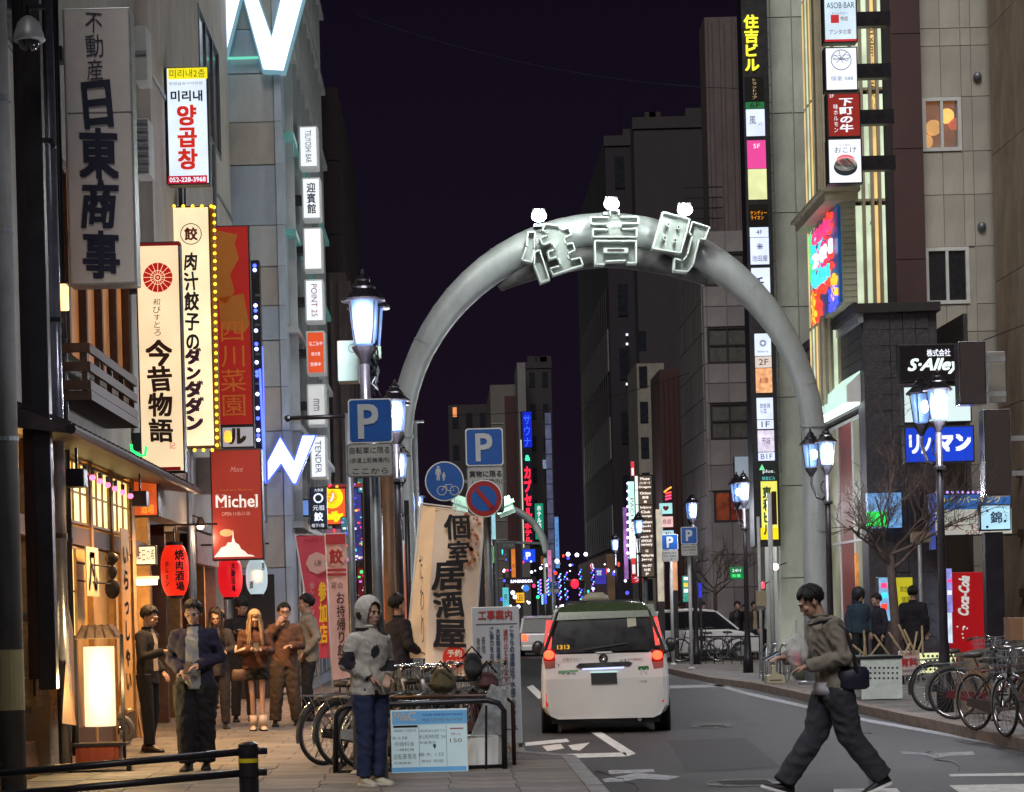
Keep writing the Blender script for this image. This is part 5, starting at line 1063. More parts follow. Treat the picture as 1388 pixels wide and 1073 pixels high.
# daily sign, black sign, red strip, neon clutter down the left pavement
sign('daily_shop_sign', 'orange and yellow convenience shop sign behind a black sign', 'sign', (435,658,470,712), 66, em('daily_orange', (235,95,45), .95, .05), [('D',450,674,15,em('daily_yellow',(250,240,30),1.0)), ('D',450,673,8,MATS['daily_orange'],1.2), ('T','ﾉ',450,674,6,12,lit_white,dict(off=.05)), ('T','aily',452,700,28,15,MATS['daily_yellow'],dict(off=.06,shear=.3))], depth=.25, bev=.05)
sign('black_bar_sign', 'black rounded sign with white characters in front of the orange shop sign', 'sign', (420,659,443,717), 70, em('sign_navy', (18,30,45), .7), [('T','大衆酒',432,664,12,4,lit_white), ('O',431.5,675,5.5,lit_white,1.2), ('T','元祖',432,688,16,7,lit_white,dict(brush=True)), ('T','鮫',432,700,12,12,lit_white,dict(off=.03,brush=True)), ('T','地下1階',431,712,17,5,lit_white)], depth=.25, bev=.03)
sign('blue_wall_sign', 'plain pale blue lit box behind the black bar sign', 'sign', (405,676,420,700), 68, em('pale_blue_box', (110,150,225), .8), [], depth=.3)
def banner(name, label, quad, s, cloth, els, poleside=0, group=None, lean=0):
    """tall cloth banner: quad of photo pixels tl,tr,br,bl at scale s"""
    q = [W(a,b_,s) for a,b_ in quad]; g0 = (q[3] if poleside == 0 else q[2])
    o = thing(name, label, 'banner', (g0.x, q[0].y, 0), group); y = q[0].y; n = 16
    mb = MB(); vs_ = []; fs_ = []
    for i in range(n+1):
        l = q[0].lerp(q[3], i/n); r_ = q[1].lerp(q[2], i/n)
        for j in range(9):
            p_ = l.lerp(r_, j/8); w_ = .03*math.sin(j*.9+i*.35)*(.3+j/8)+.012*math.sin(i*1.3+j); vs_.append((p_.x, y+w_ if poleside == 0 else y+.03*math.sin((8-j)*.9+i*.35)*(.3+(8-j)/8), p_.z))
    for i in range(n):
        for j in range(8): a = i*9+j; fs_.append((a,a+1,a+10,a+9))
    P(o, 'cloth', MB().add(vs_, fs_), cloth, smooth=True)
    a_, b_ = (q[0], q[3]) if poleside == 0 else (q[1], q[2]); d = (a_-b_); t0 = a_ + d*.02; k = b_.z/d.z; b2 = b_ - d*k
    P(o, 'pole', MB().tube([(b2.x,y,0),(t0.x,y,t0.z)], .013, 8), whitep, smooth=True); P(o, 'top_rod', MB().tube([(q[0].x,y,q[0].z+.02),(q[1].x,y,q[1].z+.02)], .01, 6), whitep)
    P(o, 'base', MB().lathe([(.2,0),(.2,.06),(.1,.1)], (b2.x,y,0), 14), grey_metal)
    for e in els:
        if e[0] == 'T': text(o, e[1], e[2], e[3], e[4], e[5], s, e[6], y-.062, **(e[7] if len(e)>7 else {}))
        elif e[0] == 'D': c = W(e[1],e[2],s); P(o, 'emblem', MB().prism([(c.x+e[3]/s*math.cos(i*math.pi/(e[5] if len(e)>5 else 12)), c.z+e[3]/s*math.sin(i*math.pi/(e[5] if len(e)>5 else 12))) for i in range(2*(e[5] if len(e)>5 else 12))], y-.056, y-.052), e[4])
        elif e[0] == 'R': c = W(e[1],e[2],s); d2 = W(e[3],e[4],s); P(o, 'printed_band', MB().box(c.x,d2.x,y-.056,y-.052,d2.z,c.z), e[5])
    return o
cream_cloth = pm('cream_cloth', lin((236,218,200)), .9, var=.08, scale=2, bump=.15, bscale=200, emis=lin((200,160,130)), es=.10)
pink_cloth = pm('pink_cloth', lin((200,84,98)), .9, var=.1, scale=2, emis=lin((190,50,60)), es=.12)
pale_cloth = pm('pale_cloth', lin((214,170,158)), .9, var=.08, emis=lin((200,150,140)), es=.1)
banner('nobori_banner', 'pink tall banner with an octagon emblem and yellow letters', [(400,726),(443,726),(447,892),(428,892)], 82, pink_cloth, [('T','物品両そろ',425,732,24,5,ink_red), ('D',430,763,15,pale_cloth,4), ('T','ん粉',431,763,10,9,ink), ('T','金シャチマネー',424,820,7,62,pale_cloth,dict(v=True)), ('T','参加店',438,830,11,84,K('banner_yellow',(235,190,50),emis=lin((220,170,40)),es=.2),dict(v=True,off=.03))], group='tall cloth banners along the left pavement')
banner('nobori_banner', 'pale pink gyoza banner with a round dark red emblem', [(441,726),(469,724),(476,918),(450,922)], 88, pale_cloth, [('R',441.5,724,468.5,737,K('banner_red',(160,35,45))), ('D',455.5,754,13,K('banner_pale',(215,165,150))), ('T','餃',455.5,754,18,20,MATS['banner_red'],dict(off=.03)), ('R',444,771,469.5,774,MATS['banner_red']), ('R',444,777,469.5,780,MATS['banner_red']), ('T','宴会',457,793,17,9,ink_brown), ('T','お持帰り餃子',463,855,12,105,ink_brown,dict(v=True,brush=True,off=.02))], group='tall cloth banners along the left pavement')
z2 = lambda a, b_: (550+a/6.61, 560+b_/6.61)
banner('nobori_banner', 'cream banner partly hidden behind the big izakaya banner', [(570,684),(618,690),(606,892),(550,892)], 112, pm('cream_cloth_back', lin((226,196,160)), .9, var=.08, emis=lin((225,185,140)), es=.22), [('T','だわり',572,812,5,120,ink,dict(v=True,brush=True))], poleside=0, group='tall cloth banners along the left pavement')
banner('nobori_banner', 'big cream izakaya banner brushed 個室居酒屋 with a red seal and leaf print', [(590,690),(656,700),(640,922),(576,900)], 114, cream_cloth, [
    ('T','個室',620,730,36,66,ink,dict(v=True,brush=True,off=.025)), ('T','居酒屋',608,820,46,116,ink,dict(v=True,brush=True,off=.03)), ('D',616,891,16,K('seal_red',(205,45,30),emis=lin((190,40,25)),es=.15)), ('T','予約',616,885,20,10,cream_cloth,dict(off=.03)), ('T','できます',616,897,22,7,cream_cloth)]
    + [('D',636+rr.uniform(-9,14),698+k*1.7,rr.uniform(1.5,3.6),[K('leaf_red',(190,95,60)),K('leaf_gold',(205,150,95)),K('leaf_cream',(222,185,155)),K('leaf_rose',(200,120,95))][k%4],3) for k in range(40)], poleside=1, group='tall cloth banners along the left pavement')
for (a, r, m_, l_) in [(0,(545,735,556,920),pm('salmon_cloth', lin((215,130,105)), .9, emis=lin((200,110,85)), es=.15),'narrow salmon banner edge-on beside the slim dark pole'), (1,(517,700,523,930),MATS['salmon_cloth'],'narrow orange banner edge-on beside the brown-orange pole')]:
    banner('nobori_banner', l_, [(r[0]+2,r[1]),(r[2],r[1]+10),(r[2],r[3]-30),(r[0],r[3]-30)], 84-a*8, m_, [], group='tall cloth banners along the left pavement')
# construction notice
kn = sign('construction_notice', 'tall white roadworks notice board with a red heading and columns of blue-black writing', 'notice board', (641,822,706,1008), 121, pm('notice_white', lin((178,182,190)), .5, var=.06, scale=2, stain=.1), [
    ('T','工事案内',671,833,46,13,K('notice_red',(160,50,45)),dict(off=.02)), ('R',645,845,701,846,K('notice_line',(90,80,90))),
    ('T','こちらの道路は下水道工事のため',695,918,7,140,K('notice_blue',(35,60,90)),dict(v=True,off=.02)), ('T','通行止となります。',686,893,6,80,MATS['notice_red'],dict(v=True,off=.02)), ('T','大変御迷惑をおかけしますが',676,905,6,108,MATS['notice_blue'],dict(v=True,off=.02)),
    ('T','ご協力をお願いします',667,893,6,88,MATS['notice_blue'],dict(v=True,off=.02)), ('T','昼間 令和七年',656,903,5,80,ink,dict(v=True)), ('T','夜間 令和七年',649,903,5,78,ink,dict(v=True)), ('R',645,988,703,989,MATS['notice_line'])], depth=.03, case=whitep, frame=1.0)
for sx in (.04,.5): c = W(645,1000,121); P(kn, 'leg', MB().bar((c.x+sx,c.y+.05,0),(c.x+sx,c.y+.05,1.2),.04), K('green_leg',(60,90,70)))
# neon clutter far left
NL = [((444,655,497,661),'red neon strip above the neon-covered shop row',(225,40,50)), ((484,648,497,668),'small cyan lit box sign on the far left pavement',(70,210,225)), ((473,655,493,760),'tall purple and blue neon sign far along the left pavement',(90,90,220)), ((462,700,482,760),'cyan and white shop sign behind the gyoza banner',(110,210,215)),
      ((488,662,500,700),'magenta lit sign behind the grey poles',(225,60,190)), ((500,690,520,770),'dim multicoloured shop front far along the left pavement',(120,110,90)), ((476,768,500,830),'red neon shop front low behind the hooded person',(200,40,60)), ((440,716,470,726),'pink and white lit shop board above the gyoza banner',(225,150,190)), ((455,735,480,775),'pale turquoise poster board behind the banners',(120,180,170))]
for i, (r, lab, rgb) in enumerate(NL):
    s = 70-i*.3
    o = sign('neon_shop_sign', lab, 'neon sign', r, s, em('clut%d' % i, tuple(k*.55 for k in rgb), .8, .6, 2.5), [], depth=.3, frame=1)
    cc = W((r[0]+r[2])/2, r[3], s); P(o, 'post', MB().tube([(cc.x,cc.y+.1,0),(cc.x,cc.y+.1,cc.z)], .02, 6), black_metal)
    for k in range(max(2, int((r[2]-r[0])*(r[3]-r[1])/60))):
        px, py = rr.uniform(r[0]+1, r[2]-1), rr.uniform(r[1]+1, r[3]-1); ww_, hh_ = rr.uniform(1, 4.5), rr.uniform(1, 4.5)
        c = W(px, py, s); P(o, 'lit_tube', MB().box(c.x-ww_/s/2, c.x+ww_/s/2, c.y-.05, c.y-.02, c.z-hh_/s/2, c.z+hh_/s/2), neon[rr.randrange(8)])

# ---------------------------------------------------------------- signs, far centre
fs = 16.2
o = sign('vertical_neon_sign', 'tall vertical neon sign with blue katakana over red katakana on a far tower', 'neon sign', (708,557,722,738), fs, em('neon_back', (20,20,40), .5), [
    ('T','サウナ',715,583,10,44,em('neon_blue_l',(40,80,255),2.2,.1),dict(v=True,off=.05)), ('T','&',715,620.5,7,8,em('neon_green_l',(60,230,160),1.5),dict(off=.05)), ('T','カプセル',715.5,668,10,72,em('neon_red_l',(250,35,60),1.7),dict(v=True,off=.05)), ('T','ホテル',716,722,10,28,MATS['neon_red_l'],dict(v=True,off=.05))], depth=1, frame=.5)
P(o, 'blue_panel', MB().box(W(709,590,fs).x, W(721,590,fs).x, F/fs-.008-.02, F/fs-.007, W(715,606,fs).z, W(715,558,fs).z), em('neon_blue_panel', (15,35,190), .9))
P(o, 'edge_light', MB().box(W(706.5,640,fs).x, W(708,640,fs).x, F/fs-.1, F/fs+.1, W(707,742,fs).z, W(707,596,fs).z), em('warm_edge', (220,215,190), .9))
sign('vertical_green_sign', 'green vertical hotel sign with white letters below the red neon letters', 'sign', (725,682,737,731), fs, em('green_face', (20,140,105), .8), [('T','ホテル名駅',731,705,6,40,lit_white,dict(v=True,off=.03))], depth=.6, frame=.3)
sign('blue_p_sign', 'glowing blue parking sign at the foot of the far towers', 'parking sign', (708,744,726,762), 20, em('blue_p', (25,70,225), 1.0), [('T','P',716,753,7,10,lit_white,dict(off=.05))], depth=.4, frame=.5)
sign('turquoise_sign', 'thin turquoise-white lit strip sign on the far left tower', 'sign', (666,694,672,731), 18, em('turq_face', (150,205,215), .9), [], depth=.4, frame=.3)
sign('green_yellow_sign', 'small green and yellow lit strip sign below the turquoise strip', 'sign', (668,740,674,763), 19, em('gy_face', (90,190,80), .9, .5, 6), [], depth=.4, frame=.3)
c = W(687,787,22); o = thing('white_neon_script', 'white neon script sign across the far end of the street', 'neon sign', c); text(o, '5.M·BROS.CA', 707, 787.5, 30, 4, 22, em('white_neon', (230,225,255), 2.2), c.y, off=.05); P(o, 'backing', MB().box(c.x-.2, c.x+1.8, c.y+.03, c.y+.1, c.z-.2, c.z+.2), dark_wall)
sign('yellow_board', 'small yellow-orange lit board low at the far end of the street', 'sign', (699,803,711,817), 24, em('yo_face', (235,175,45), 1.0, .3, 6), [('T','LEE',705,810,8,8,ink)], depth=.2, frame=.3)
o = thing('round_blue_sign', 'small round glowing blue sign at the far end of the street', 'sign', W(713,797,24)); plate(o, (708.5,792.5,717.5,801.5), 24, em('rb_face', (60,130,230), 1.0), whitep, [], True)
sign('overhead_road_sign', 'grey overhead gantry sign left of the blue parking sign', 'road sign', (679,734,699,744), 27, K('gantry_grey',(90,90,95)), [('T','広小路通',689,739,14,3,white_sign)], depth=.1, frame=.5); 
g = W(706,737,27); P(bpy.data.objects['overhead_road_sign'], 'gantry_arm', MB().bar(W(672,734,27)+Vector((0,.15,0)), W(733,736,27)+Vector((0,.15,0)), .12), grey_metal); xx = W(672,734,27); P(bpy.data.objects['overhead_road_sign'], 'gantry_pole', MB().tube([(xx.x,xx.y+.15,0),(xx.x,xx.y+.15,xx.z)], .1, 8), grey_metal)
# blue light pillars
PB = [(731,786,806),(743,784,806),(758,778,812),(767,776,812),(786,772,812),(803,770,810),(829,764,792),(735,806,818),(742,806,819)]
names_ = ['first','second','third','fourth','fifth','sixth','seventh','lower first','lower second']
for i, (px, ya, yb) in enumerate(PB):
    s = 24-i*.3; a_, b_ = W(px,ya,s), W(px,yb,s); o = thing('blue_light_pillar', '%s of the blue winter light pillars counted from the foot of the second arch' % names_[i], 'light pillar', (a_.x, a_.y, 0), 'blue light pillars down the far street')
    P(o, 'core', MB().tube([(b_.x,b_.y,0),(a_.x,a_.y,a_.z)], .1, 8), dark_wall)
    for k in range(14): 
        z = b_.z+(a_.z-b_.z)*k/13; P(o, 'light_dot', MB().ball((a_.x+.08*math.sin(k*2.1), a_.y-.1, z), .05, 6, 4), [em('pillar_blue',(50,80,255),3), em('pillar_cyan',(110,200,255),2.5), em('pillar_violet',(190,120,255),2.5)][(k*5+i)%3])
c = W(779,791,27); o = thing('traffic_signal', 'round red traffic signal above the taxi at the far crossing', 'traffic light', (c.x,c.y,0)); P(o, 'housing', MB().box(c.x-.5,c.x+.5,c.y,c.y+.2,c.z-.22,c.z+.22), black_metal, .05); P(o, 'red_lens', MB().ball((c.x,c.y-.02,c.z), (.2,.06,.24), 14, 8), em('signal_red',(255,30,55),2.5), smooth=True); P(o, 'pole', MB().tube([(c.x+.5,c.y+.1,0),(c.x+.5,c.y+.1,c.z)], .06, 8), grey_metal)
c = W(729,809,25); o = thing('green_signal', 'tiny green pedestrian signal left of the far parking sign', 'traffic light', (c.x,c.y,0)); P(o, 'green_lens', MB().ball(c, .09, 8, 6), em('signal_green',(50,240,130),3)); P(o, 'pole', MB().tube([(c.x,c.y+.1,0),(c.x,c.y+.1,c.z)], .05, 6), grey_metal)
o = pole('parking_sign', 'small faint parking sign just left of the taxi roof', 750, 36, W(750,790,36).z, .05, cat='parking sign'); plate(o, (744,788,757,797), 36, blue_sign, whitep, [('T','P',752,792.5,5,7,PW)]); plate(o, (744,798,758,803), 36, white_sign)
c = W(813,778,30); sign('blue_lit_box', 'small violet-blue lit box sign above the taxi roof lamp', 'sign', (806,770,822,792), 30, em('vb_face',(60,50,160),.8), [('T','営',812,776,7,7,lit_white)], depth=.3, frame=.5)
# countless little lights of the far street, each one a small lit box
R_ = random.Random(44)
for k in range(84):
    left = k % 2; s_ = R_.uniform(17, 30); px = R_.uniform(672, 752) if left else R_.uniform(800, 858)
    if k % 5 == 0: px = R_.uniform(752, 800)
    py = R_.uniform(772, 824) if k % 3 else R_.uniform(745, 775); c = W(px, py, s_); w_, h_ = R_.uniform(.05,.22), R_.uniform(.06,.4)
    ci = R_.choice([0,1,2,2,2,3,5,5,5,5,2,7,6])
    o = thing('distant_light', 'tiny %s light far down the %s of the street under the arch' % (['pink','cyan','blue','white','amber','bright white','red','pale'][ci], 'left side' if px < 752 else 'middle' if px < 800 else 'right side'), 'light', (c.x,c.y,c.z), 'tiny lights far down the street')
    P(o, 'lit_box', MB().ball(c, (w_/2+.01,.05,w_/2+.01 if ci in (2,5,7) else h_/2), 10, 6), [neon[0],neon[1],neon[2],neon[5],neon[3],em('far_white',(225,225,255),3),neon[6],neon[5]][ci]); P(o, 'back', MB().box(c.x-w_/4,c.x+w_/4,c.y+.06,c.y+.12,c.z-h_/4,c.z+h_/4), dark_wall)
for (r, rgb, lab, tx_) in [((752,700,758,770),(90,140,200),'tall pale blue lit strip at the right foot of the far towers','ビル'), ((742,745,748,790),(200,120,160),'thin pink lit strip beside the far parking sign','酒'), ((693,742,699,790),(210,120,50),'thin orange lit strip left of the glowing blue parking sign','本'), ((820,795,828,826),(170,180,230),'small pale shopfront glow behind the taxi roof lamp','店'), ((838,770,846,815),(200,180,140),'warm lit shop strip left of the red foot sign','食'), ((681,796,690,822),(90,190,200),'small turquoise lit board at the far left under the gantry','茶')]:
    sign('far_strip_sign', lab, 'sign', r, 21, em('fss%d' % r[0], rgb, .9, .3, 4), [('T',tx_,(r[0]+r[2])/2,(r[1]+r[3])/2,(r[2]-r[0])*.6,(r[2]-r[0])*.9*len(tx_),ink,dict(v=True))], depth=.3, frame=.3)
for i, (pa, pb, sa, sb, lab) in enumerate([((485,20),(1010,120),44,46,'thin black cable crossing the sky high above the arch'), ((1310,470),(1388,440),60,66,'thin cable from the upper unlit box sign to the right edge'), ((560,560),(935,505),40,42,'thin black cable crossing the street behind the arch')]):
    a_, b_ = W(*pa, sa), W(*pb, sb); o = thing('overhead_cable', lab, 'cable', (a_+b_)/2); P(o, 'cable', MB().tube([a_.lerp(b_, t_/12)-Vector((0,0,.5*(1-(t_/6-1)**2)*(i != 1))) for t_ in range(13)], .012, 5), black_metal)
# street mid right: stack of brown signs
st = thing('sign_stack', 'tall stack of brown bar signs with white lettering on the right side of the street', 'sign', (W(876,640,35).x, F/35, 0)); s = 35
tx = ['Muse\nバンダーク\nDragon','Orion\n酒場\n鶴','bijou\nClub\nLounge','Anthem\nJoli\nRose','Snack 千\nAMOUR\nmemory','Q\nPolaris\nJerry','Bar灯\n杜若\nP']
mb = MB().box(W(863,700,s).x, W(889.5,700,s).x, F/s+.02, F/s+.35, W(876,783,s).z, W(876,643,s).z); P(st, 'case', mb, signcase)
for k in range(7):
    y0_, y1_ = 645+k*19.6, 645+(k+1)*19.6-1; x_ = (k*.55)
    C_ = W(874+x_, (y0_+y1_)/2, s); w_, h_ = 9.3/s, (y1_-y0_)/s/2
    pn = P(st, 'panel', MB().box(C_.x-w_, C_.x+w_, F/s-.02, F/s+.015, C_.z-h_, C_.z+h_), K('panel_brown', (95,78,66), emis=lin((110,90,75)), es=.35))
    for j, ln in enumerate(tx[k].split('\n')): text(st, ln, 874+x_, y0_+3.6+j*5.8, 5+1.9*len(ln) if len(ln)>1 else 4, 3.6, s, em('stack_letter',(235,225,215),1.2), F/s-.03, off=.03)
    C_ = W(862.5+x_, (y0_+y1_)/2, s); P(st, 'light_strip', MB().box(C_.x-.05, C_.x+.05, F/s-.02, F/s+.015, C_.z-h_, C_.z+h_), em('strip_white',(235,245,240),1.3))
P(st, 'pole', MB().tube([(W(876,800,s).x, F/s+.2, 0), (W(876,800,s).x, F/s+.2, W(876,783,s).z)], .08, 8), grey_metal)
o = sign('arcade_light_wall', 'narrow turquoise-white light panel dotted with bulbs left of the brown sign stack', 'sign', (852,652,861,757), 33, em('arcade_white', (185,240,225), 1.1, .1), [('T','PACHINKO',857,705,60,5,K('arcade_red',(200,60,80)),dict(rot=-math.pi/2))], depth=.5, frame=.4)
for k in range(10): c = W(851,655+k*10.5,33); P(o, 'bulb', MB().ball((c.x,c.y-.05,c.z), .06, 6, 5), em('violet_bulb',(220,200,255),3))
sign('red_strip_sign', 'thin red and white strip rising above the brown sign stack', 'sign', (855,625,860,645), 33, em('red_strip',(225,60,70),1.0), [('R',856,634,859,644,lit_white)], depth=.3, frame=.3)
sign('red_foot_sign', 'red and white sign under the turquoise light panel', 'sign', (856,756,862,779), 34, MATS['red_strip'], [('R',857,765,861,777,lit_white)], depth=.2, frame=.3)
sign('red_bird_sign', 'small red sign with a white mark below the brown sign stack', 'sign', (856,780,871,790), 34, em('red_bird',(190,30,45),.9), [('T','ラ',863,785,8,6,lit_white)], depth=.2, frame=.3)
sign('violet_strip', 'faint pink and violet lit strip left of the turquoise light panel', 'sign', (845,687,851,785), 33, em('violet_strip',(135,85,150),.6,.5,3), [], depth=.2, frame=.3)
for r, rgb, lab, t_ in [((893,681,912,697),(165,225,225),'turquoise lit sign, upper of the pair behind the near parking signs','♥'), ((895,699,913,715),(235,190,190),'pale pink lit sign under the turquoise one','鳥銀'), ((896,718,914,730),(170,215,225),'pale blue lit sign lowest of the three behind the parking signs','和')]:
    sign('lit_box_sign', lab, 'sign', r, 40, em('lb%d'%r[0], rgb, .95, .1), [('T',t_,(r[0]+r[2])/2,(r[1]+r[3])/2,4+4*len(t_),7,ink_red)], depth=.35, frame=.8)
c = W(905,668,40); o = thing('neon_roof_sign', 'small orange and red neon roof-shaped sign above the turquoise sign', 'neon sign', c)
P(o, 'neon_tube', MB().tube([W(900,667,40),W(905,663,40),W(910,660,40)], .03, 6), em('orange_tube',(255,150,60),2.2))
for k in range(3): P(o, 'neon_tube', MB().tube([W(902,669+k*4,40),W(910,667+k*4,40)], .035, 6), neon[0] if k else neon[6])
P(o, 'backing', MB().box(W(900,670,40).x, W(911,670,40).x, F/40+.04, F/40+.2, W(905,678,40).z, W(905,660,40).z), dark_wall)
for (r, px, top, s, ln, lab) in [((897,724,919,745),911,735,49,'ここまで','parking sign with a white plate, left one of the pair right of the taxi'), ((923,714,945,737),936,714,53,'ここから','parking sign with a white plate, right one of the pair right of the taxi')]:
    o = pole('parking_sign', lab, px, s, W(px,top,s).z, .045, pm('pale_pole', (.5,.52,.52), .5), cat='parking sign'); r2 = r
    plate(o, r, s+.3, blue_sign, whitep, [('T','P',(r[0]+r[2])/2,(r[1]+r[3])/2,9,15,PW,dict(off=.03))])
    plate(o, (r[0]+.5,r[3]+.5,r[2]+.5,r[3]+16), s+.3, white_sign, grey_metal, [('T','自転車に限る',(r[0]+r[2])/2,r[3]+4,18,3,ink), ('T','歩道上駐輪場',(r[0]+r[2])/2,r[3]+8.3,18,3,ink), ('T',ln,(r[0]+r[2])/2,r[3]+12.6,17,3,ink)])

# ---------------------------------------------------------------- signs, right side
s = 51.0
col = thing('building_sign_column', 'tall dark sign column with yellow letters 昭和住吉ビル above lit floor panels', 'sign', (W(1030,400,s).x, F/s, 0))
kx = lambda py: (py-0)*.033
a_, b_ = W(1007,0,s), W(1048,640,s)
xA0, xA1 = W(1008,10,s).x, W(1047,10,s).x
P(col, 'case', MB().box(xA0-.07, xA0+.62, F/s+.02, F/s+.9, W(1040,740,s).z, 19), signcase)
yel = em('yellow_neon', (245,240,60), 1.3, .05)
text(col, '昭和', 1013, -28, 20, 48, s, yel, F/s-.03, v=True, off=.03, ex=.02); text(col, '住吉ビル', 1018.5, 58, 20, 76, s, yel, F/s-.03, v=True, off=.03, ex=.02)
def cpanel(y0_, y1_, face, els=(), w=25):
    ym = (y0_+y1_)/2; xm = 1019+kx(ym-60)+1.5; C_ = W(xm, ym, s); 
    P(col, 'panel', MB().box(C_.x-w/s/2, C_.x+w/s/2, F/s-.02, F/s+.015, C_.z-(y1_-y0_)/s/2, C_.z+(y1_-y0_)/s/2), face)
    for e in els: text(col, e[0], xm+e[1], ym+e[2], e[3], e[4], s, e[5], F/s-.03, **(e[6] if len(e)>6 else {}))
wf = em('floor_panel_white', (215,225,250), 1.05, .12, 2)
cpanel(104,137,em('panel_black',(12,12,12),.3),[('トラットリア',0,0,6,28,K('sand',(200,170,120),emis=lin((200,170,120)),es=.7),dict(v=True))])
cpanel(138,147,em('panel_green',(30,110,60),.8),[('6F',0,0,14,7,ink)])
cpanel(148,184,wf,[('風',-4,-3,9,11,ink,dict(brush=True)),('ふう',6,2,6,4,ink)])
cpanel(190,228,em('panel_pink',(225,70,150),.95,.1,1.5),[('5F',0,-11,9,6,lit_white)])
cpanel(229,270,em('panel_cream',(220,225,165),.95,.25,1.5),[])
cpanel(277,306,em('panel_black2',(16,12,8),.3),[('ケンディー\nライオン',0,0,22,12,em('panel_orange',(250,150,20),1.2))])
cpanel(308,321,wf,[('4F',0,0,8,6,ink)]); cpanel(322,358,wf,[('❋',0,-6,9,9,ink_blue),('池田屋',0,10,21,8,ink_blue)])
cpanel(363,400,wf,[('千',-2,2,12,16,ink_blue,dict(brush=True,off=.02))])
cpanel(452,482,wf,[('◎',0,-2,9,9,ink),('bistro',0,9,14,3,ink_blue)],w=22); cpanel(483,498,em('panel_grey2f',(215,200,190),.9),[('2F',0,0,13,8,K('floor_ink',(110,60,50)))],w=22)
cpanel(499,532,em('panel_food',(235,170,120),.95,.4,8),[('和膳',0,0,12,8,ink_red)],w=22); cpanel(539,568,wf,[('鉄板焼\nら菜',0,0,14,14,ink_blue)],w=22); cpanel(569,581,wf,[('1F',0,0,11,8,ink_blue)],w=22)
cpanel(583,612,em('panel_mixed',(215,205,225),1.0,.3,6),[('芳味',0,0,12,10,K('violet_ink',(120,60,140)))],w=22); cpanel(613,624,wf,[('B1F',0,0,16,7,K('b1_ink',(90,70,90)))],w=22)
cpanel(628,652,K('panel_charcoal',(28,38,32)),[('▲',-7,-7,8,8,em('pale_green',(110,220,150),1)),('plus.',2,-1,16,6,lit_white),('住吉ビル',2,8,18,5,em('pale_cyan',(110,220,220),1))],w=26)
for k in range(26): z = W(1030, 640-k*24, s).z; P(col, 'rung', MB().box(xA0+.621, xA0+.72, F/s+.3, F/s+.33, z, z+.025), grey_metal)
P(col, 'rail', MB().box(xA0+.72, xA0+.75, F/s+.28, F/s+.34, W(1030,640,s).z, 19), grey_metal)
sign('yellow_building_sign', 'tall lit yellow sign with dark green letters 東和ビル at the foot of the sign column', 'sign', (1030,650,1056,733), 51, em('yellow_face', (235,230,105), 1.0, .12, 1.0), [('T','東和ビル',1040,692,12,66,K('green_ink',(60,95,40)),dict(v=True,off=.04)), ('R',1031,715,1055,731,em('yellow_strong',(240,215,20),1.0))], depth=.3)
o = pole('sign_pole', 'pale post in front of the yellow 東和 sign', 1047, 60, W(1047,668,60).z, .055, MATS['pale_pole'])
c = W(1048,690,60); P(o, 'small_sign', MB().box(c.x-.04,c.x+.07,c.y-.08,c.y-.056,c.z-.35,c.z+.4), bronze_metal)
o = pole('sign_pole', 'thin pale post with a beige box right of the white car', 1031, 62, W(1031,700,62).z, .035, MATS['pale_pole']); c = W(1031,811,62); P(o, 'post_box', MB().box(c.x-.11,c.x+.12,c.y-.1,c.y+.1,c.z-.17,c.z+.17), K('box_beige',(160,150,125)), .01)
sign('white_panel_sign', 'plain pale panel sign behind a street lantern on the tiled office', 'sign', (996,618,1019,690), 47, em('pale_panel_face',(160,172,185),.45,.1), [], depth=.3, frame=.6)
sign('green_led_sign', 'small green lit sign above the pedestrians beside the white car', 'sign', (989,768,1009,785), 50, em('green_led_face',(25,120,60),.8,.4,8), [('T','24H',998,773,12,4,lit_white),('T','営業',998,780,12,4,em('led_green',(80,255,150),1.5))], depth=.15, frame=.5)
sign('shop_shelf_sign', 'tall multicoloured lit shop panel behind the white car', 'sign', (925,780,937,816), 48, em('shelf_face',(60,150,130),.9,.5,10), [('R',927,790,936,795,neon[3]),('R',927,798,936,803,lit_white),('R',927,782,936,786,neon[5])], depth=.2, frame=.5)
for (px0,px1,py0,py1,rgb,lab) in [(1049,1055,735,800,(150,30,25),'dark red lit doorway pillar behind the yellow sign post'),(1062,1068,765,850,(220,170,80),'narrow yellow lit shop window strip beside the red pillar'),(912,918,735,800,(225,160,120),'narrow peach lit shop front behind the parking signs'),(948,951,790,810,(50,60,230),'thin blue light tube behind the white car'),(891,899,690,815,(190,180,160),'narrow cream lit wall strip below the brown sign stack')]:
    s_ = 47; C_ = W((px0+px1)/2,(py0+py1)/2,s_); o = thing('lit_shopfront', lab, 'shopfront', (C_.x,C_.y,0)); P(o, 'lit_panel', MB().box(C_.x-(px1-px0)/s_/2, C_.x+(px1-px0)/s_/2, C_.y, C_.y+.2, max(0,W(px0,py1,s_).z), W(px0,py0,s_).z), em('shopstrip%d'%px0, rgb, .75, .4, 3)); P(o, 'plinth', MB().box(C_.x-(px1-px0)/s_/2, C_.x+(px1-px0)/s_/2, C_.y+.01, C_.y+.2, 0, max(.1,W(px0,py1,s_).z)), dark_wall)
c = W(1051,768,52); o = thing('pink_lamp', 'bright pink-white globe lamp beside the pale post under the yellow sign', 'lamp', c); P(o, 'globe', MB().ball(c, .09, 12, 8), em('pink_globe',(255,205,215),6), smooth=True); P(o, 'arm', MB().bar(c, c+Vector((.3,.1,.1)), .03), black_metal)
c = W(1034,793,54); o = thing('red_lamp', 'small red lamp behind the beige post box', 'lamp', c); P(o, 'globe', MB().ball(c, (.05,.05,.09), 10, 8), em('red_globe',(255,60,70),3), smooth=True); P(o, 'arm', MB().bar(c, c+Vector((.2,.1,.1)), .02), black_metal)
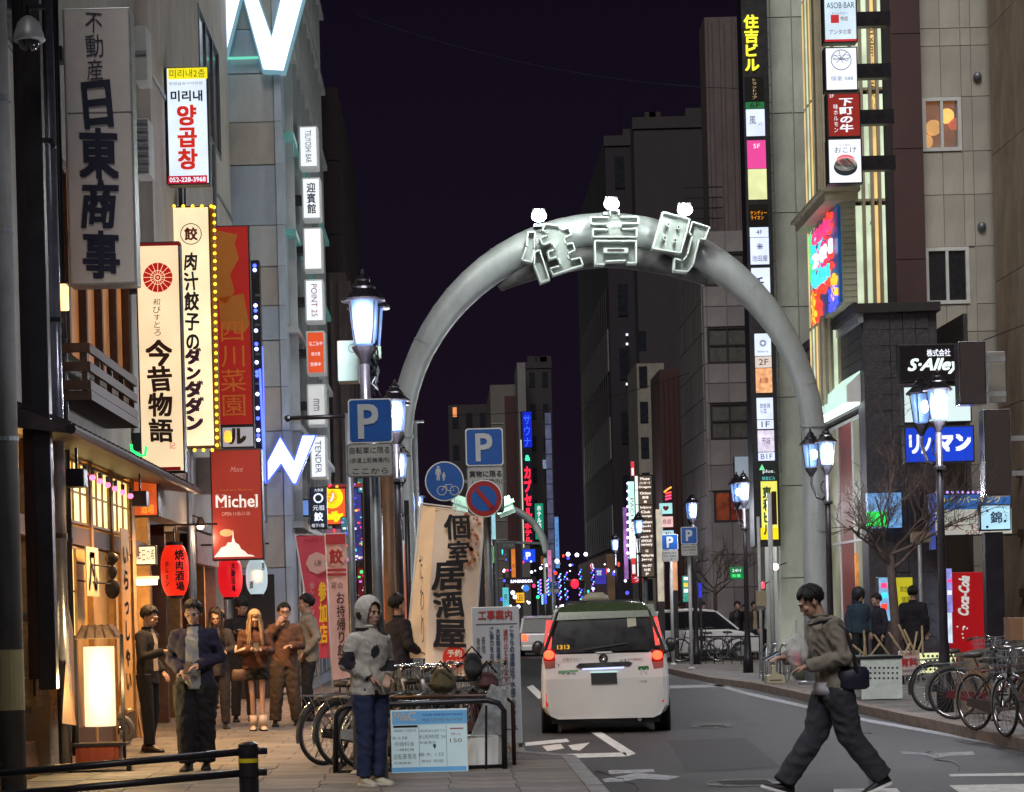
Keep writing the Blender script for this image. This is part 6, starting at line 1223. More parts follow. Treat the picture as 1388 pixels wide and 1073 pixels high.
# four square signs
s = 61
SQ = [((1116,-12,1162,57),lit_cool,'pale blue bar sign reading ASOB BAR with smaller print, topmost of four stacked signs',[('T','ASOB·BAR',1139,7,38,8,K('grey_blue_ink',(60,85,110))),('T','ネイルサロン',1138,18,22,3,MATS['grey_ink']),('R',1126,20,1137,31,em('sq_red',(190,45,50),.9)),('T','物語',1144,25,10,6,ink_red),('T','アンタの家',1139,43,30,7,K('berry_ink',(130,35,60)),dict(brush=True)),('R',1118,53,1161,56,MATS['sq_red'])]),
      ((1118,63,1163,123),lit_white,'white square sign with a line-drawn dragonfly in a circle',[('O',1140,81,13.5,K('line_blue',(60,110,140)),.5),('T','個室 588',1141,106,30,6,K('pale_ink',(120,160,190)))]),
      ((1121,125,1167,186),em('beef_red',(140,38,30),.85,.08),'dark red square sign with white brushed letters 下町の牛',[('T','下町の牛',1147,156,19,46,lit_white,dict(v=True,brush=True,off=.03)),('T','味ホルモン',1133,160,6,38,lit_white,dict(v=True)),('T','2F',1127,130,6,4,lit_white)]),
      ((1122,187,1169,249),lit_white,'white square sign with おこげ written above a rice bowl picture, lowest of the four',[('T','おこげ',1146,203,30,8,ink),('T','てっぱん',1145,196,16,3,ink_red),('D',1146,226,16,K('bowl_dark',(40,50,60)),.75),('D',1146,222,15.5,K('rice',(220,215,205),emis=lin((220,215,205)),es=.5),.62),('D',1146,216,12,em('roe_pink',(225,110,120),.85),.55)])]
for r, f, lab, els in SQ:
    ym = (r[1]+r[3])/2; o = sign('square_bar_sign', lab, 'sign', r, s, f, els, depth=.35, frame=2, group='four stacked square signs')
    C_ = W(r[2], ym+2, s); P(o, 'bracket', MB().box(C_.x-.02, C_.x+.75, C_.y+.06, C_.y+.3, C_.z-.16, C_.z+.16), black_metal)
o = bpy.data.objects['square_bar_sign.001'] if 'square_bar_sign.001' in bpy.data.objects else None
if o:
    for a in (0, .9, 1.8, 2.6):
        c = W(1140,80,s); d = Vector((math.cos(a),0,math.sin(a)))*.19; P(o, 'emblem_line', MB().tube([(c.x-d.x,c.y-.014,c.z-d.z*.5),(c.x,c.y-.014,c.z),(c.x+d.x,c.y-.014,c.z+d.z)], .006, 4), MATS['line_blue'])
    for dx, dz, rx in ((-.1,.05,.09),(.1,.05,.09)): c = W(1140,80,s); P(o, 'emblem_ring', MB().tube([(c.x+dx+rx*math.cos(k*.52), c.y-.014, c.z+dz+.045*math.sin(k*.52)) for k in range(13)], .005, 4), MATS['line_blue'])
# cluster on the beige wall
sign('s_alley_sign', 'black sign reading 株式会社 S·Alley in white', 'sign', (1218,466,1305,517), 62, em('alley_black', (22,16,20), .35), [('T','株式会社',1272,478,32,10,lit_white,dict(off=.02)), ('T','S·Alley',1266,496,72,22,em('alley_white',(225,240,235),1.1,.03),dict(shear=.35,off=.03))], depth=.3)
sign('blank_lit_sign', 'blank glowing white sign between the black and the blue sign', 'sign', (1224,522,1317,573), 62, em('blank_cool', (205,225,225), 1.0, .15, .8), [], depth=.3)
sign('blue_loan_sign', 'bright blue lit sign with white katakana リノマン', 'sign', (1226,577,1321,627), 62, em('loan_blue', (18,58,190), 1.0, .04), [('T','リ',1239,602,14,26,lit_white,dict(off=.04)), ('T','ノ',1255,604,14,22,lit_white,dict(off=.04)), ('T','マン',1293,600,46,24,lit_white,dict(off=.06))], depth=.3)
for (r, lab) in [((1300,462,1337,548),'brown-black unlit box sign, upper of two beside the S·Alley sign'), ((1334,554,1371,672),'brown-black unlit box sign, lower and taller of two at the right')]:
    o = sign('unlit_box_sign', lab, 'sign', r, 68, pm('brown_black', (.035,.025,.022), .5), [], depth=.4, case=chrome, frame=2.2); C_ = W(r[2], (r[1]+r[3])/2, 68)
    P(o, 'bracket', MB().box(C_.x, C_.x+.45, C_.y+.25, C_.y+.36, C_.z+.25, C_.z+.35), silvercase); P(o, 'bracket', MB().box(C_.x, C_.x+.45, C_.y+.25, C_.y+.36, C_.z-.45, C_.z-.35), silvercase)
o = sign('clear_box_sign', 'grey frosted panel mounted beside the upper unlit box sign', 'sign', (1339,476,1363,545), 66.5, K('frosted_grey',(135,132,122)), [], depth=.12, case=silvercase, frame=1.5)
o = sign('parking_price_board', 'blue and white parking price board with yellow heading on the beige wall', 'sign', (1262,668,1372,726), 60, em('price_blue', (50,105,175), .7, .15), [('R',1264,690,1371,724,em('price_white',(195,195,185),.65)), ('T','コインパーキング',1315,677,84,10,em('price_yellow',(225,205,70),.8)), ('T','20分',1290,704,22,8,ink_brown), ('T','80円',1312,704,22,8,ink_brown), ('T','最大 12',1300,714,64,9,ink_red), ('T','500',1318,721,20,6,ink_red)], depth=.12)
for k in range(14): c = W(1270+k*7, 667, 60.4); P(o, 'led', MB().ball(c, .03, 6, 5), em('violet_led',(190,150,255),2.5))
sign('nishiki_sign', 'small pale blue glowing sign with the character 錦 on a dark post', 'sign', (1328,683,1371,719), 72, em('nishiki_face',(170,215,235),1.0,.06), [('T','錦',1350,701,16,16,K('nishiki_ink',(40,70,100)),dict(brush=True,off=.02)), ('D',1338,714,1.8,ink), ('D',1362,706,1.8,ink), ('D',1338,692,1.8,ink)], depth=.2, bev=.03)
g = W(1351,840,72); o = thing('dark_post', 'dark square post under the small pale blue sign', 'post', (g.x,g.y+.1,0)); P(o, 'shaft', MB().box(g.x-.17,g.x+.17,g.y+.05,g.y+.3,0,W(1350,720,72).z-.01), black_metal)
# blue vertical banner sign beside lamp pole
sign('blue_edge_banner', 'narrow blue and violet lit vertical banner beside the brown lamp pole', 'sign', (1260,668,1268,745), 63, em('beb_face',(70,85,170),.6,.4,3), [], depth=.1, frame=.4)
sign('led_shop_column', 'narrow column of pink and blue shop lights behind the lamp pole', 'sign', (1283,770,1291,830), 61, em('lsc_face',(140,140,215),.9,.5,6), [('R',1284,785,1290,789,neon[0]),('R',1284,800,1290,806,lit_white)], depth=.3, frame=.4)
sign('capsule_machine_front', 'glowing pink and blue machine front left of the yellow board', 'sign', (1191,782,1208,842), 61, em('cap_face',(120,165,205),.95,.4,6), [('R',1194,790,1202,797,neon[0]),('R',1195,803,1203,811,neon[1]),('R',1194,818,1203,826,neon[6])], depth=.3, frame=.6)
sign('yellow_board', 'yellow board with dark writing behind the bare tree trunk', 'sign', (1212,782,1238,845), 61, em('yb_face',(205,195,40),.6), [('T','飲放題',1228,798,16,8,ink),('T','個室',1228,812,12,8,ink)], depth=.1, frame=.6)
# vending machine
s = 60; C_ = W(1315,890,s); yv = C_.y; x0, x1 = W(1291,830,s).x, W(1341,830,s).x; zt2 = W(1315,775,s).z
o = thing('vending_machine', 'red vending machine seen from its side with white Coca-Cola script', 'vending machine', ((x0+x1)/2, yv+.4, 0)); vred = pm('vending_red', lin((190,18,28)), .35, var=.08, scale=2, emis=lin((190,15,25)), es=.22)
P(o, 'body', MB().box(x0, x1, yv, yv+.9, .03, zt2), vred, .015); P(o, 'plinth', MB().box(x0+.03, x1-.03, yv+.02, yv+.88, 0, .03), rubber)
text(o, 'Coca-Cola', 1306, 807, 54, 15, s, K('coke_white',(225,222,220),emis=lin((225,222,220)),es=.35), yv-.018, shear=.35, off=.04, rot=math.pi/2-.05)
for k in range(9): c = W(1297+rr.uniform(0,14), 848+rr.uniform(0,22), s); P(o, 'printed_bubble', MB().prism([(c.x+.022*math.cos(i),c.z+.022*math.sin(i)) for i in range(6)], yv-.012, yv-.008), MATS['coke_white'])
P(o, 'lit_front', MB().box(x0-.03, x0-.002, yv+.06, yv+.84, .6, zt2-.1), em('vending_front',(200,215,235),1.1,.3,5))
# ---------------------------------------------------------------- bicycles
def make_bike():
    """a city bicycle along +x, wheels on z = 0"""
    r = thing('bicycle', 'bicycle', 'bicycle', (0,0,0)); R = .335
    paint = pm('bike_paint', (.05,.05,.055), .35, .2, var=.2); 
    for x in (-.54, .54):
        w = link('wheel', MB().lathe([(.03,-.001),(.03,.001)], (0,0,0), 6).mesh('hub_disc', chrome), r, (x,0,R))
        link('tyre', MB().ring((0,0,0), R-.018, .019, 36, 7).mesh('tyre', rubber, smooth=True), w)
        link('rim', MB().ring((0,0,0), R-.042, .011, 36, 5).mesh('rim', chrome, smooth=True), w)
        mb = MB()
        for k in range(24):
            a = k*math.pi/12; d = .03 if k % 2 else -.03; mb.bar((.02*math.cos(a+.8),d,.02*math.sin(a+.8)), ((R-.045)*math.cos(a),0,(R-.045)*math.sin(a)), .0028)
        link('spokes', mb.mesh('spokes', chrome), w); link('hub', MB().tube([(0,-.045,0),(0,.045,0)], .022, 10).mesh('hub', chrome), w)
        mb = MB(); pts = [((R+.018)*math.cos(a), 0, (R+.018)*math.sin(a)) for a in [math.radians(q) for q in (range(15, 196, 15) if x < 0 else range(-10, 130, 14))]]
        for p, q_ in zip(pts[:-1], pts[1:]): mb.bar(p, q_, .045, .005, up=(0,1,0))
        link('mudguard', mb.mesh('mudguard', chrome), r, (x,0,R))
    bb, ht, hb, st_, rx, fx = Vector((-.08,0,.28)), Vector((.38,0,.86)), Vector((.43,0,.66)), Vector((-.22,0,.72)), Vector((-.54,0,R)), Vector((.54,0,R))
    mb = MB().tube([bb, Vector((.1,0,.38)), hb], .019, 8).tube([bb, st_], .017, 8).tube([st_-Vector((-.03,0,.12)), hb+Vector((0,0,.06))], .015, 8).tube([hb, ht], .021, 8)
    for y in (-.05,.05): mb.tube([bb+Vector((0,y*.6,0)), rx+Vector((0,y,0))], .01, 6).tube([st_+Vector((0,y*.3,-.05)), rx+Vector((0,y,0))], .009, 6).tube([hb+Vector((0,y*.5,0)), hb+Vector((.03,y,-.06)), fx+Vector((0,y,0))], .012, 6)
    link('frame', mb.mesh('bike_frame', paint, smooth=True), r)
    link('handlebar', MB().tube([ht, ht+Vector((-.02,0,.13))], .013, 8).tube([(.16,-.27,.97),(.26,-.24,1.0),(.36,-.08,.98),(.36,.08,.98),(.26,.24,1.0),(.16,.27,.97)], .011, 8).mesh('handlebar', chrome, smooth=True), r)
    for y in (-.27,.27): link('grip', MB().tube([(.13,y,.962),(.21,y*.96,.985)], .018, 8).mesh('grip', rubber), r)
    link('saddle', MB().loft([((-.27,0,.80),.12,.10),((-.26,0,.83),.14,.11),((-.24,0,.86),.12,.085),((-.22,0,.865),.05,.03)], 14).mesh('saddle', pm('saddle_black', (.03,.025,.022), .5), smooth=True), r)
    link('seat_post', MB().tube([st_, (-.255,0,.80)], .012, 8).mesh('seat_post', chrome), r)
    mb = MB(); x0, x1, z0, z1 = .46, .74, .72, .96
    for i in range(7): t_ = i/6; mb.bar((x0+t_*(x1-x0-.04), -.14, z0), (x0+t_*(x1-x0), -.18, z1), .004).bar((x0+t_*(x1-x0-.04), .14, z0), (x0+t_*(x1-x0), .18, z1), .004).bar((x0+t_*(x1-x0-.04), -.14, z0), (x0+t_*(x1-x0-.04), .14, z0), .004)
    for i in range(7): t_ = -1+i/3; mb.bar((x0,.14*t_,z0),(x0,.18*t_,z1),.004).bar((x1-.04,.14*t_,z0),(x1,.18*t_,z1),.004)
    for k in range(4):
        z = z0+(z1-z0)*k/3; h_ = .14+.04*k/3; e = -.04+.04*k/3; q_ = [(x0,-h_,z),(x1+e,-h_,z),(x1+e,h_,z),(x0,h_,z)]
        for i in range(4): mb.bar(q_[i], q_[(i+1)%4], .006)
    link('basket', mb.mesh('basket', grey_metal), r)
    mb = MB()
    for y in (-.06,0,.06): mb.bar((-.32,y,.74), (-.82,y,.72), .009)
    for x in (-.35,-.55,-.8): mb.bar((x,-.07,.73),(x,.07,.73), .009)
    mb.bar((-.78,-.06,.72), rx+Vector((0,-.05,0)), .008).bar((-.78,.06,.72), rx+Vector((0,.05,0)), .008)
    link('carrier', mb.mesh('carrier', grey_metal), r)
    link('chain_guard', MB().prism([(-.62,R-.04),(-.6,R+.05),(-.1,.35),(0,.32),(.02,.26),(-.05,.2),(-.14,.2)], -.06, -.045).mesh('chain_guard', paint), r)
    link('crank', MB().tube([(-.08,-.08,.28),(-.08,.08,.28)], .02, 8).bar((-.08,-.08,.28),(.0,-.09,.14),.016).bar((-.08,.08,.28),(-.16,.09,.42),.016).mesh('crank', chrome), r)
    for p_ in ((0,-.12,.14),(-.16,.12,.42)): link('pedal', MB().obox(p_, (.09,.07,.02)).mesh('pedal', rubber), r)
    link('headlight', MB().tube([(.60,0,.66),(.68,0,.655)], .028, 10).mesh('headlight', chrome, smooth=True), r)
    link('kickstand', MB().tube([(-.5,.06,.3),(-.56,.16,.02)], .008, 6).mesh('kickstand', chrome), r)
    return r
bike0 = make_bike()
BK = []
def bike(x, y, rz, label, lean=0., z=0., g=None, paint=None):
    if not BK: o = bike0; o.location = (x, y, z); o['label'] = label
    else: o = copy_tree(bike0, None, label, (x, y, z))
    o.rotation_euler = (lean, 0, rz); BK.append(o)
    if g: o['group'] = g
    if paint:
        for ch in o.children:
            if ch.name.startswith(('frame','chain_guard')): ch.data = ch.data.copy(); ch.data.materials[0] = paint
    return o
silverp = pm('bike_silver', (.45,.45,.46), .35, .6); whitebp = pm('bike_white', (.55,.55,.53), .4); oliv = pm('bike_olive', (.12,.11,.05), .4); mar = pm('bike_maroon', (.12,.02,.025), .35)
gA = 'bicycles parked behind the cycle rack'
def bp(px, py): g = G(px, py); return g.x, g.y
# left cluster: rear wheels towards the camera, standing obliquely in the rack
for i, (px, py, rz, lab, pa) in enumerate([
    (440,1037,.72,'outermost bicycle of the row, its big rear wheel showing left of the hooded person',None), (463,1039,.78,'second bicycle of the row, wheel showing just inside the outermost one',whitebp),
    (488,1041,.84,'silver bicycle of the row close behind the hooded person',silverp), (545,1033,.9,'olive bicycle behind the rack beside the dark-clad man',oliv),
    (578,1031,1.0,'silver-framed bicycle standing high behind the parking board',silverp), (606,1029,1.15,'bicycle with a bag on its carrier behind the parking board',None), (592,1028,2.1,'black bicycle turned the other way in the middle of the rack',None), (634,1027,1.25,'bicycle at the right end of the rack by the roadworks notice',mar)]):
    x, y = bp(px, py); bike(x+.54*math.cos(rz), y+.54*math.sin(rz), rz, lab, lean=.04*(-1)**i, g=gA, paint=pa)
# clutter on them
for (px, py, sc_, c_, lab) in [(598,925,(.30,.22,.26),(.10,.08,.04),'olive cloth bag in a bicycle basket behind the rack'), (640,905,(.2,.16,.3),(.03,.028,.03),'dark bag strapped to a bicycle beside the red seal of the banner'), (660,925,(.22,.2,.2),(.08,.03,.03),'dark maroon bundle on the rear bicycle by the notice board')]:
    c = W(px, py, 133); o = thing('bag', lab, 'bag', (c.x,c.y,c.z-.2)); mb = MB().ball(c, [k/2*.9 for k in sc_], 14, 10); me = mb.mesh('bag', pm('bag%d'%px, c_, .85, var=.3), wloc(o), True)
    for v in me.vertices: v.co += noise.noise_vector(v.co*9)*.05 + noise.noise_vector(v.co*26)*.018
    link('bag_body', me, o); P(o, 'strap', MB().tube([c+Vector((-.1,-.1,.1)), c+Vector((0,-.12,.22)), c+Vector((.1,-.1,.1))], .012, 6), black_metal)
# the tube rack and its board
s = 139.0
rk = thing('cycle_rack', 'black tube cycle rack across the pavement behind the parking board', 'cycle rack', (W(572,1050,s).x, F/s, 0))
p4 = [W(455,1052,s), W(455,972,s), W(460,962,s), W(470,957,s), W(660,949,s), W(676,953,s), W(683,963,s), W(684,1040,s)]; p4[0].z = 0; p4[-1].z = 0
P(rk, 'hoop', MB().tube(p4, .028, 12), black_metal, smooth=True)
P(rk, 'lower_rail', MB().tube([W(455,1046,s), W(684,1038,s)], .02, 10), black_metal, smooth=True)
for px in (480,530,632,659): a_, b_ = W(px,956,s), W(px,1044,s); P(rk, 'upright', MB().tube([a_, b_], .012, 8), black_metal)
for (px, dy) in [(455,.9),(480,1.0),(530,1.0),(580,1.0),(632,1.0),(684,.9)]:
    a_ = W(px,965,s); P(rk, 'wheel_bar', MB().tube([(a_.x,a_.y,.02),(a_.x,a_.y+dy,.02),(a_.x,a_.y+dy,.3)], .014, 8), black_metal)
q0 = W(697,960,s); P(rk, 'second_hoop', MB().tube([(q0.x,q0.y+.5,0),(q0.x,q0.y+.5,.62),(q0.x-.1,q0.y+.5,.7),(q0.x-1.2,q0.y+.5,.7)], .022, 10), bronze_metal, smooth=True)
bd = sign('parking_board', 'pale blue and white cycle parking board with a P&C heading and price tables', 'notice board', (530,961,634,1047), 140.5, em('board_white', (175,195,200), .55, .06), [
    ('R',531.5,963,632.5,981,em('board_blue',(95,150,195),.5)), ('T','P&C',549,971,30,12,whitep,dict(off=.03)), ('R',531.5,1039,632.5,1045,MATS['board_blue']), ('R',533,983,566,986,ink),
    ('T','P-PARK PARKING ENTRANCE',600,968,54,3.2,ink_blue,dict(off=0)), ('T','MON TUE WED THU FRI SAT',600,975,54,4,K('olive_print',(130,120,50)),dict(off=0)), ('R',610,986,628,987.5,K('red_print',(170,60,60))),
    ('T','駐輪場のご利用方法',549,990,30,3.5,ink,dict(off=0)), ('T','使い方 手順',542,1000,20,4,ink,dict(off=0)), ('T','月極料金',548,1008,28,6,K('grey_print',(110,125,130)),dict(off=0)), ('T','一時利用',548,1016,26,4,ink,dict(off=0)), ('T','自転車専用',549,1025,30,8,MATS['grey_print'],dict(off=0)), ('T','定期更新',546,1034,24,3,ink,dict(off=0)),
    ('T','入場の際は券をお取り下さい',586,990,38,3.5,ink,dict(off=0)), ('T','利用時間 24',586,998,36,6,MATS['grey_print'],dict(off=0)), ('T','9',589,1011,4,6,ink,dict(off=.05)), ('T','料金表示',580,1006,22,4,ink,dict(off=0)), ('T','最大 1日',584,1022,34,5,MATS['grey_print'],dict(off=0)), ('T','無料 時間',586,1031,30,4,MATS['grey_print'],dict(off=0)),
    ('T','150',618,1003,16,5,K('brown_print',(120,90,60)),dict(off=0)), ('T','禁止',618,994,14,3,MATS['red_print'],dict(off=0)), ('R',568,983,568.6,1037,MATS['grey_print']), ('R',605,983,605.6,1037,MATS['grey_print'])], depth=.02, case=whitep, frame=.8, bev=.003)
bc = W(655,1020,s); o = thing('white_bag', 'crumpled silvery cover and white tub standing behind the right end of the rack', 'cover', (bc.x,bc.y+.3,0))
mb = MB().loft([((bc.x,bc.y+.3,0),.2,.15),((bc.x+.02,bc.y+.3,.3),.19,.14),((bc.x,bc.y+.3,.32),.2,.15)], 16); P(o, 'tub', mb, whitep)
mb = MB().prism([(bc.x-.12,.3),(bc.x+.2,.32),(bc.x+.26,.75),(bc.x+.1,.82)], bc.y+.2, bc.y+.42); P(o, 'sheet', mb, pm('foil', (.5,.52,.54), .3, .7, var=.4, scale=12, bump=1, bscale=12))

# ---------------------------------------------------------------- right pavement things
gR = 'bicycles parked along the right pavement'
for px, py, rz, lab, pa, le in [(1312,962,.25,'bicycle whose pale-rimmed wheel shows left of the concrete stump',None,.05), (1362,992,-1.15,'black bicycle at the right edge with its fork against the stump rail',None,.0), (1392,1002,1.75,'black bicycle cut by the right edge of the picture',None,.0),
    (1250,893,.5,'dark bicycle behind the white perforated box',mar,0), (1275,895,.2,'dark bicycle under the vending machine side',None,0), (1330,905,.35,'bicycle with a red basket beside the vending machine',None,0), (1200,880,.15,'dark bicycle heaped with sticks behind the white box',None,0), (1228,900,-.3,'silver bicycle between the white box and the red and white notice',silverp,.05), (1295,880,.9,'bicycle squeezed behind the lamp pole by the vending machine',oliv,-.05), (1350,975,-.5,'maroon bicycle behind the stump rail',mar,.04), (1370,950,-2.4,'silver bicycle farthest right behind the rail',silverp,0)]:
    x, y = bp(px, py); bike(x, y, rz, lab, lean=le, g=gR, paint=pa)
for px, py, rz, lab, pa in [(925,895,2.7,'bicycle parked nearest the taxi beside the white car',None), (948,897,2.85,'bicycle with a pale mudguard before the white car',silverp), (975,896,2.9,'bicycle behind the railing under the white car',None), (1095,893,1.2,'bicycle behind the left leg side of the walker',None)]:
    x, y = bp(px, py); bike(x, y, rz, lab, g='bicycles near the white car')
# white perforated box
s = 86; c0, c1 = W(1168,948,s), W(1222,890,s); zt2 = c1.z
o = thing('perforated_box', 'white metal planter box with rows of round holes behind the walking man', 'planter box', ((c0.x+c1.x)/2, c0.y, 0))
P(o, 'panel', MB().box(c0.x,c1.x,c0.y,c0.y+.03,.02,zt2-.02), pm('box_white', (.58,.64,.60), .5, stain=.15)); P(o, 'panel', MB().box(c1.x-.03,c1.x,c0.y+.031,c0.y+1.2,.02,zt2-.02), MATS['box_white']); P(o, 'back_panel', MB().box(c0.x,c1.x,c0.y+1.2,c0.y+1.23,.02,zt2-.02), MATS['box_white'])
P(o, 'rim', MB().box(c0.x-.02,c1.x+.02,c0.y-.02,c0.y+1.25,zt2-.02,zt2+.02), black_metal)
mb = MB()
for r_ in range(3):
    for k in range(8): c = W(1174+k*6,905+r_*7,s); mb.prism([(c.x+.018*math.cos(i*.785),c.z+.018*math.sin(i*.785)) for i in range(8)], c0.y-.004, c0.y-.001)
P(o, 'holes', mb, ink, kind='stuff')
sticks = []
for k in range(12): p_ = Vector((rr.uniform(c0.x+.1,c1.x+.5), c0.y+rr.uniform(.2,1), zt2)); sticks.append((p_, p_+Vector((rr.uniform(-.25,.25),0,rr.uniform(.2,.5)))))
q_ = thing('stick_heap', 'heap of cut sticks standing in the white perforated box', 'sticks', (c0.x+.3,c0.y+.5,zt2)); [P(q_, 'stick', MB().tube(t_, .018, 5), pm('cut_wood', (.40,.30,.18), .8, var=.3)) for t_ in sticks]
# second perforated planter, sign
s = 74; 
o = sign('cream_perforated_panel', 'cream perforated metal panel behind the red and white notice', 'planter panel', (1246,884,1296,912), s, pm('panel_cream', (.2,.19,.16), .7), [('D',1252+k*6+(3 if r_%2 else 0),889+r_*6,1.7,ink) for r_ in range(4) for k in range(8)], depth=.05, case=grey_metal, frame=.6)
for sx in (-.3,.3): P(o, 'leg', MB().box(o.location.x+sx-.02,o.location.x+sx+.02,F/s+.06,F/s+.1,0,.5), grey_metal)
o = sign('red_white_notice', 'small white notice with two big red characters 有料', 'notice', (1218,882,1247,915), 78, K('notice_pale',(185,165,165)), [('T','有料',1232,897,24,12,K('notice_red2',(175,45,50)),dict(off=.04)), ('T','駐輪場',1232,886,16,4,ink_red), ('T','300円',1232,909,18,4,ink)], depth=.03, case=whitep, frame=.6)
P(o, 'leg', MB().box(o.location.x-.02,o.location.x+.02,F/78+.04,F/78+.08,0,.6), grey_metal)
# stump and rail
s = 101; c0, c1 = W(1306,968,s), W(1336,884,s)
o = thing('concrete_stump', 'square concrete stump with a wooden rail running to the right edge', 'post', ((c0.x+c1.x)/2, c0.y, 0))
P(o, 'shaft', MB().prism([(c0.x,0),(c1.x+.06,0),(c1.x,c1.z),(c0.x,c1.z)], c0.y, c0.y+.3), pm('stump', (.28,.22,.17), .9, var=.35, scale=5, bump=.6, stain=.4), .02)
P(o, 'rail', MB().bar(W(1298,888,s), W(1400,870,112), .09, .05), K('rail_grey',(130,125,115))); P(o, 'lower_rail', MB().bar(W(1340,962,s), W(1400,958,108), .05), dark_wood)
P(o, 'support_post', MB().bar(W(1384,872,110), W(1386,985,110), .08), dark_wood)
o = thing('cardboard_box', 'brown box standing on the rail at the right edge of the picture', 'box', W(1384,868,110)); c = W(1386,852,110); P(o, 'body', MB().box(c.x-.18,c.x+.2,c.y-.1,c.y+.2,c.z-.14,c.z+.14), K('cardboard',(140,105,80)), .005); P(o, 'tape', MB().box(c.x-.02,c.x+.02,c.y-.103,c.y-.1,c.z-.14,c.z+.14), K('tape',(170,140,100)))
# railings right middle
def railing(label, px0, px1, py1, zt2, s, n, m=grey_metal, name='railing'):
    a_, b_ = G(px0,py1), G(px1,py1+2); o = thing(name, label, 'railing', (a_+b_)/2)
    P(o, 'top_rail', MB().tube([a_+Vector((0,0,zt2)), b_+Vector((0,0,zt2))], .02, 8), m); P(o, 'lower_rail', MB().tube([a_+Vector((0,0,.15)), b_+Vector((0,0,.15))], .014, 8), m)
    for k in range(n): p_ = a_.lerp(b_, k/(n-1)); P(o, 'upright', MB().tube([p_, p_+Vector((0,0,zt2))], .013, 6), m)
railing('low grey railing around the pale posts behind the walking man', 1030, 1078, 920, .55, 64, 7); railing('black railing in front of the white car', 945, 1030, 899, .75, 50, 8, black_metal)
for k in range(3): 
    g = G(1040+k*12, 924); o = thing('cycle_hoop', ['pale cycle hoop left of a row of three by the low railing','pale cycle hoop in the middle of the row of three','pale cycle hoop at the right of the row of three'][k], 'cycle stand', g); P(o, 'hoop', MB().tube([g, g+Vector((0,0,.65)), g+Vector((.05,.1,.75)), g+Vector((.05,.5,.75)), g+Vector((0,.6,.65)), g+Vector((0,.6,0))], .022, 8), silvercase, smooth=True); P(o, 'foot', MB().box(g.x-.05,g.x+.05,g.y-.05,g.y+.05,0,.015), grey_metal)
g = G(1050,926); o = thing('white_block', 'cream concrete weight block at the kerb by the pale posts', 'block', g); P(o, 'body', MB().prism([(g.x-.18,0),(g.x+.2,0),(g.x+.18,.16),(g.x+.03,.2),(g.x,.36),(g.x-.06,.36),(g.x-.08,.18),(g.x-.17,.16)], g.y-.15, g.y+.15), K('cream_block_c',(165,158,135)), .01); P(o, 'groove', MB().box(g.x-.12,g.x+.12,g.y-.153,g.y-.151,.05,.08), K('groove',(90,85,75)))
for k in range(4): g = G(1085+k*6, 921-k*2); o = thing('clear_bag', ['pale full rubbish bag nearest the low railing','second pale rubbish bag from the low railing','third pale rubbish bag from the low railing','pale rubbish bag nearest the walking man'][k], 'rubbish bag', g); me = MB().ball(g+Vector((0,0,.28)), (.2,.18,.3), 14, 10).mesh('bag', K('clear_bag',(120,130,115),rough=.25), wloc(o), True); [setattr(v, 'co', v.co+noise.noise_vector(v.co*7+Vector((k,0,0)))*.05) for v in me.vertices]; link('bag_body', me, o); P(o, 'knot', MB().ball(g+Vector((0,0,.6)), .04, 6, 5), MATS['clear_bag'])
mc = W(1246,727,66); o = thing('traffic_mirror', 'small brownish hooded traffic mirror on a pale pole right of the bare tree trunk', 'mirror', (mc.x,mc.y,0))
P(o, 'shaft', MB().tube([(mc.x,mc.y,0),(mc.x,mc.y,mc.z)], .04, 8), silvercase); P(o, 'mirror_face', MB().box(mc.x-.2,mc.x+.22,mc.y-.1,mc.y-.06,mc.z-.13,mc.z+.13), K('mirror_glass',(125,110,95),rough=.2), .02); P(o, 'hood', MB().box(mc.x-.23,mc.x+.25,mc.y-.14,mc.y-.055,mc.z+.135,mc.z+.17), bronze_metal)

# ---------------------------------------------------------------- bare trees
bark = pm('bark', (.075,.05,.042), .9, var=.35, scale=14, bump=.8, bscale=30)
def bare_tree(label, base, h0, seed, spread, levels, r0=.10, n1=5, lean=(0,0), sub=.72):
    R_ = random.Random(seed); o = thing('bare_tree', label, 'tree', base); mbt, mbb = MB(), MB()
    base = Vector(base); p = [base, base+Vector((lean[0]*.2,lean[1]*.2,h0*.4)), base+Vector((lean[0]*.7,lean[1]*.5,h0*.75)), base+Vector((lean[0],lean[1],h0))]
    mbt.tube(p, [r0*1.25, r0, r0*.9, r0*.8], 10)
    def grow(p0, d, L, r, lv):
        pts = [p0]; q = p0.copy(); dd = d.copy(); n = 4
        for k in range(n):
            dd = (dd + Vector((R_.uniform(-.3,.3), R_.uniform(-.3,.3), R_.uniform(-.12,.26)))).normalized(); q = q+dd*L/n; pts.append(q.copy())
        (mbb).tube(pts, [r*(1-.6*k/n) for k in range(n+1)], 6 if r > .012 else 4, cap=False)
        if lv <= 0: return
        for k in range(R_.randint(3, 4) if lv > 1 else R_.randint(5, 7)):
            t_ = R_.uniform(.3, 1); i = min(n-1, int(t_*n)); b0 = pts[i].lerp(pts[i+1], t_*n-i)
            ax = Vector((R_.uniform(-1,1), R_.uniform(-1,1), R_.uniform(-.5,.9))).normalized()
            grow(b0, (dd*.75+ax*.75).normalized(), L*R_.uniform(.5,.8), r*.52, lv-1)
    for k in range(n1):
        a = 6.28*k/n1+R_.uniform(-.3,.3); grow(p[-1]-Vector((0,0,.12*k*.5)), Vector((math.cos(a)*1.1, math.sin(a)*.8, R_.uniform(.25,.8))).normalized(), spread*R_.uniform(.8,1.15), r0*.42, levels)
    P(o, 'trunk', mbt, bark, smooth=True); P(o, 'crown', mbb, bark, smooth=True); return o
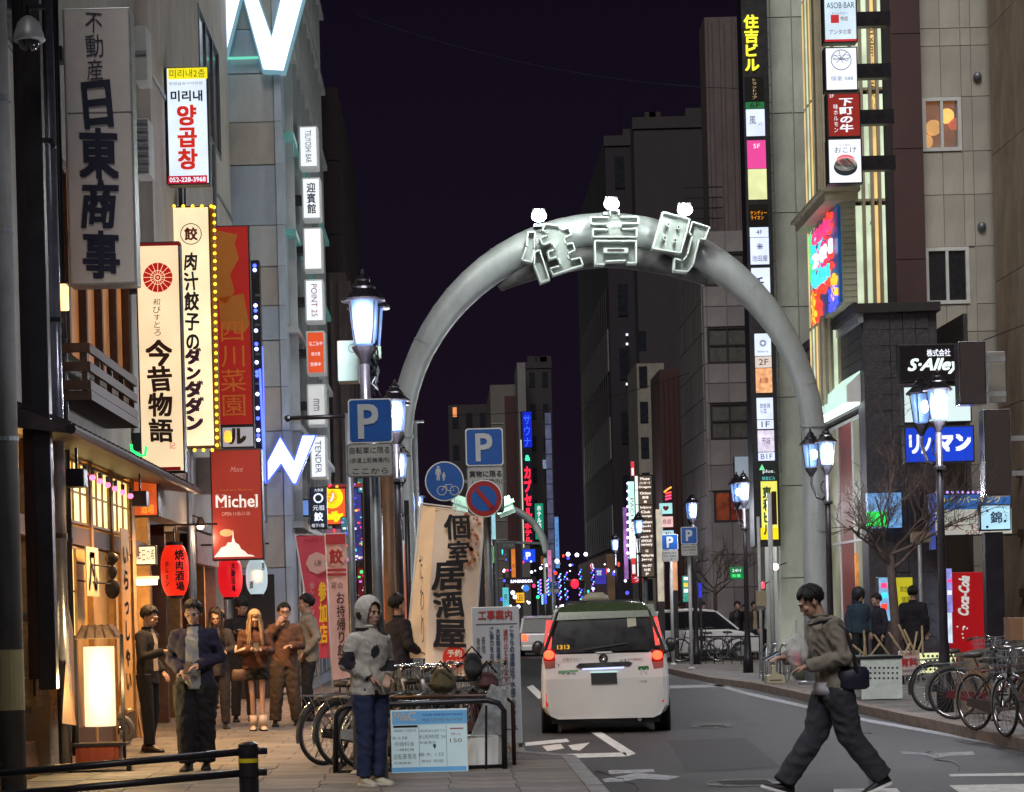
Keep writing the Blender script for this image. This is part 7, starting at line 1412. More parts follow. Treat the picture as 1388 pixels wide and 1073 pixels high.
g = W(1212,835,72); bare_tree('bare spreading winter tree between the granite shop and the brown lamp pole', (g.x+.05,g.y,0), W(1205,752,72).z, 4, 1.4, 4, .09, 6, (-.1,0))
g = W(970,835,44); bare_tree('thin bare tree in front of the tiled office left of the white car', (g.x,g.y,0), 2.2, 8, 1.1, 3, .07, 5)
g = W(585,835,50); bare_tree('thin bare tree behind the round blue sign and the banners', (g.x,g.y,0), 2.4, 12, 1.2, 3, .07, 5)
g = W(518,835,48); bare_tree('thin bare tree in front of the neon shop row behind the poles', (g.x,g.y,0), 2.2, 15, 1.3, 3, .06, 5)
g = W(1250,835,70)
# ---------------------------------------------------------------- the taxi
carw = pm('car_white', (.72,.72,.71), .18, .0, var=.04, scale=1, bump=0, coat=.6); carg = pm('car_green', (.055,.085,.04), .25, var=.05, bump=0, coat=.6); carbeige = pm('car_dark_trim', (.02,.02,.022), .35)
tint = pm('tinted_glass', (.015,.015,.018), .05, var=.1, bump=0, alpha=.9, spec=.2); seatm = pm('seat_grey', (.12,.12,.13), .85)
TS, TY = 101.5, F/101.5
tx = thing('taxi', 'white minivan taxi with a green roof, tail lights glowing, seen from behind', 'car', (W(822,990,TS).x, TY+2.1, ROADZ))
def TV(px, py, dy=0): c = W(px, py, TS); return Vector((c.x, TY+yoff(c.z)+dy, c.z))
def yoff(z): return .03 if z < .5 else (.0+.03*max(0,z-.55) if z < .95 else .012+.30*(z-.95))
TXC = W(822,990,TS).x; TZB = W(822,985,TS).z
# levels: (z, half width)
LV = [(.10,.70),(.14,.80),(.24,.855),(.45,.865),(.62,.86),(.80,.85),(.93,.835)]
def bodyring(lv, y, k=1.0, dz=0):
    return [(TXC-w*k, y, z+dz) for z, w in reversed(lv)] + [(TXC+w*k, y, z+dz) for z, w in lv]
mb = MB(); rings = []
st = [(0,.90,0),(.03,.955,0),(.12,.99,0),(.4,1,0),(2.0,1,0),(3.3,1,0),(3.75,.97,-.0),(4.0,.90,-.03),(4.1,.78,-.06)]
vs_ = []; n = len(LV)*2
for y, k, dz in st:
    for (x, yy_, z) in bodyring(LV, 0, k, 0):
        hood = 0
        if y > 3.2 and z > .6: hood = -(z-.6)*.35*min(1, (y-3.2)/.6)
        vs_.append((x, TY+y+(yoff(z) if y < .5 else 0), z+hood))
fs_ = [(i*n+k, i*n+(k+1)%n, (i+1)*n+(k+1)%n, (i+1)*n+k) for i in range(len(st)-1) for k in range(n)] + [tuple(range(n)), tuple((len(st)-1)*n+k for k in range(n-1,-1,-1))]
P(tx, 'body', MB().add(vs_, fs_), carw, .02)
# greenhouse: roof shell, pillars, glass
ZT = W(822,818,TS).z
def hw(z): return .835-.22*(z-.93)/(ZT-.93) if z < ZT else .6
def yr(z): return TY+yoff(z)
rf = MB(); zt1 = ZT
prof = [(-.60,zt1-.13),(-.585,zt1-.05),(-.52,zt1-.01),(-.3,zt1+.015),(0,zt1+.02),(.3,zt1+.015),(.52,zt1-.01),(.585,zt1-.05),(.60,zt1-.13)]
vs_ = []
for y, k, dz in [(.0,.985,-.012),(.08,1,0),(.5,1.01,.02),(1.6,1.01,.03),(2.4,1.0,.01),(2.75,.97,-.05)]:
    for a, z in prof: vs_.append((TXC+a*k*1.03, yr(ZT)-.06+y, z+dz))
m_ = len(prof); fs_ = [(i*m_+k, i*m_+k+1, (i+1)*m_+k+1, (i+1)*m_+k) for i in range(5) for k in range(m_-1)] + [(i*m_, (i+1)*m_, (i+1)*m_+m_-1, i*m_+m_-1) for i in range(5)] + [tuple(range(m_)), tuple(5*m_+k for k in range(m_-1,-1,-1))]
P(tx, 'roof', MB().add(vs_, fs_), carg, .01)
for sx in (-1,1):
    b0 = Vector((TXC+sx*.80, yr(.93)+.03, .93)); t0 = Vector((TXC+sx*.60, yr(ZT-.1)+.03, ZT-.1))
    P(tx, 'pillar', MB().bar(b0, t0, .10, .12), carbeige, .02)
    for y in (1.25, 2.1): P(tx, 'pillar', MB().bar((TXC+sx*.825,TY+y+.1,.92),(TXC+sx*.61,TY+y+.1,ZT-.08), .05, .08), carbeige)
    P(tx, 'pillar', MB().bar((TXC+sx*.80,TY+3.4,.90),(TXC+sx*.59,TY+2.85,ZT-.06), .06, .07), carw)
    P(tx, 'side_glass', MB().add([(TXC+sx*.83,TY+.15,.92),(TXC+sx*.83,TY+3.35,.92),(TXC+sx*.615,TY+2.85,ZT-.1),(TXC+sx*.615,TY+.42,ZT-.1)], [(0,1,2,3)]), tint)
    P(tx, 'door_mirror', MB().ball((TXC+sx*.97,TY+3.0,1.0), (.09,.06,.11), 12, 8), carbeige, smooth=True)
P(tx, 'windscreen', MB().add([(TXC-.78,TY+3.42,.9),(TXC+.78,TY+3.42,.9),(TXC+.58,TY+2.86,ZT-.08),(TXC-.58,TY+2.86,ZT-.08)], [(0,1,2,3)]), glassc)
def rp(name, pts, mat, e=.012, par=None, t_=.01):       # a panel lying on the tailgate
    c = [TV(a, b_, -e) for a, b_ in pts]; n = len(c); bk = [v+Vector((0,t_,0)) for v in c]
    return P(par or tx, name, MB().add([tuple(v) for v in c+bk], [tuple(range(n)), tuple(range(2*n-1,n-1,-1))]+[(i,n+i,n+(i+1)%n,(i+1)%n) for i in range(n)]), mat)
rp('tailgate_frame', [(750,834),(889,829),(893,850),(897,880),(745,885),(748,856)], tint, .004)
rp('spoiler', [(752,825),(886,818),(890,835),(748,841)], carg, .03, t_=.06)
rp('wiper', [(790,879),(850,870),(852,872),(791,881.5)], rubber, .03); 
lampR = em('tail_red', (255,28,20), 1.8, .15, 8); lampB = em('brake_red', (255,60,35), 6.0); lampO = em('tail_core', (255,110,70), 4.5); reddk = pm('red_lens', (.25,.01,.01), .15)
for sx, a in ((0, [(740,840),(750,840),(747.5,881),(737,881)]), (1, [(883,835),(892,835),(899.5,873),(888.5,875)])):
    l = rp('tail_light', a, reddk, .016); xs = (a[0][0]+a[2][0])/2
    if sx == 0: rp('glow_strip', [(741,841),(749.5,841),(747,880),(738,880)], lampR, .022, l); 
    else: rp('glow_strip', [(883.5,836),(891,836),(898.5,872),(889,874)], lampR, .022, l)
    if sx == 0: rp('glow_core', [(743.5,858),(745,858),(743.5,874),(742,874)], lampO, .026, l)
    else: rp('glow_core', [(888.5,846),(890,846),(894,868),(892.5,868)], lampO, .026, l)
for sx, px in ((0,744.5),(1,891)):
    l = rp('brake_light', [(px-7.5,881),(px+7.5,880),(px+8,895),(px-7.5,896)], reddk, .018); c = TV(px,887.5,-.035); P(l, 'bulb_glow', MB().ball(c, (.07,.018,.062), 14, 8), lampB, smooth=True)
    l = rp('indicator', [(px-7,896.5),(px+8,895.5),(px+8,904),(px-5,906)], pm('lens_clear_red', (.35,.12,.10), .12, spec=.9), .018)
    a = [(px-4.5,940),(px-2,940),(px-1,958),(px-4.5,958)] if sx == 0 else [(px+5,934),(px+9,934),(px+9,951),(px+5.5,951)]; rp('reflector', a, em('reflector_red',(200,30,30),.8), .012)
point('brake_glow', TV(744,887,-.2), .08, (255,40,20), .05); point('brake_glow', TV(891,887,-.2), .08, (255,40,20), .05)
rp('plate_recess', [(785,902),(855,900),(852,930),(797,931)], pm('car_shade_white', (.5,.5,.47), .3, bump=0), .002)
gb = rp('garnish', [(781,903),(786,899),(852,896),(857,898),(853,902),(786,905.5)], chrome, .03, t_=.03); rp('plate_lamp', [(790,906),(846,903.5),(846,905.5),(790,908)], em('plate_lamp', (190,200,255), 1.6), .028)
rp('number_plate', [(801,911),(836,910),(837,926),(802,927)], K('plate_dark',(42,44,48)), .03); rp('plate_rim', [(800,910),(837,909),(838,911),(801,912)], em('plate_rim',(190,230,225),.8), .034)
rp('sticker_green_white', [(757,909),(784,907.5),(784,915.5),(757,917)], K('st_green',(110,160,130)), .014); rp('sticker_yellow', [(758,918),(784,916.5),(784,924.5),(758,926)], K('st_yellow',(225,212,60)), .014)
q_ = rp('badge_green', [(865,903),(879,902),(881,916),(866,918)], K('st_dgreen',(35,110,50)), .014); c = TV(873,909); 
yT = TY-.02
for s_, cx, cy, w_, h_, m in [('大曽根',771,913,20,3,ink),('N',873,910,9,9,PW),('近鉄タクシー',776,893,26,3.5,K('badge_grey',(110,100,95))),('e4',845,894,9,3,MATS['badge_grey']),('HYBRID',861,893,19,2.5,K('badge_red',(150,60,50))),('HCB',872,923,9,2.5,MATS['badge_grey'])]:
    c = W(cx,cy,TS); text(tx, s_, cx, cy, w_, h_, TS, m, TY+yoff(c.z)-.016-.004, off=.01)
c = TV(818,892,-.02); P(tx, 'logo_ring', MB().ring(c, .05, .012, 20, 5), ink); P(tx, 'logo_ring', MB().ring(c+Vector((0,0,.01)), .025, .01, 16, 5), chrome)
text(tx, '1313', 764, 877, 17, 6, TS, em('taxi_digits',(225,175,50),.8), TY+yoff(.95)+.0-.012, off=.03)
c = TV(817,883,-.02); rp('high_stop_text', [(809,883.5),(829,882.5),(829,884),(809,885)], PW, .02)
# bumper seam, under valance, wheels, exhaust
rp('bumper_seam', [(758,936),(882,930),(882,931.2),(758,937.2)], carbeige, .006); rp('bumper_seam', [(757,900),(758.2,900),(759.2,936),(758,936)], carbeige, .006); rp('bumper_seam', [(883.5,896),(884.7,896),(884,930),(882.8,930)], carbeige, .006)
P(tx, 'valance', MB().box(TXC-.72,TXC+.72,TY+.10,TY+.2,.02,.13), carbeige); P(tx, 'floor', MB().box(TXC-.75,TXC+.75,TY+.2,TY+4.0,.06,.12), carbeige)
for y in (.62, 3.25):
    for sx in (-1,1):
        w = P(tx, 'wheel', MB().tube([(TXC+sx*.66,TY+y,.19),(TXC+sx*.85,TY+y,.19)], .31, 28), rubber, .015); P(w, 'rim', MB().tube([(TXC+sx*.845,TY+y,.19),(TXC+sx*.862,TY+y,.19)], .2, 20), silvercase)
        P(tx, 'wheel_arch', MB().ring((TXC+sx*.85,TY+y,.19), .345, .022, 28, 6, 'x'), carbeige)
P(tx, 'exhaust', MB().tube([(TXC+.45,TY+.05,.06),(TXC+.45,TY+.5,.08)], .03, 8), chrome)
# cabin
for sx in (-1,1):
    for y, zz_ in ((.9,1.02),(1.9,1.06),(2.5,1.08)): 
        P(tx, 'seat', MB().box(TXC+sx*.37-.24,TXC+sx*.37+.24,TY+y,TY+y+.14,.5,zz_), seatm, .05); P(tx, 'headrest', MB().ball((TXC+sx*.37,TY+y+.06,zz_+.10), (.13,.06,.085), 12, 8), seatm, smooth=True)
P(tx, 'dashboard', MB().box(TXC-.7,TXC+.7,TY+2.9,TY+3.3,.6,.95), seatm, .03); P(tx, 'meter_light', MB().box(TXC-.05,TXC+.2,TY+2.88,TY+2.898,1.0,1.06), em('meter',(140,200,180),1))
rp('window_notice', [(850,837),(862,836),(863,848),(851,850)], K('notice_paper',(160,160,140)), .014); rp('painted_window_reflection', [(841,842),(846,841),(845,862),(841,862)], em('red_reflection',(200,25,30),.9), -.25)  # glowing red bar is a painted reflection behind the rear glass
P(tx, 'roof_lamp', MB().loft([((TXC-.1,TY+1.7,ZT+.03),.2,.1),((TXC-.1,TY+1.7,ZT+.10),.19,.1),((TXC-.1,TY+1.7,ZT+.17),.1,.07)], 18), K('roof_lamp_grey',(120,115,95)), smooth=True); P(tx, 'roof_rail', MB().box(TXC-.5,TXC+.5,TY+.5,TY+.53,ZT+.03,ZT+.05), chrome)
tx.rotation_euler[2] = -.068; tx.location.x += .14
# ---------------------------------------------------------------- other cars
def simple_car(name, label, cat, C0, yaw, white, rear_lit=True, hatch=False):
    """small car along +x (front at +x), then turned; side profile extruded with inset glass"""
    o = thing(name, label, cat, (0,0,0)); w = .74
    prof = [(-1.7,.22),(-1.72,.55),(-1.66,.85),(-1.55,.92),(.75,.92),(1.45,.78),(1.68,.6),(1.72,.3),(1.68,.2)]
    mb = MB()
    secs = [(-w,.97),(-w*.94,1.0),(w*.94,1.0),(w,.97)]; vs_ = []
    for yy_, k in secs:
        for a, z in prof: vs_.append((a*k, yy_, .55+(z-.55)*(k if k==1 else .9)))
    n = len(prof); fs_ = [(i*n+k, i*n+(k+1)%n, (i+1)*n+(k+1)%n, (i+1)*n+k) for i in range(3) for k in range(n)] + [tuple(range(n-1,-1,-1)), tuple(3*n+k for k in range(n))]
    P(o, 'body', MB().add(vs_, fs_), white, .05)
    tw = w*.82; P(o, 'roof', MB().prism([(-1.35,1.46),(-1.1,1.52),(-.2,1.55),(.35,1.48),(.5,1.40),(-.2,1.47),(-1.3,1.42)], -tw, tw), white, .02)
    for sy in (-1,1):
        yb, yt = sy*w*.97, sy*tw
        for (xb, xt, t_) in ((-1.6,-1.32,.07),(-.35,-.35,.05),(1.05,.42,.05)): P(o, 'pillar', MB().bar((xb,yb,.9),(xt,yt,1.44), t_), white)
        P(o, 'side_glass', MB().add([(-1.5,yb,.92),(1.0,yb,.92),(.42,yt,1.43),(-1.3,yt,1.43)], [(0,1,2,3)]), tint)
        P(o, 'door_line', MB().box(-.36,-.35,sy*(w*1.005)-.003,sy*(w*1.005)+.003,.3,.9), carbeige); P(o, 'door_line', MB().box(.72,.73,sy*(w*1.005)-.003,sy*(w*1.005)+.003,.3,.9), carbeige)
        P(o, 'handle', MB().box(-.3,-.15,sy*w*1.01-.015,sy*w*1.01+.015,.78,.81), chrome); P(o, 'tail_light', MB().box(-1.74,-1.66,sy*.6-.1,sy*.6+.1,.62,.84), lampB if rear_lit else reddk, .01); P(o, 'headlight', MB().ball((1.6,sy*.55,.62), (.12,.13,.09), 12, 8), pm('headlamp', (.6,.62,.65), .1), smooth=True)
        for x in (-1.1,1.1):
            wh = P(o, 'wheel', MB().tube([(x,sy*(w-.17),.28),(x,sy*(w+.01),.28)], .28, 24), rubber, .02); P(wh, 'rim', MB().tube([(x,sy*(w+.005),.28),(x,sy*(w+.02),.28)], .17, 16), silvercase)
    P(o, 'windscreen', MB().add([(1.05,-w*.95,.9),(1.05,w*.95,.9),(.45,tw,1.44),(.45,-tw,1.44)], [(0,1,2,3)]), tint); P(o, 'rear_window', MB().add([(-1.63,-w*.93,.92),(-1.63,w*.93,.92),(-1.36,tw,1.42),(-1.36,-tw,1.42)], [(0,1,2,3)]), tint)
    P(o, 'rear_glass_dark', MB().box(-1.1,-.9,-.5,.5,.6,1.15), seatm, .04); P(o, 'front_seat', MB().box(-.1,.05,-.5,.5,.5,1.2), seatm, .04)
    P(o, 'number_plate', MB().box(-1.735,-1.725,-.17,.17,.45,.6), whitep); P(o, 'bumper', MB().box(-1.76,-1.66,-.7,.7,.22,.42), white, .03); P(o, 'floor', MB().box(-1.5,1.5,-.6,.6,.14,.24), carbeige)
    o.location = C0; o.rotation_euler = (0,0,yaw); return o
g = G(722, 889, ROADZ); simple_car('parked_car', 'white car with one glowing red tail light half hidden behind the roadworks notice', 'car', (g.x+.28, g.y+1.2, ROADZ), math.pi/2, carw)
g = G(957, 896); simple_car('parked_car', 'white small car with a tall curved windscreen parked sideways on the right pavement', 'car', (g.x, g.y+1.3, 0), 0.0, carw, False)
g = G(692, 872, ROADZ); simple_car('parked_car', 'dark red car roof beyond the glowing tail light', 'car', (g.x-.2, g.y+10, ROADZ), math.pi/2, pm('car_maroon', (.12,.02,.02), .25, coat=.5), True)

# ---------------------------------------------------------------- people
def solid(name, mb, mat, root, voxel=.013, sm=3, fold=0., fs_=9., seed=0, mats=None, k=1.0, split=None):
    me = mb.mesh('t', mat); o = bpy.data.objects.new('t', me)
    r_ = o.modifiers.new('r', 'REMESH'); r_.mode = 'VOXEL'; r_.voxel_size = voxel; r_.adaptivity = 0
    s_ = o.modifiers.new('s', 'SMOOTH'); s_.factor = .5; s_.iterations = sm
    m2 = evaluated_mesh(o); bpy.data.meshes.remove(me)
    m2.name = name; m2.materials.clear()
    for m in (mats or [mat]): m2.materials.append(m)
    if fold:
        ns = [v.normal.copy() for v in m2.vertices]
        for v, nn in zip(m2.vertices, ns):
            c = v.co; a = noise.noise(Vector((c.x*fs_*1.1+seed, c.y*fs_*1.1, c.z*fs_*1.3+c.x*6))); b_ = noise.noise(Vector((c.x*22+seed, c.y*22, c.z*16)))
            v.co = c + nn*fold*.62*(1.1-abs(a)*3.6 + .7*b_)
    if split:
        for p_ in m2.polygons: p_.material_index = split(p_.center)
    m2.polygons.foreach_set('use_smooth', [True]*len(m2.polygons))
    if k != 1.0: m2.transform(Matrix.Scale(k, 4))
    return link(name, m2, root)
skin_m = pm('skin', (.42,.25,.18), .5, var=.06, scale=12, bump=.05)
CL = {}
def cloth(rgb, rough=.85, **k): 
    n_ = 'cloth_%d_%d_%d' % rgb
    return pm(n_, lin(rgb), rough, var=.18, scale=7, bump=.25, bscale=160, **k)
DEF = dict(pel=(0,0,.93), che=(0,-.0,1.30), nek=(0,-.01,1.45), hed=(0,-.03,1.585), shR=(-.168,0,1.372), shL=(.168,0,1.372), elR=(-.23,.03,1.12), elL=(.23,.03,1.12), wrR=(-.23,-.04,.88), wrL=(.23,-.04,.88),
           hiR=(-.09,0,.90), hiL=(.09,0,.90), knR=(-.10,-.02,.49), knL=(.10,-.02,.49), anR=(-.11,.02,.085), anL=(.11,.02,.085))
def hand(mb, wr, el, up=(0,0,1), curl=.5, side=1):
    wr, el = Vector(wr), Vector(el); d = (wr-el).normalized(); u = Vector(up); x = d.cross(u)
    if x.length < .1: x = d.cross(Vector((0,1,0)))
    x.normalize(); nrm = x.cross(d)                       # palm spreads along x, fingers curl toward -nrm
    R = Matrix((x, nrm, d)).transposed()
    mb.tube([wr-d*.06, wr, wr+d*.02], [.028,.026,.026], 10); mb.ball(wr+d*.045, (.042,.018,.05), 10, 8, R)
    for i, (off, L) in enumerate([(-.030,.068),(-.010,.078),(.010,.073),(.029,.058)]):
        p0 = wr+d*.075+x*off; d1 = (d-nrm*curl*.6).normalized(); p1 = p0+d1*L*.5; d2 = (d-nrm*curl*1.8).normalized(); p2 = p1+d2*L*.5
        mb.tube([p0-d*.02, p0, p1, p2], [.0095,.0095,.0088,.0072], 6)
    p0 = wr+d*.02-x*.035*side; p1 = p0+(d*.6-x*.6*side-nrm*.3).normalized()*.04; p2 = p1+(d*.9-x*.2*side-nrm*.4).normalized()*.032; mb.tube([p0+x*.01*side, p1, p2], [.012,.0105,.0085], 6)
def headmesh(mb, c, R):
    T = lambda p: Vector(c)+R @ Vector(p)
    mb.ball(T((0,.012,.03)), (.076,.092,.092), 18, 14, R); mb.ball(T((0,-.028,-.03)), (.058,.064,.082), 16, 12, R); mb.ball(T((0,-.052,-.088)), (.03,.028,.024), 12, 8, R)
    mb.add([T((-.014,-.088,-.03)), T((.014,-.088,-.03)), T((.008,-.086,.022)), T((-.008,-.086,.022)), T((0,-.114,-.027)), T((0,-.095,.02))], [(0,1,4),(0,4,5,3),(1,2,5,4),(2,3,5),(0,3,2,1)])
    mb.ball(T((0,-.082,.028)), (.05,.014,.011), 12, 6, R); mb.ball(T((0,-.086,-.058)), (.024,.012,.009), 10, 6, R)
    for sx in (-1,1): mb.ball(T((sx*.078,.012,-.005)), (.012,.02,.032), 8, 8, R); mb.ball(T((sx*.045,-.06,-.02)), (.022,.02,.02), 8, 6, R)
PEOPLE = []
def person(label, loc, face, H_, J=None, top=None, bot=None, skin=skin_m, hair=(18,14,14), hairst='short', jk=(30,30,40), jlen=.86, jr=1.0, tr=(25,25,30), trr=1.0, shoe=(30,25,22), tilt=0., turn=0., nod=0., hands=(.5,.5), legs='trousers', inner=None, coarse=1.0, hood=None, split=None, jmats=None, fold=.007, sole=None, hat=None, upR=(0,0,1), upL=(0,0,1)):
    j = {k: Vector(v) for k, v in {**DEF, **(J or {})}.items()}; k = H_/1.70
    o = thing('person', label, 'person', (0,0,0)); sd = len(PEOPLE)*3.7; PEOPLE.append(o)
    RH = Matrix.Rotation(turn, 3, 'Z') @ Matrix.Rotation(nod, 3, 'X') @ Matrix.Rotation(tilt, 3, 'Y')
    vx = .012*coarse
    # body: head, neck, hands (and bare legs)
    mb = MB(); headmesh(mb, j['hed'], RH); mb.tube([j['nek']-Vector((0,0,.09)), j['nek'], j['hed']+RH@Vector((0,.02,-.04))], [.06,.052,.05], 12)
    hand(mb, j['wrR'], j['elR'], upR, hands[0], -1); hand(mb, j['wrL'], j['elL'], upL, hands[1], 1)
    for s_ in 'RL': mb.tube([j['el'+s_].lerp(j['wr'+s_], .45), j['wr'+s_]], [.032,.026], 10)
    mb.loft([(j['che']+Vector((0,0,.0)),.12,.08),(j['nek']-Vector((0,0,.07)),.10,.065)], 12)
    mb.tube([j['che'], j['pel']], [.09,.1], 10)
    for s_ in 'RL':
        mb.tube([j['sh'+s_], j['el'+s_], j['el'+s_].lerp(j['wr'+s_], .6)], [.04,.035,.03], 8)
        a = j['che'].copy(); mb.tube([a+Vector((0,0,.05)), j['sh'+s_]], [.06,.04], 8)
        t_ = .9 if legs == 'bare' else .6
        mb.tube([j['pel'], j['hi'+s_], j['kn'+s_], j['kn'+s_].lerp(j['an'+s_],.35), j['an'+s_]], [.09,.085*t_/.9,.052*t_/.9+.002,.055*t_/.9,.036], 10)
    body = solid('body', mb, skin, o, .0068 if coarse < 1.3 else .010, 2, k=k)
    # eyes and mouth
    if coarse < 1.6:
        T = lambda p: (j['hed']+RH @ Vector(p))*k
        mbe = MB()
        for sx in (-1,1): mbe.ball(T((sx*.03,-.084,.004)), (.013*k,.006*k,.0055*k), 8, 6, RH)
        link('eyes', mbe.mesh('eyes', ink), body); mbm = MB().ball(T((0,-.0975,-.058)), (.02*k,.004*k,.0045*k), 8, 6, RH); link('mouth', mbm.mesh('mouth', pm('lips', (.30,.11,.09), .5)), body)
        mbb = MB()
        for sx in (-1,1): mbb.ball(T((sx*.03,-.09,.028)), (.017*k,.005*k,.004*k), 8, 6, RH)
        link('eyebrows', mbb.mesh('eyebrows', ink), body)
    # jacket
    if jk:
        p, c_, n_ = j['pel'], j['che'], j['nek']; mb = MB(); hz = jlen-.93; w = jr
        mid = p.lerp(c_, .45)
        mb.loft([(p+Vector((0,0,hz)),.165*w,.118*w),(p+Vector((0,0,max(hz+.04,.04))),.165*w,.12*w),(mid,.150*w,.112*w),(c_-Vector((0,0,.02)),.172*w,.122*w),(c_+Vector((0,0,.07)),.165*w,.105*w),(n_-Vector((0,0,.035)),.085,.075),(n_+Vector((0,0,.012)),.064,.066)], 20)
        for s_ in 'RL':
            sh, el, wr = j['sh'+s_], j['el'+s_], j['wr'+s_]; sgn = -1 if s_ == 'R' else 1
            mb.ball(sh+Vector((-sgn*.015,0,-.02)), (.078*w,.074*w,.08), 12, 10); mb.tube([sh-Vector((sgn*.05,0,0)), sh, sh.lerp(el,.5), el, el.lerp(wr,.5), wr-(wr-el).normalized()*.005], [.07,.068*w,.062*w,.056*w,.052*w,.044*w], 14); mb.ball(el, .055*w, 10, 8)
        
        if inner:
            rgb, hw_, z0, z1 = inner; jmats = [cloth(jk), cloth(rgb)]; split = lambda c: 1 if (-.15*jr < c.y < -.055 and abs(c.x) < hw_*(.75+.35*(z1-c.z)/(z1-z0)) and z0-.2 < c.z < z1+.05) else 0
        solid('jacket', mb, cloth(jk), o, vx, 3, fold, seed=sd, k=k, mats=jmats, split=split)
        mb = MB(); mb.ring(n_+Vector((0,-.002,.012)), .062, .014, 20, 6, 'z'); link('collar', mb.mesh('collar', cloth(jk)), o).scale = (k,k,k)
    # legs
    if legs:
        mb = MB(); p = j['pel']; mb.loft([(p-Vector((0,0,.10)),.155*min(trr,1.15),.12),(p,.155,.112),(p+Vector((0,0,.10)),.142,.105)], 18)
        for s_ in 'RL':
            hi, kn, an = j['hi'+s_], j['kn'+s_], j['an'+s_]
            if legs == 'trousers': mb.tube([hi+Vector((0,0,.02)), hi-Vector((0,0,.06)), hi.lerp(kn,.5), kn, kn.lerp(an,.5), an+(kn-an).normalized()*.0], [.10,.098*trr,.088*trr,.074*trr,.068*trr,.064*trr], 16)
            else: mb.tube([hi, hi-Vector((0,0,.06)), hi.lerp(kn,.42)], [.10,.105,.10], 14)
        solid('trousers' if legs == 'trousers' else 'shorts', mb, cloth(tr), o, vx, 3, fold*.9, seed=sd+5, k=k)
    for s_ in 'RL':
        an, kn = j['an'+s_], j['kn'+s_]; sh_dir = Vector((0,-1,0)); q = (kn-an).normalized()
        pitch = math.atan2(-q.y, q.z)*.5 if an.z > .1 else 0
        R = Matrix.Rotation(pitch, 3, 'X') @ Matrix.Rotation(.12*(1 if s_=='L' else -1), 3, 'Z')
        c0 = an-Vector((0,0,.085)); T = lambda a, b_, z: c0+R@Vector((a,b_,z))
        mb = MB(); prof = [(-.185,.02,.022),(-.17,.038,.035),(-.12,.048,.048),(-.05,.043,.07),(.0,.038,.095),(.05,.036,.1),(.075,.028,.075),(.082,.02,.04)]
        vs_ = []
        for y, w, h in prof:
            for a in range(12): th = 2*math.pi*a/12; vs_.append(T(w*math.cos(th), y, max(.014, h*.5+h*.5*math.sin(th))))
        m_ = 12; fs2 = [(i*m_+q2, i*m_+(q2+1)%m_, (i+1)*m_+(q2+1)%m_, (i+1)*m_+q2) for i in range(len(prof)-1) for q2 in range(m_)]+[tuple(range(m_-1,-1,-1)), tuple((len(prof)-1)*m_+q2 for q2 in range(m_))]
        me = mb.add(vs_, fs2).mesh('shoe', cloth(shoe, .5), smooth=True); me.transform(Matrix.Scale(k,4)); so_ = link('shoe', me, o)
        mb = MB(); out_ = [(-.19,.015),(-.17,.04),(-.12,.051),(-.05,.046),(.05,.04),(.085,.02)]; poly = [(w,y) for y,w in out_]+[(-w,y) for y,w in reversed(out_)]
        me = MB().add([T(a,b_,0) for a,b_ in poly]+[T(a,b_,.022) for a,b_ in poly], [tuple(range(12)), tuple(range(23,11,-1))]+[(i,12+i,12+(i+1)%12,(i+1)%12) for i in range(12)]).mesh('sole', cloth(sole or (20,18,18), .7)); me.transform(Matrix.Scale(k,4)); link('sole', me, so_)
    # hair
    hc = cloth(hair, .55); HR = random.Random(sd); c = j['hed']; mb = MB()
    T = lambda p: c+RH @ Vector(p)
    if hood:
        mb = MB(); mb.ball(T((0,.03,.03)), (.128,.135,.15), 18, 14, RH); mb.tube([T((0,.06,-.05)), j['nek']+Vector((0,.05,-.03))], [.10,.10], 14)
        h_ = solid('hood', mb, cloth(jk), o, vx, 3, .005, seed=sd, k=k, mats=jmats, split=split)
        bm = bmesh.new(); bm.from_mesh(h_.data); iR = RH.inverted()
        def infront(v): q = iR @ (v.co/k-c); return q.y < -.035 and (q.x/.078)**2+((q.z+.01)/.115)**2 < 1
        bmesh.ops.delete(bm, geom=[v for v in bm.verts if infront(v)], context='VERTS'); bm.to_mesh(h_.data); bm.free()
        so2 = h_.modifiers.new('thickness', 'SOLIDIFY'); so2.thickness = .012
    if hat: 
        mb.ball(T((0,.015,.055)), (.092,.106,.085), 18, 12, RH); link('beanie', mb.mesh('beanie', cloth(hat), smooth=True), o).scale = (k,k,k); mb = MB()
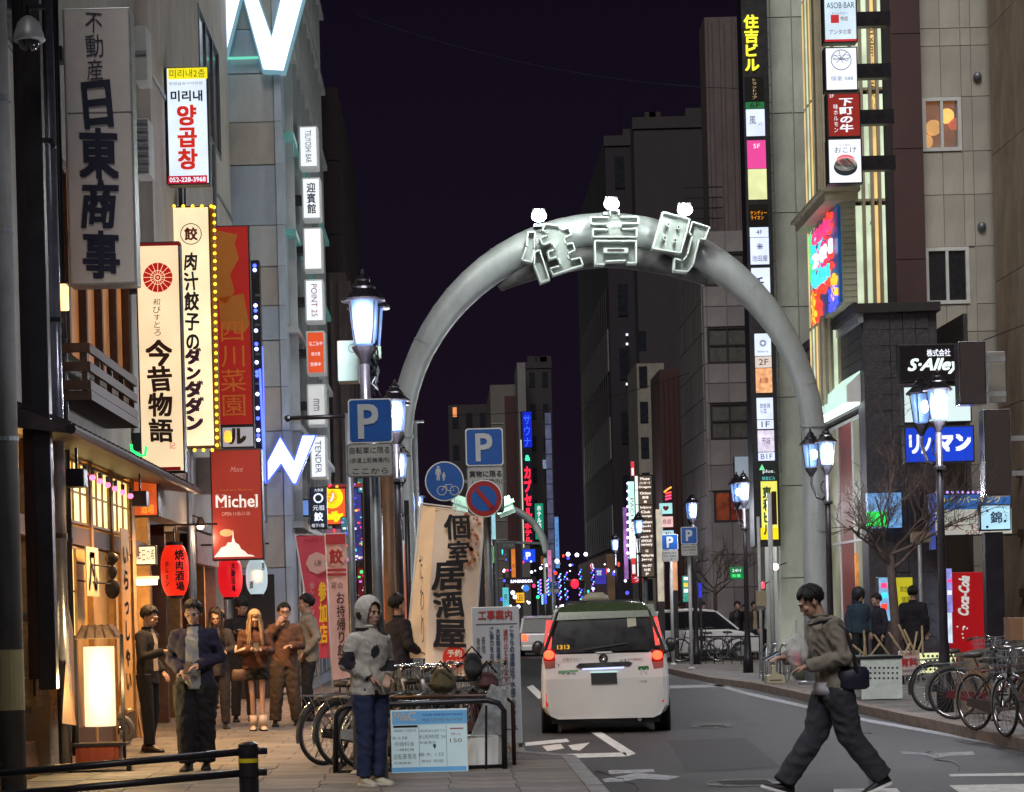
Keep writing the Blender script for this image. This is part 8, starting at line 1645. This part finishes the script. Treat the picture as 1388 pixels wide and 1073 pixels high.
    if hairst:
        lo = {'short': .02, 'long': -.34, 'bob': -.1}[hairst]
        if not hat and not hood: mb.ball(T((0,.030,.046)), (.083,.094,.086), 18, 12, RH)
        N = 120 if coarse < 1.3 else 60
        for i in range(N):
            az = 2*math.pi*(i/N)+HR.uniform(-.1,.1); fr = -math.sin(az)       # 1 = face side
            if hood and fr < .75: continue
            front = fr > .62; pts, rs = [], []
            end = (.42 if front else (2.25 if fr < -.2 else 1.85)) + HR.uniform(-.12,.12)
            if front: end = HR.uniform(.9,1.35)
            elif fr > .3: end = HR.uniform(1.3,1.75) if hairst == 'short' else 1.9
            for t_ in range(6):
                ph = end*t_/5; rr_ = 1.0+.07*math.sin(i*2.3)+.05*HR.random(); pts.append(T((.086*rr_*math.sin(ph)*math.cos(az), .02+.100*rr_*math.sin(ph)*math.sin(az), .04+.093*rr_*math.cos(ph)))); rs.append((.011 if N > 100 else .018)*(1-.55*t_/5))
            if hairst in ('long','bob') and fr < .72:
                e = pts[-1]; drop = (.42 if hairst == 'long' else .16)*HR.uniform(.8,1.05); out = RH @ Vector((math.cos(az), math.sin(az), 0))
                for t_ in range(1, 6): pts.append(e+Vector((0,0,-drop*t_/5))+out*(.03*math.sin(t_*.7+i)+.012*t_)*.6+Vector((0,-.01*t_ if fr > 0 else .004*t_,0))); rs.append((.009 if N > 100 else .013)*(1-.12*t_))
            mb.tube(pts, rs, 5)
        if mb.v: link('hair', mb.mesh('hair', hc, smooth=True), o).scale = (k,k,k)
    o.location = loc; o.rotation_euler = (0,0,face); o['k'] = k
    return o
def at_person(px, fy, ty): g = G(px, fy); s_ = F/g.y; return g, W(px, ty, s_).z
def addon(o, name, mb, mat, smooth=True):
    me = mb.mesh(name, mat, smooth=smooth); me.transform(Matrix.Scale(o['k'],4)); return link(name, me, o)
def phone(o, c, R=None, lit=True, label=None):
    k = o['k']; c = Vector(c)*k; Rz = o.rotation_euler.to_matrix(); cw = Vector(o.location)+Rz@c
    q = thing('phone', label, 'phone', cw); q.rotation_euler = o.rotation_euler
    R = R or Matrix.Rotation(-.7, 3, 'X'); link('phone_body', MB().obox((0,0,0), (.075,.010,.15), R).mesh('phone_body', black_metal), q); link('phone_screen', MB().obox(R@Vector((0,.007,0)), (.068,.003,.14), R).mesh('phone_screen', em('phone_screen', (190,205,230), 1.2)), q)
PI = math.pi
# 1 businessman, in profile facing right
g, h = at_person(203, 1019, 823)
p = person('man in a dark suit standing in profile beside the floor lantern, looking at his hand', g, 1.25, h, dict(elR=(-.24,-.06,1.12), wrR=(-.16,-.30,1.18), elL=(.23,.06,1.12), wrL=(.17,-.12,.93), hed=(0,-.045,1.58), knR=(-.09,-.03,.49), anR=(-.09,-.05,.085), anL=(.11,.07,.085)), jk=(20,19,28), jlen=.80, jr=1.02, tr=(19,18,25), shoe=(45,28,20), nod=.32, inner=((190,170,150),.05,1.15,1.44), fold=.004)
phone(p, (-.14,-.385,1.19), label='phone held out in the suited man\'s raised hand')
# 2 dark jacket man
g, h = at_person(268, 1044, 815)
p = person('man in a navy jacket and wide black trousers walking toward the camera', g, -.08, h, dict(elR=(-.25,.04,1.12), wrR=(-.10,-.17,1.0), elL=(.25,.03,1.13), wrL=(.06,-.20,1.06), hed=(0,-.04,1.58), knR=(-.09,-.06,.49), anR=(-.09,-.02,.085), knL=(.09,.0,.49), anL=(.08,.06,.09)), jk=(34,30,52), jlen=.82, jr=1.16, tr=(12,11,14), trr=1.45, nod=.28, inner=((150,150,148),.075,.86,1.44), shoe=(15,14,14), fold=.011)
phone(p, (-.02,-.27,1.04), label='phone held at the waist by the man in the navy jacket')
# 3 woman behind
g, h = at_person(296, 988, 826)
person('dark-haired woman in a brown coat half hidden behind the man in the navy jacket', g, .1, h, dict(wrL=(.12,-.2,1.1), elL=(.24,-.02,1.13)), jk=(48,42,46), jlen=.75, jr=1.05, tr=(40,36,40), hairst='long', hair=(30,18,16), nod=.3, coarse=1.3)
# 4 blond woman
g, h = at_person(349, 990, 828)
p = person('woman with long blond hair, brown top, shorts and pale boots at her phone', g, .12, h, dict(elR=(-.22,-.03,1.12), wrR=(-.06,-.22,1.16), elL=(.22,-.03,1.12), wrL=(.06,-.22,1.15), hed=(0,-.05,1.58), knR=(-.06,-.02,.49), knL=(.08,-.03,.49), anR=(-.05,.03,.085), anL=(.08,-.05,.085)), jk=(74,44,32), jlen=.88, jr=1.15, legs='shorts_bare', tr=(20,16,18), shoe=(190,170,155), hairst='long', hair=(150,122,88), nod=.42, fold=.012, coarse=1.1)
addon(p, 'sleeve_stripe', MB().tube([(-.27,-.06,1.22),(-.285,-.03,1.12),(-.24,-.1,1.14),(-.15,-.2,1.17)], .02, 6), cloth((210,190,170))); addon(p, 'handbag', MB().loft([((-.24,-.06,.72),.10,.04),((-.24,-.06,.74),.115,.055),((-.24,-.06,.86),.10,.045),((-.24,-.06,.88),.08,.02)], 16), pm('bag_brown', (.09,.05,.04), .5)); addon(p, 'boot', MB().tube([(-.05,.03,.05),(-.05,.02,.22)], .055, 12), cloth((190,170,155))); addon(p, 'boot', MB().tube([(.08,-.05,.05),(.08,-.045,.22)], .055, 12), cloth((190,170,155)))
phone(p, (0,-.30,1.19), label='phone held in both hands by the blond woman')
# 5 beanie man
g, h = at_person(331, 978, 811)
p = person('man in a black beanie and dark coat holding up a phone behind the blond woman', g, .25, h, dict(elR=(-.24,-.04,1.13), wrR=(-.13,-.26,1.24), hed=(0,-.05,1.585)), jk=(20,19,25), jlen=.7, jr=1.12, tr=(28,22,26), hat=(22,18,20), nod=.35, coarse=1.2); phone(p, (-.12,-.34,1.29), label='glowing phone raised by the man in the beanie')
# 6 brown shirt
g, h = at_person(389, 984, 819)
p = person('man in a brown shirt and wide trousers raising a hand to his mouth', g, .2, h, dict(elR=(-.27,-.06,1.18), wrR=(-.12,-.17,1.42), elL=(.24,-.02,1.12), wrL=(.05,-.2,1.12), anR=(-.16,.02,.085), knR=(-.13,-.02,.49), anL=(.15,.0,.085)), jk=(86,58,42), jlen=.82, jr=1.1, tr=(58,46,36), trr=1.3, coarse=1.1, fold=.01, upR=(0,-1,0))
addon(p, 'glasses', MB().ring((-.03,-.125,1.592), .022, .004, 16, 4).ring((.03,-.125,1.592), .022, .004, 16, 4), ink)
# 7 grey-beige jacket profile left
g, h = at_person(421, 977, 807)
person('man in a grey-beige jacket seen in profile facing left with a hand in his pocket', g, -1.35, h, dict(wrR=(-.17,-.12,.93), elR=(-.25,.06,1.13), wrL=(.2,-.1,.93), elL=(.25,.08,1.13), knL=(.1,-.06,.49), anL=(.1,-.06,.085)), jk=(132,124,112), jlen=.80, jr=1.14, tr=(22,20,26), coarse=1.1, fold=.01)
# 8 cow hoodie
def cow(c): return (1 if noise.noise(Vector((c.x*6.2+3.1, c.y*6.2, c.z*6.6+1.2))) > .20 else 0) if c.z < 1.46 else (1 if (c.z-1.70)**2+(c.x+.02)**2+(c.y+.02)**2 < .0028 or (c.z-1.58)**2+(c.x-.1)**2+c.y**2 < .0016 or (c.z-1.57)**2+(c.x+.11)**2+c.y**2 < .0016 else 0)
gcow = [pm('fleece_white', lin((176,172,165)), .95, var=.12, scale=20, bump=.8, bscale=90), pm('fleece_black', (.02,.018,.025), .95, var=.2, bump=.8, bscale=90)]
g, h = at_person(505, 1064, 811)
person('person in a black and white cow-patterned hooded fleece and jeans standing at the cycle rack', g, .75, h*.985, dict(elR=(-.25,.04,1.13), wrR=(-.10,-.12,1.0), elL=(.25,.04,1.13), wrL=(.10,-.12,1.0), nek=(0,-.01,1.46), shR=(-.16,0,1.35), shL=(.16,0,1.35), anR=(-.08,.02,.085), anL=(.08,.02,.085), knR=(-.085,-.01,.49), knL=(.085,-.01,.49)), jk=(200,195,185), jmats=gcow, split=cow, jlen=.84, jr=1.22, tr=(36,46,78), trr=1.12, shoe=(195,190,170), sole=(210,205,190), hood=True, hairst='', hair=(15,12,12), fold=.010)
# 9 dark man behind
g, h = at_person(541, 1005, 807)
person('black-haired man in a dark coat behind the bicycles, facing away', g, 2.2, h, dict(elR=(-.25,.0,1.13), wrR=(-.14,-.2,1.05)), jk=(26,24,34), jlen=.8, jr=1.12, tr=(20,19,24), coarse=1.1)
# 10 walker
g = G(1132, 1077, ROADZ); s_ = F/g.y; h = W(1120,795,s_).z - ROADZ
p = person('tall man in a grey-brown jacket and dark trousers striding across the road with a phone', (g.x, g.y, ROADZ), -PI/2+.12, h*1.025, dict(pel=(0,.02,.90), che=(0,-.03,1.27), nek=(0,-.09,1.42), hed=(0,-.16,1.535), shR=(-.17,-.06,1.355), shL=(.19,-.04,1.36), elR=(-.20,-.10,1.10), wrR=(-.10,-.36,1.10), elL=(.24,.03,1.10), wrL=(.13,-.24,1.03),
    hiR=(-.09,.0,.87), hiL=(.09,.02,.87), knR=(-.09,-.13,.47), anR=(-.08,-.40,.10), knL=(.10,.10,.47), anL=(.10,.36,.14)), jk=(122,116,106), jlen=.84, jr=1.2, tr=(42,44,52), trr=1.32, shoe=(26,24,26), sole=(215,215,215), nod=.5, turn=-.1, fold=.012, coarse=.9)
addon(p, 'sling_strap', MB().tube([(.10,-.20,1.36),(.20,-.15,1.38),(.235,-.06,1.40),(.26,.05,1.30),(.255,.10,1.12),(.24,.13,.98)], .016, 6), ink); addon(p, 'sling_bag', MB().loft([((.17,.12,.84),.05,.10),((.17,.12,.86),.075,.13),((.175,.12,.98),.07,.13),((.18,.12,1.02),.04,.10)], 18), pm('bag_black', (.012,.012,.03), .5))
addon(p, 'shirt_tail', MB().loft([((0,-.02,.80),.168,.135),((0,-.02,.90),.16,.13)], 16), pm('shirt_pale', lin((175,175,185)), .8, var=.1)); addon(p, 'shoe_swoosh', MB().obox((-.145,-.44,.075), (.006,.10,.03)), cloth((220,220,220))); addon(p, 'shoe_swoosh', MB().obox((-.035,.34,.10), (.006,.10,.03)), cloth((220,220,220)))
phone(p, (-.10,-.47,1.12), Matrix.Rotation(-1.1, 3, 'X'), label='phone held flat in front of the striding man')
k_ = p['k']; cw = Vector(p.location)+p.rotation_euler.to_matrix()@(Vector((.06,-.30,1.16))*k_); q = thing('plastic_bag', 'clear plastic bag with a pink drink hanging at the striding man\'s chest', 'bag', cw-Vector((0,0,.16)))
me = MB().ball(cw, (.09,.07,.15), 22, 16).mesh('bag_film', pm('clear_film', (.75,.75,.78), .15, var=.05, alpha=.35, spec=.9), wloc(q), True); [setattr(v, 'co', v.co+noise.noise_vector(v.co*14)*.035+noise.noise_vector(v.co*40)*.012) for v in me.vertices]; link('bag_film', me, q); P(q, 'drink', MB().lathe([(.03,-.1),(.04,.02)], cw-Vector((0,0,.03)), 14), K('pink_drink',(215,120,125))); P(q, 'handle', MB().tube([cw+Vector((0,0,.15)), cw+Vector((0,0,.26))], .01, 6), K('film_handle',(180,180,185)))
# people on the right and behind
far = [(1166,920,799,.4,dict(),(38,56,72),(24,26,30),'person in a teal hooded coat behind the walking man',dict(hood=True,jr=1.2)),
 (1192,918,806,-1.2,dict(),(34,32,44),(20,20,24),'person in a dark coat beside the teal-hooded one, turned toward the shop',dict(jr=1.2)),
 (1240,922,796,2.8,dict(),(26,24,32),(22,22,26),'person in a dark coat with a pale scarf before the yellow board, back turned',dict(jr=1.25,jlen=.7)),
 (1001,893,816,.3,dict(),(26,24,26),(24,24,28),'black-clad pedestrian leftmost of the group beside the white car',dict()),
 (1011,890,820,-.4,dict(),(58,44,36),(28,26,30),'pedestrian in a brown coat second from the left beside the white car',dict(jlen=.75)),
 (1024,892,816,.1,dict(),(58,46,36),(36,46,70),'pedestrian in an open brown jacket and blue jeans over a cream shirt',dict(inner=((170,155,125),.06,.95,1.42))),
 (1041,893,814,-.2,dict(),(22,20,24),(18,18,22),'pedestrian in black with a pale front next to the beige post box',dict(inner=((150,150,150),.06,1.0,1.42))),
 (1057,890,822,.5,dict(),(40,24,26),(26,22,26),'dim pedestrian rightmost of the group by the red pillar',dict()),
 (921,893,815,2.6,dict(),(28,22,30),(22,22,28),'dark-clad person standing behind the rear of the white car',dict(jr=1.1)),
 (953,892,817,1.0,dict(),(110,105,95),(40,40,46),'person in a pale jacket half hidden behind the white car windscreen',dict()),
 (300,960,828,2.9,dict(),(60,40,40),(30,24,28),'figure in a dark coat walking away behind the man in the navy jacket',dict())]
for px, fy, ty, face, J_, jk_, tr_, lab, kw in far:
    g, h = at_person(px, fy, ty); person(lab, g, face, min(1.86, max(1.5, h)), J_, jk=jk_, tr=tr_, coarse=1.7, nod=.15, **kw)
bpy.data.scenes.remove(TMP)
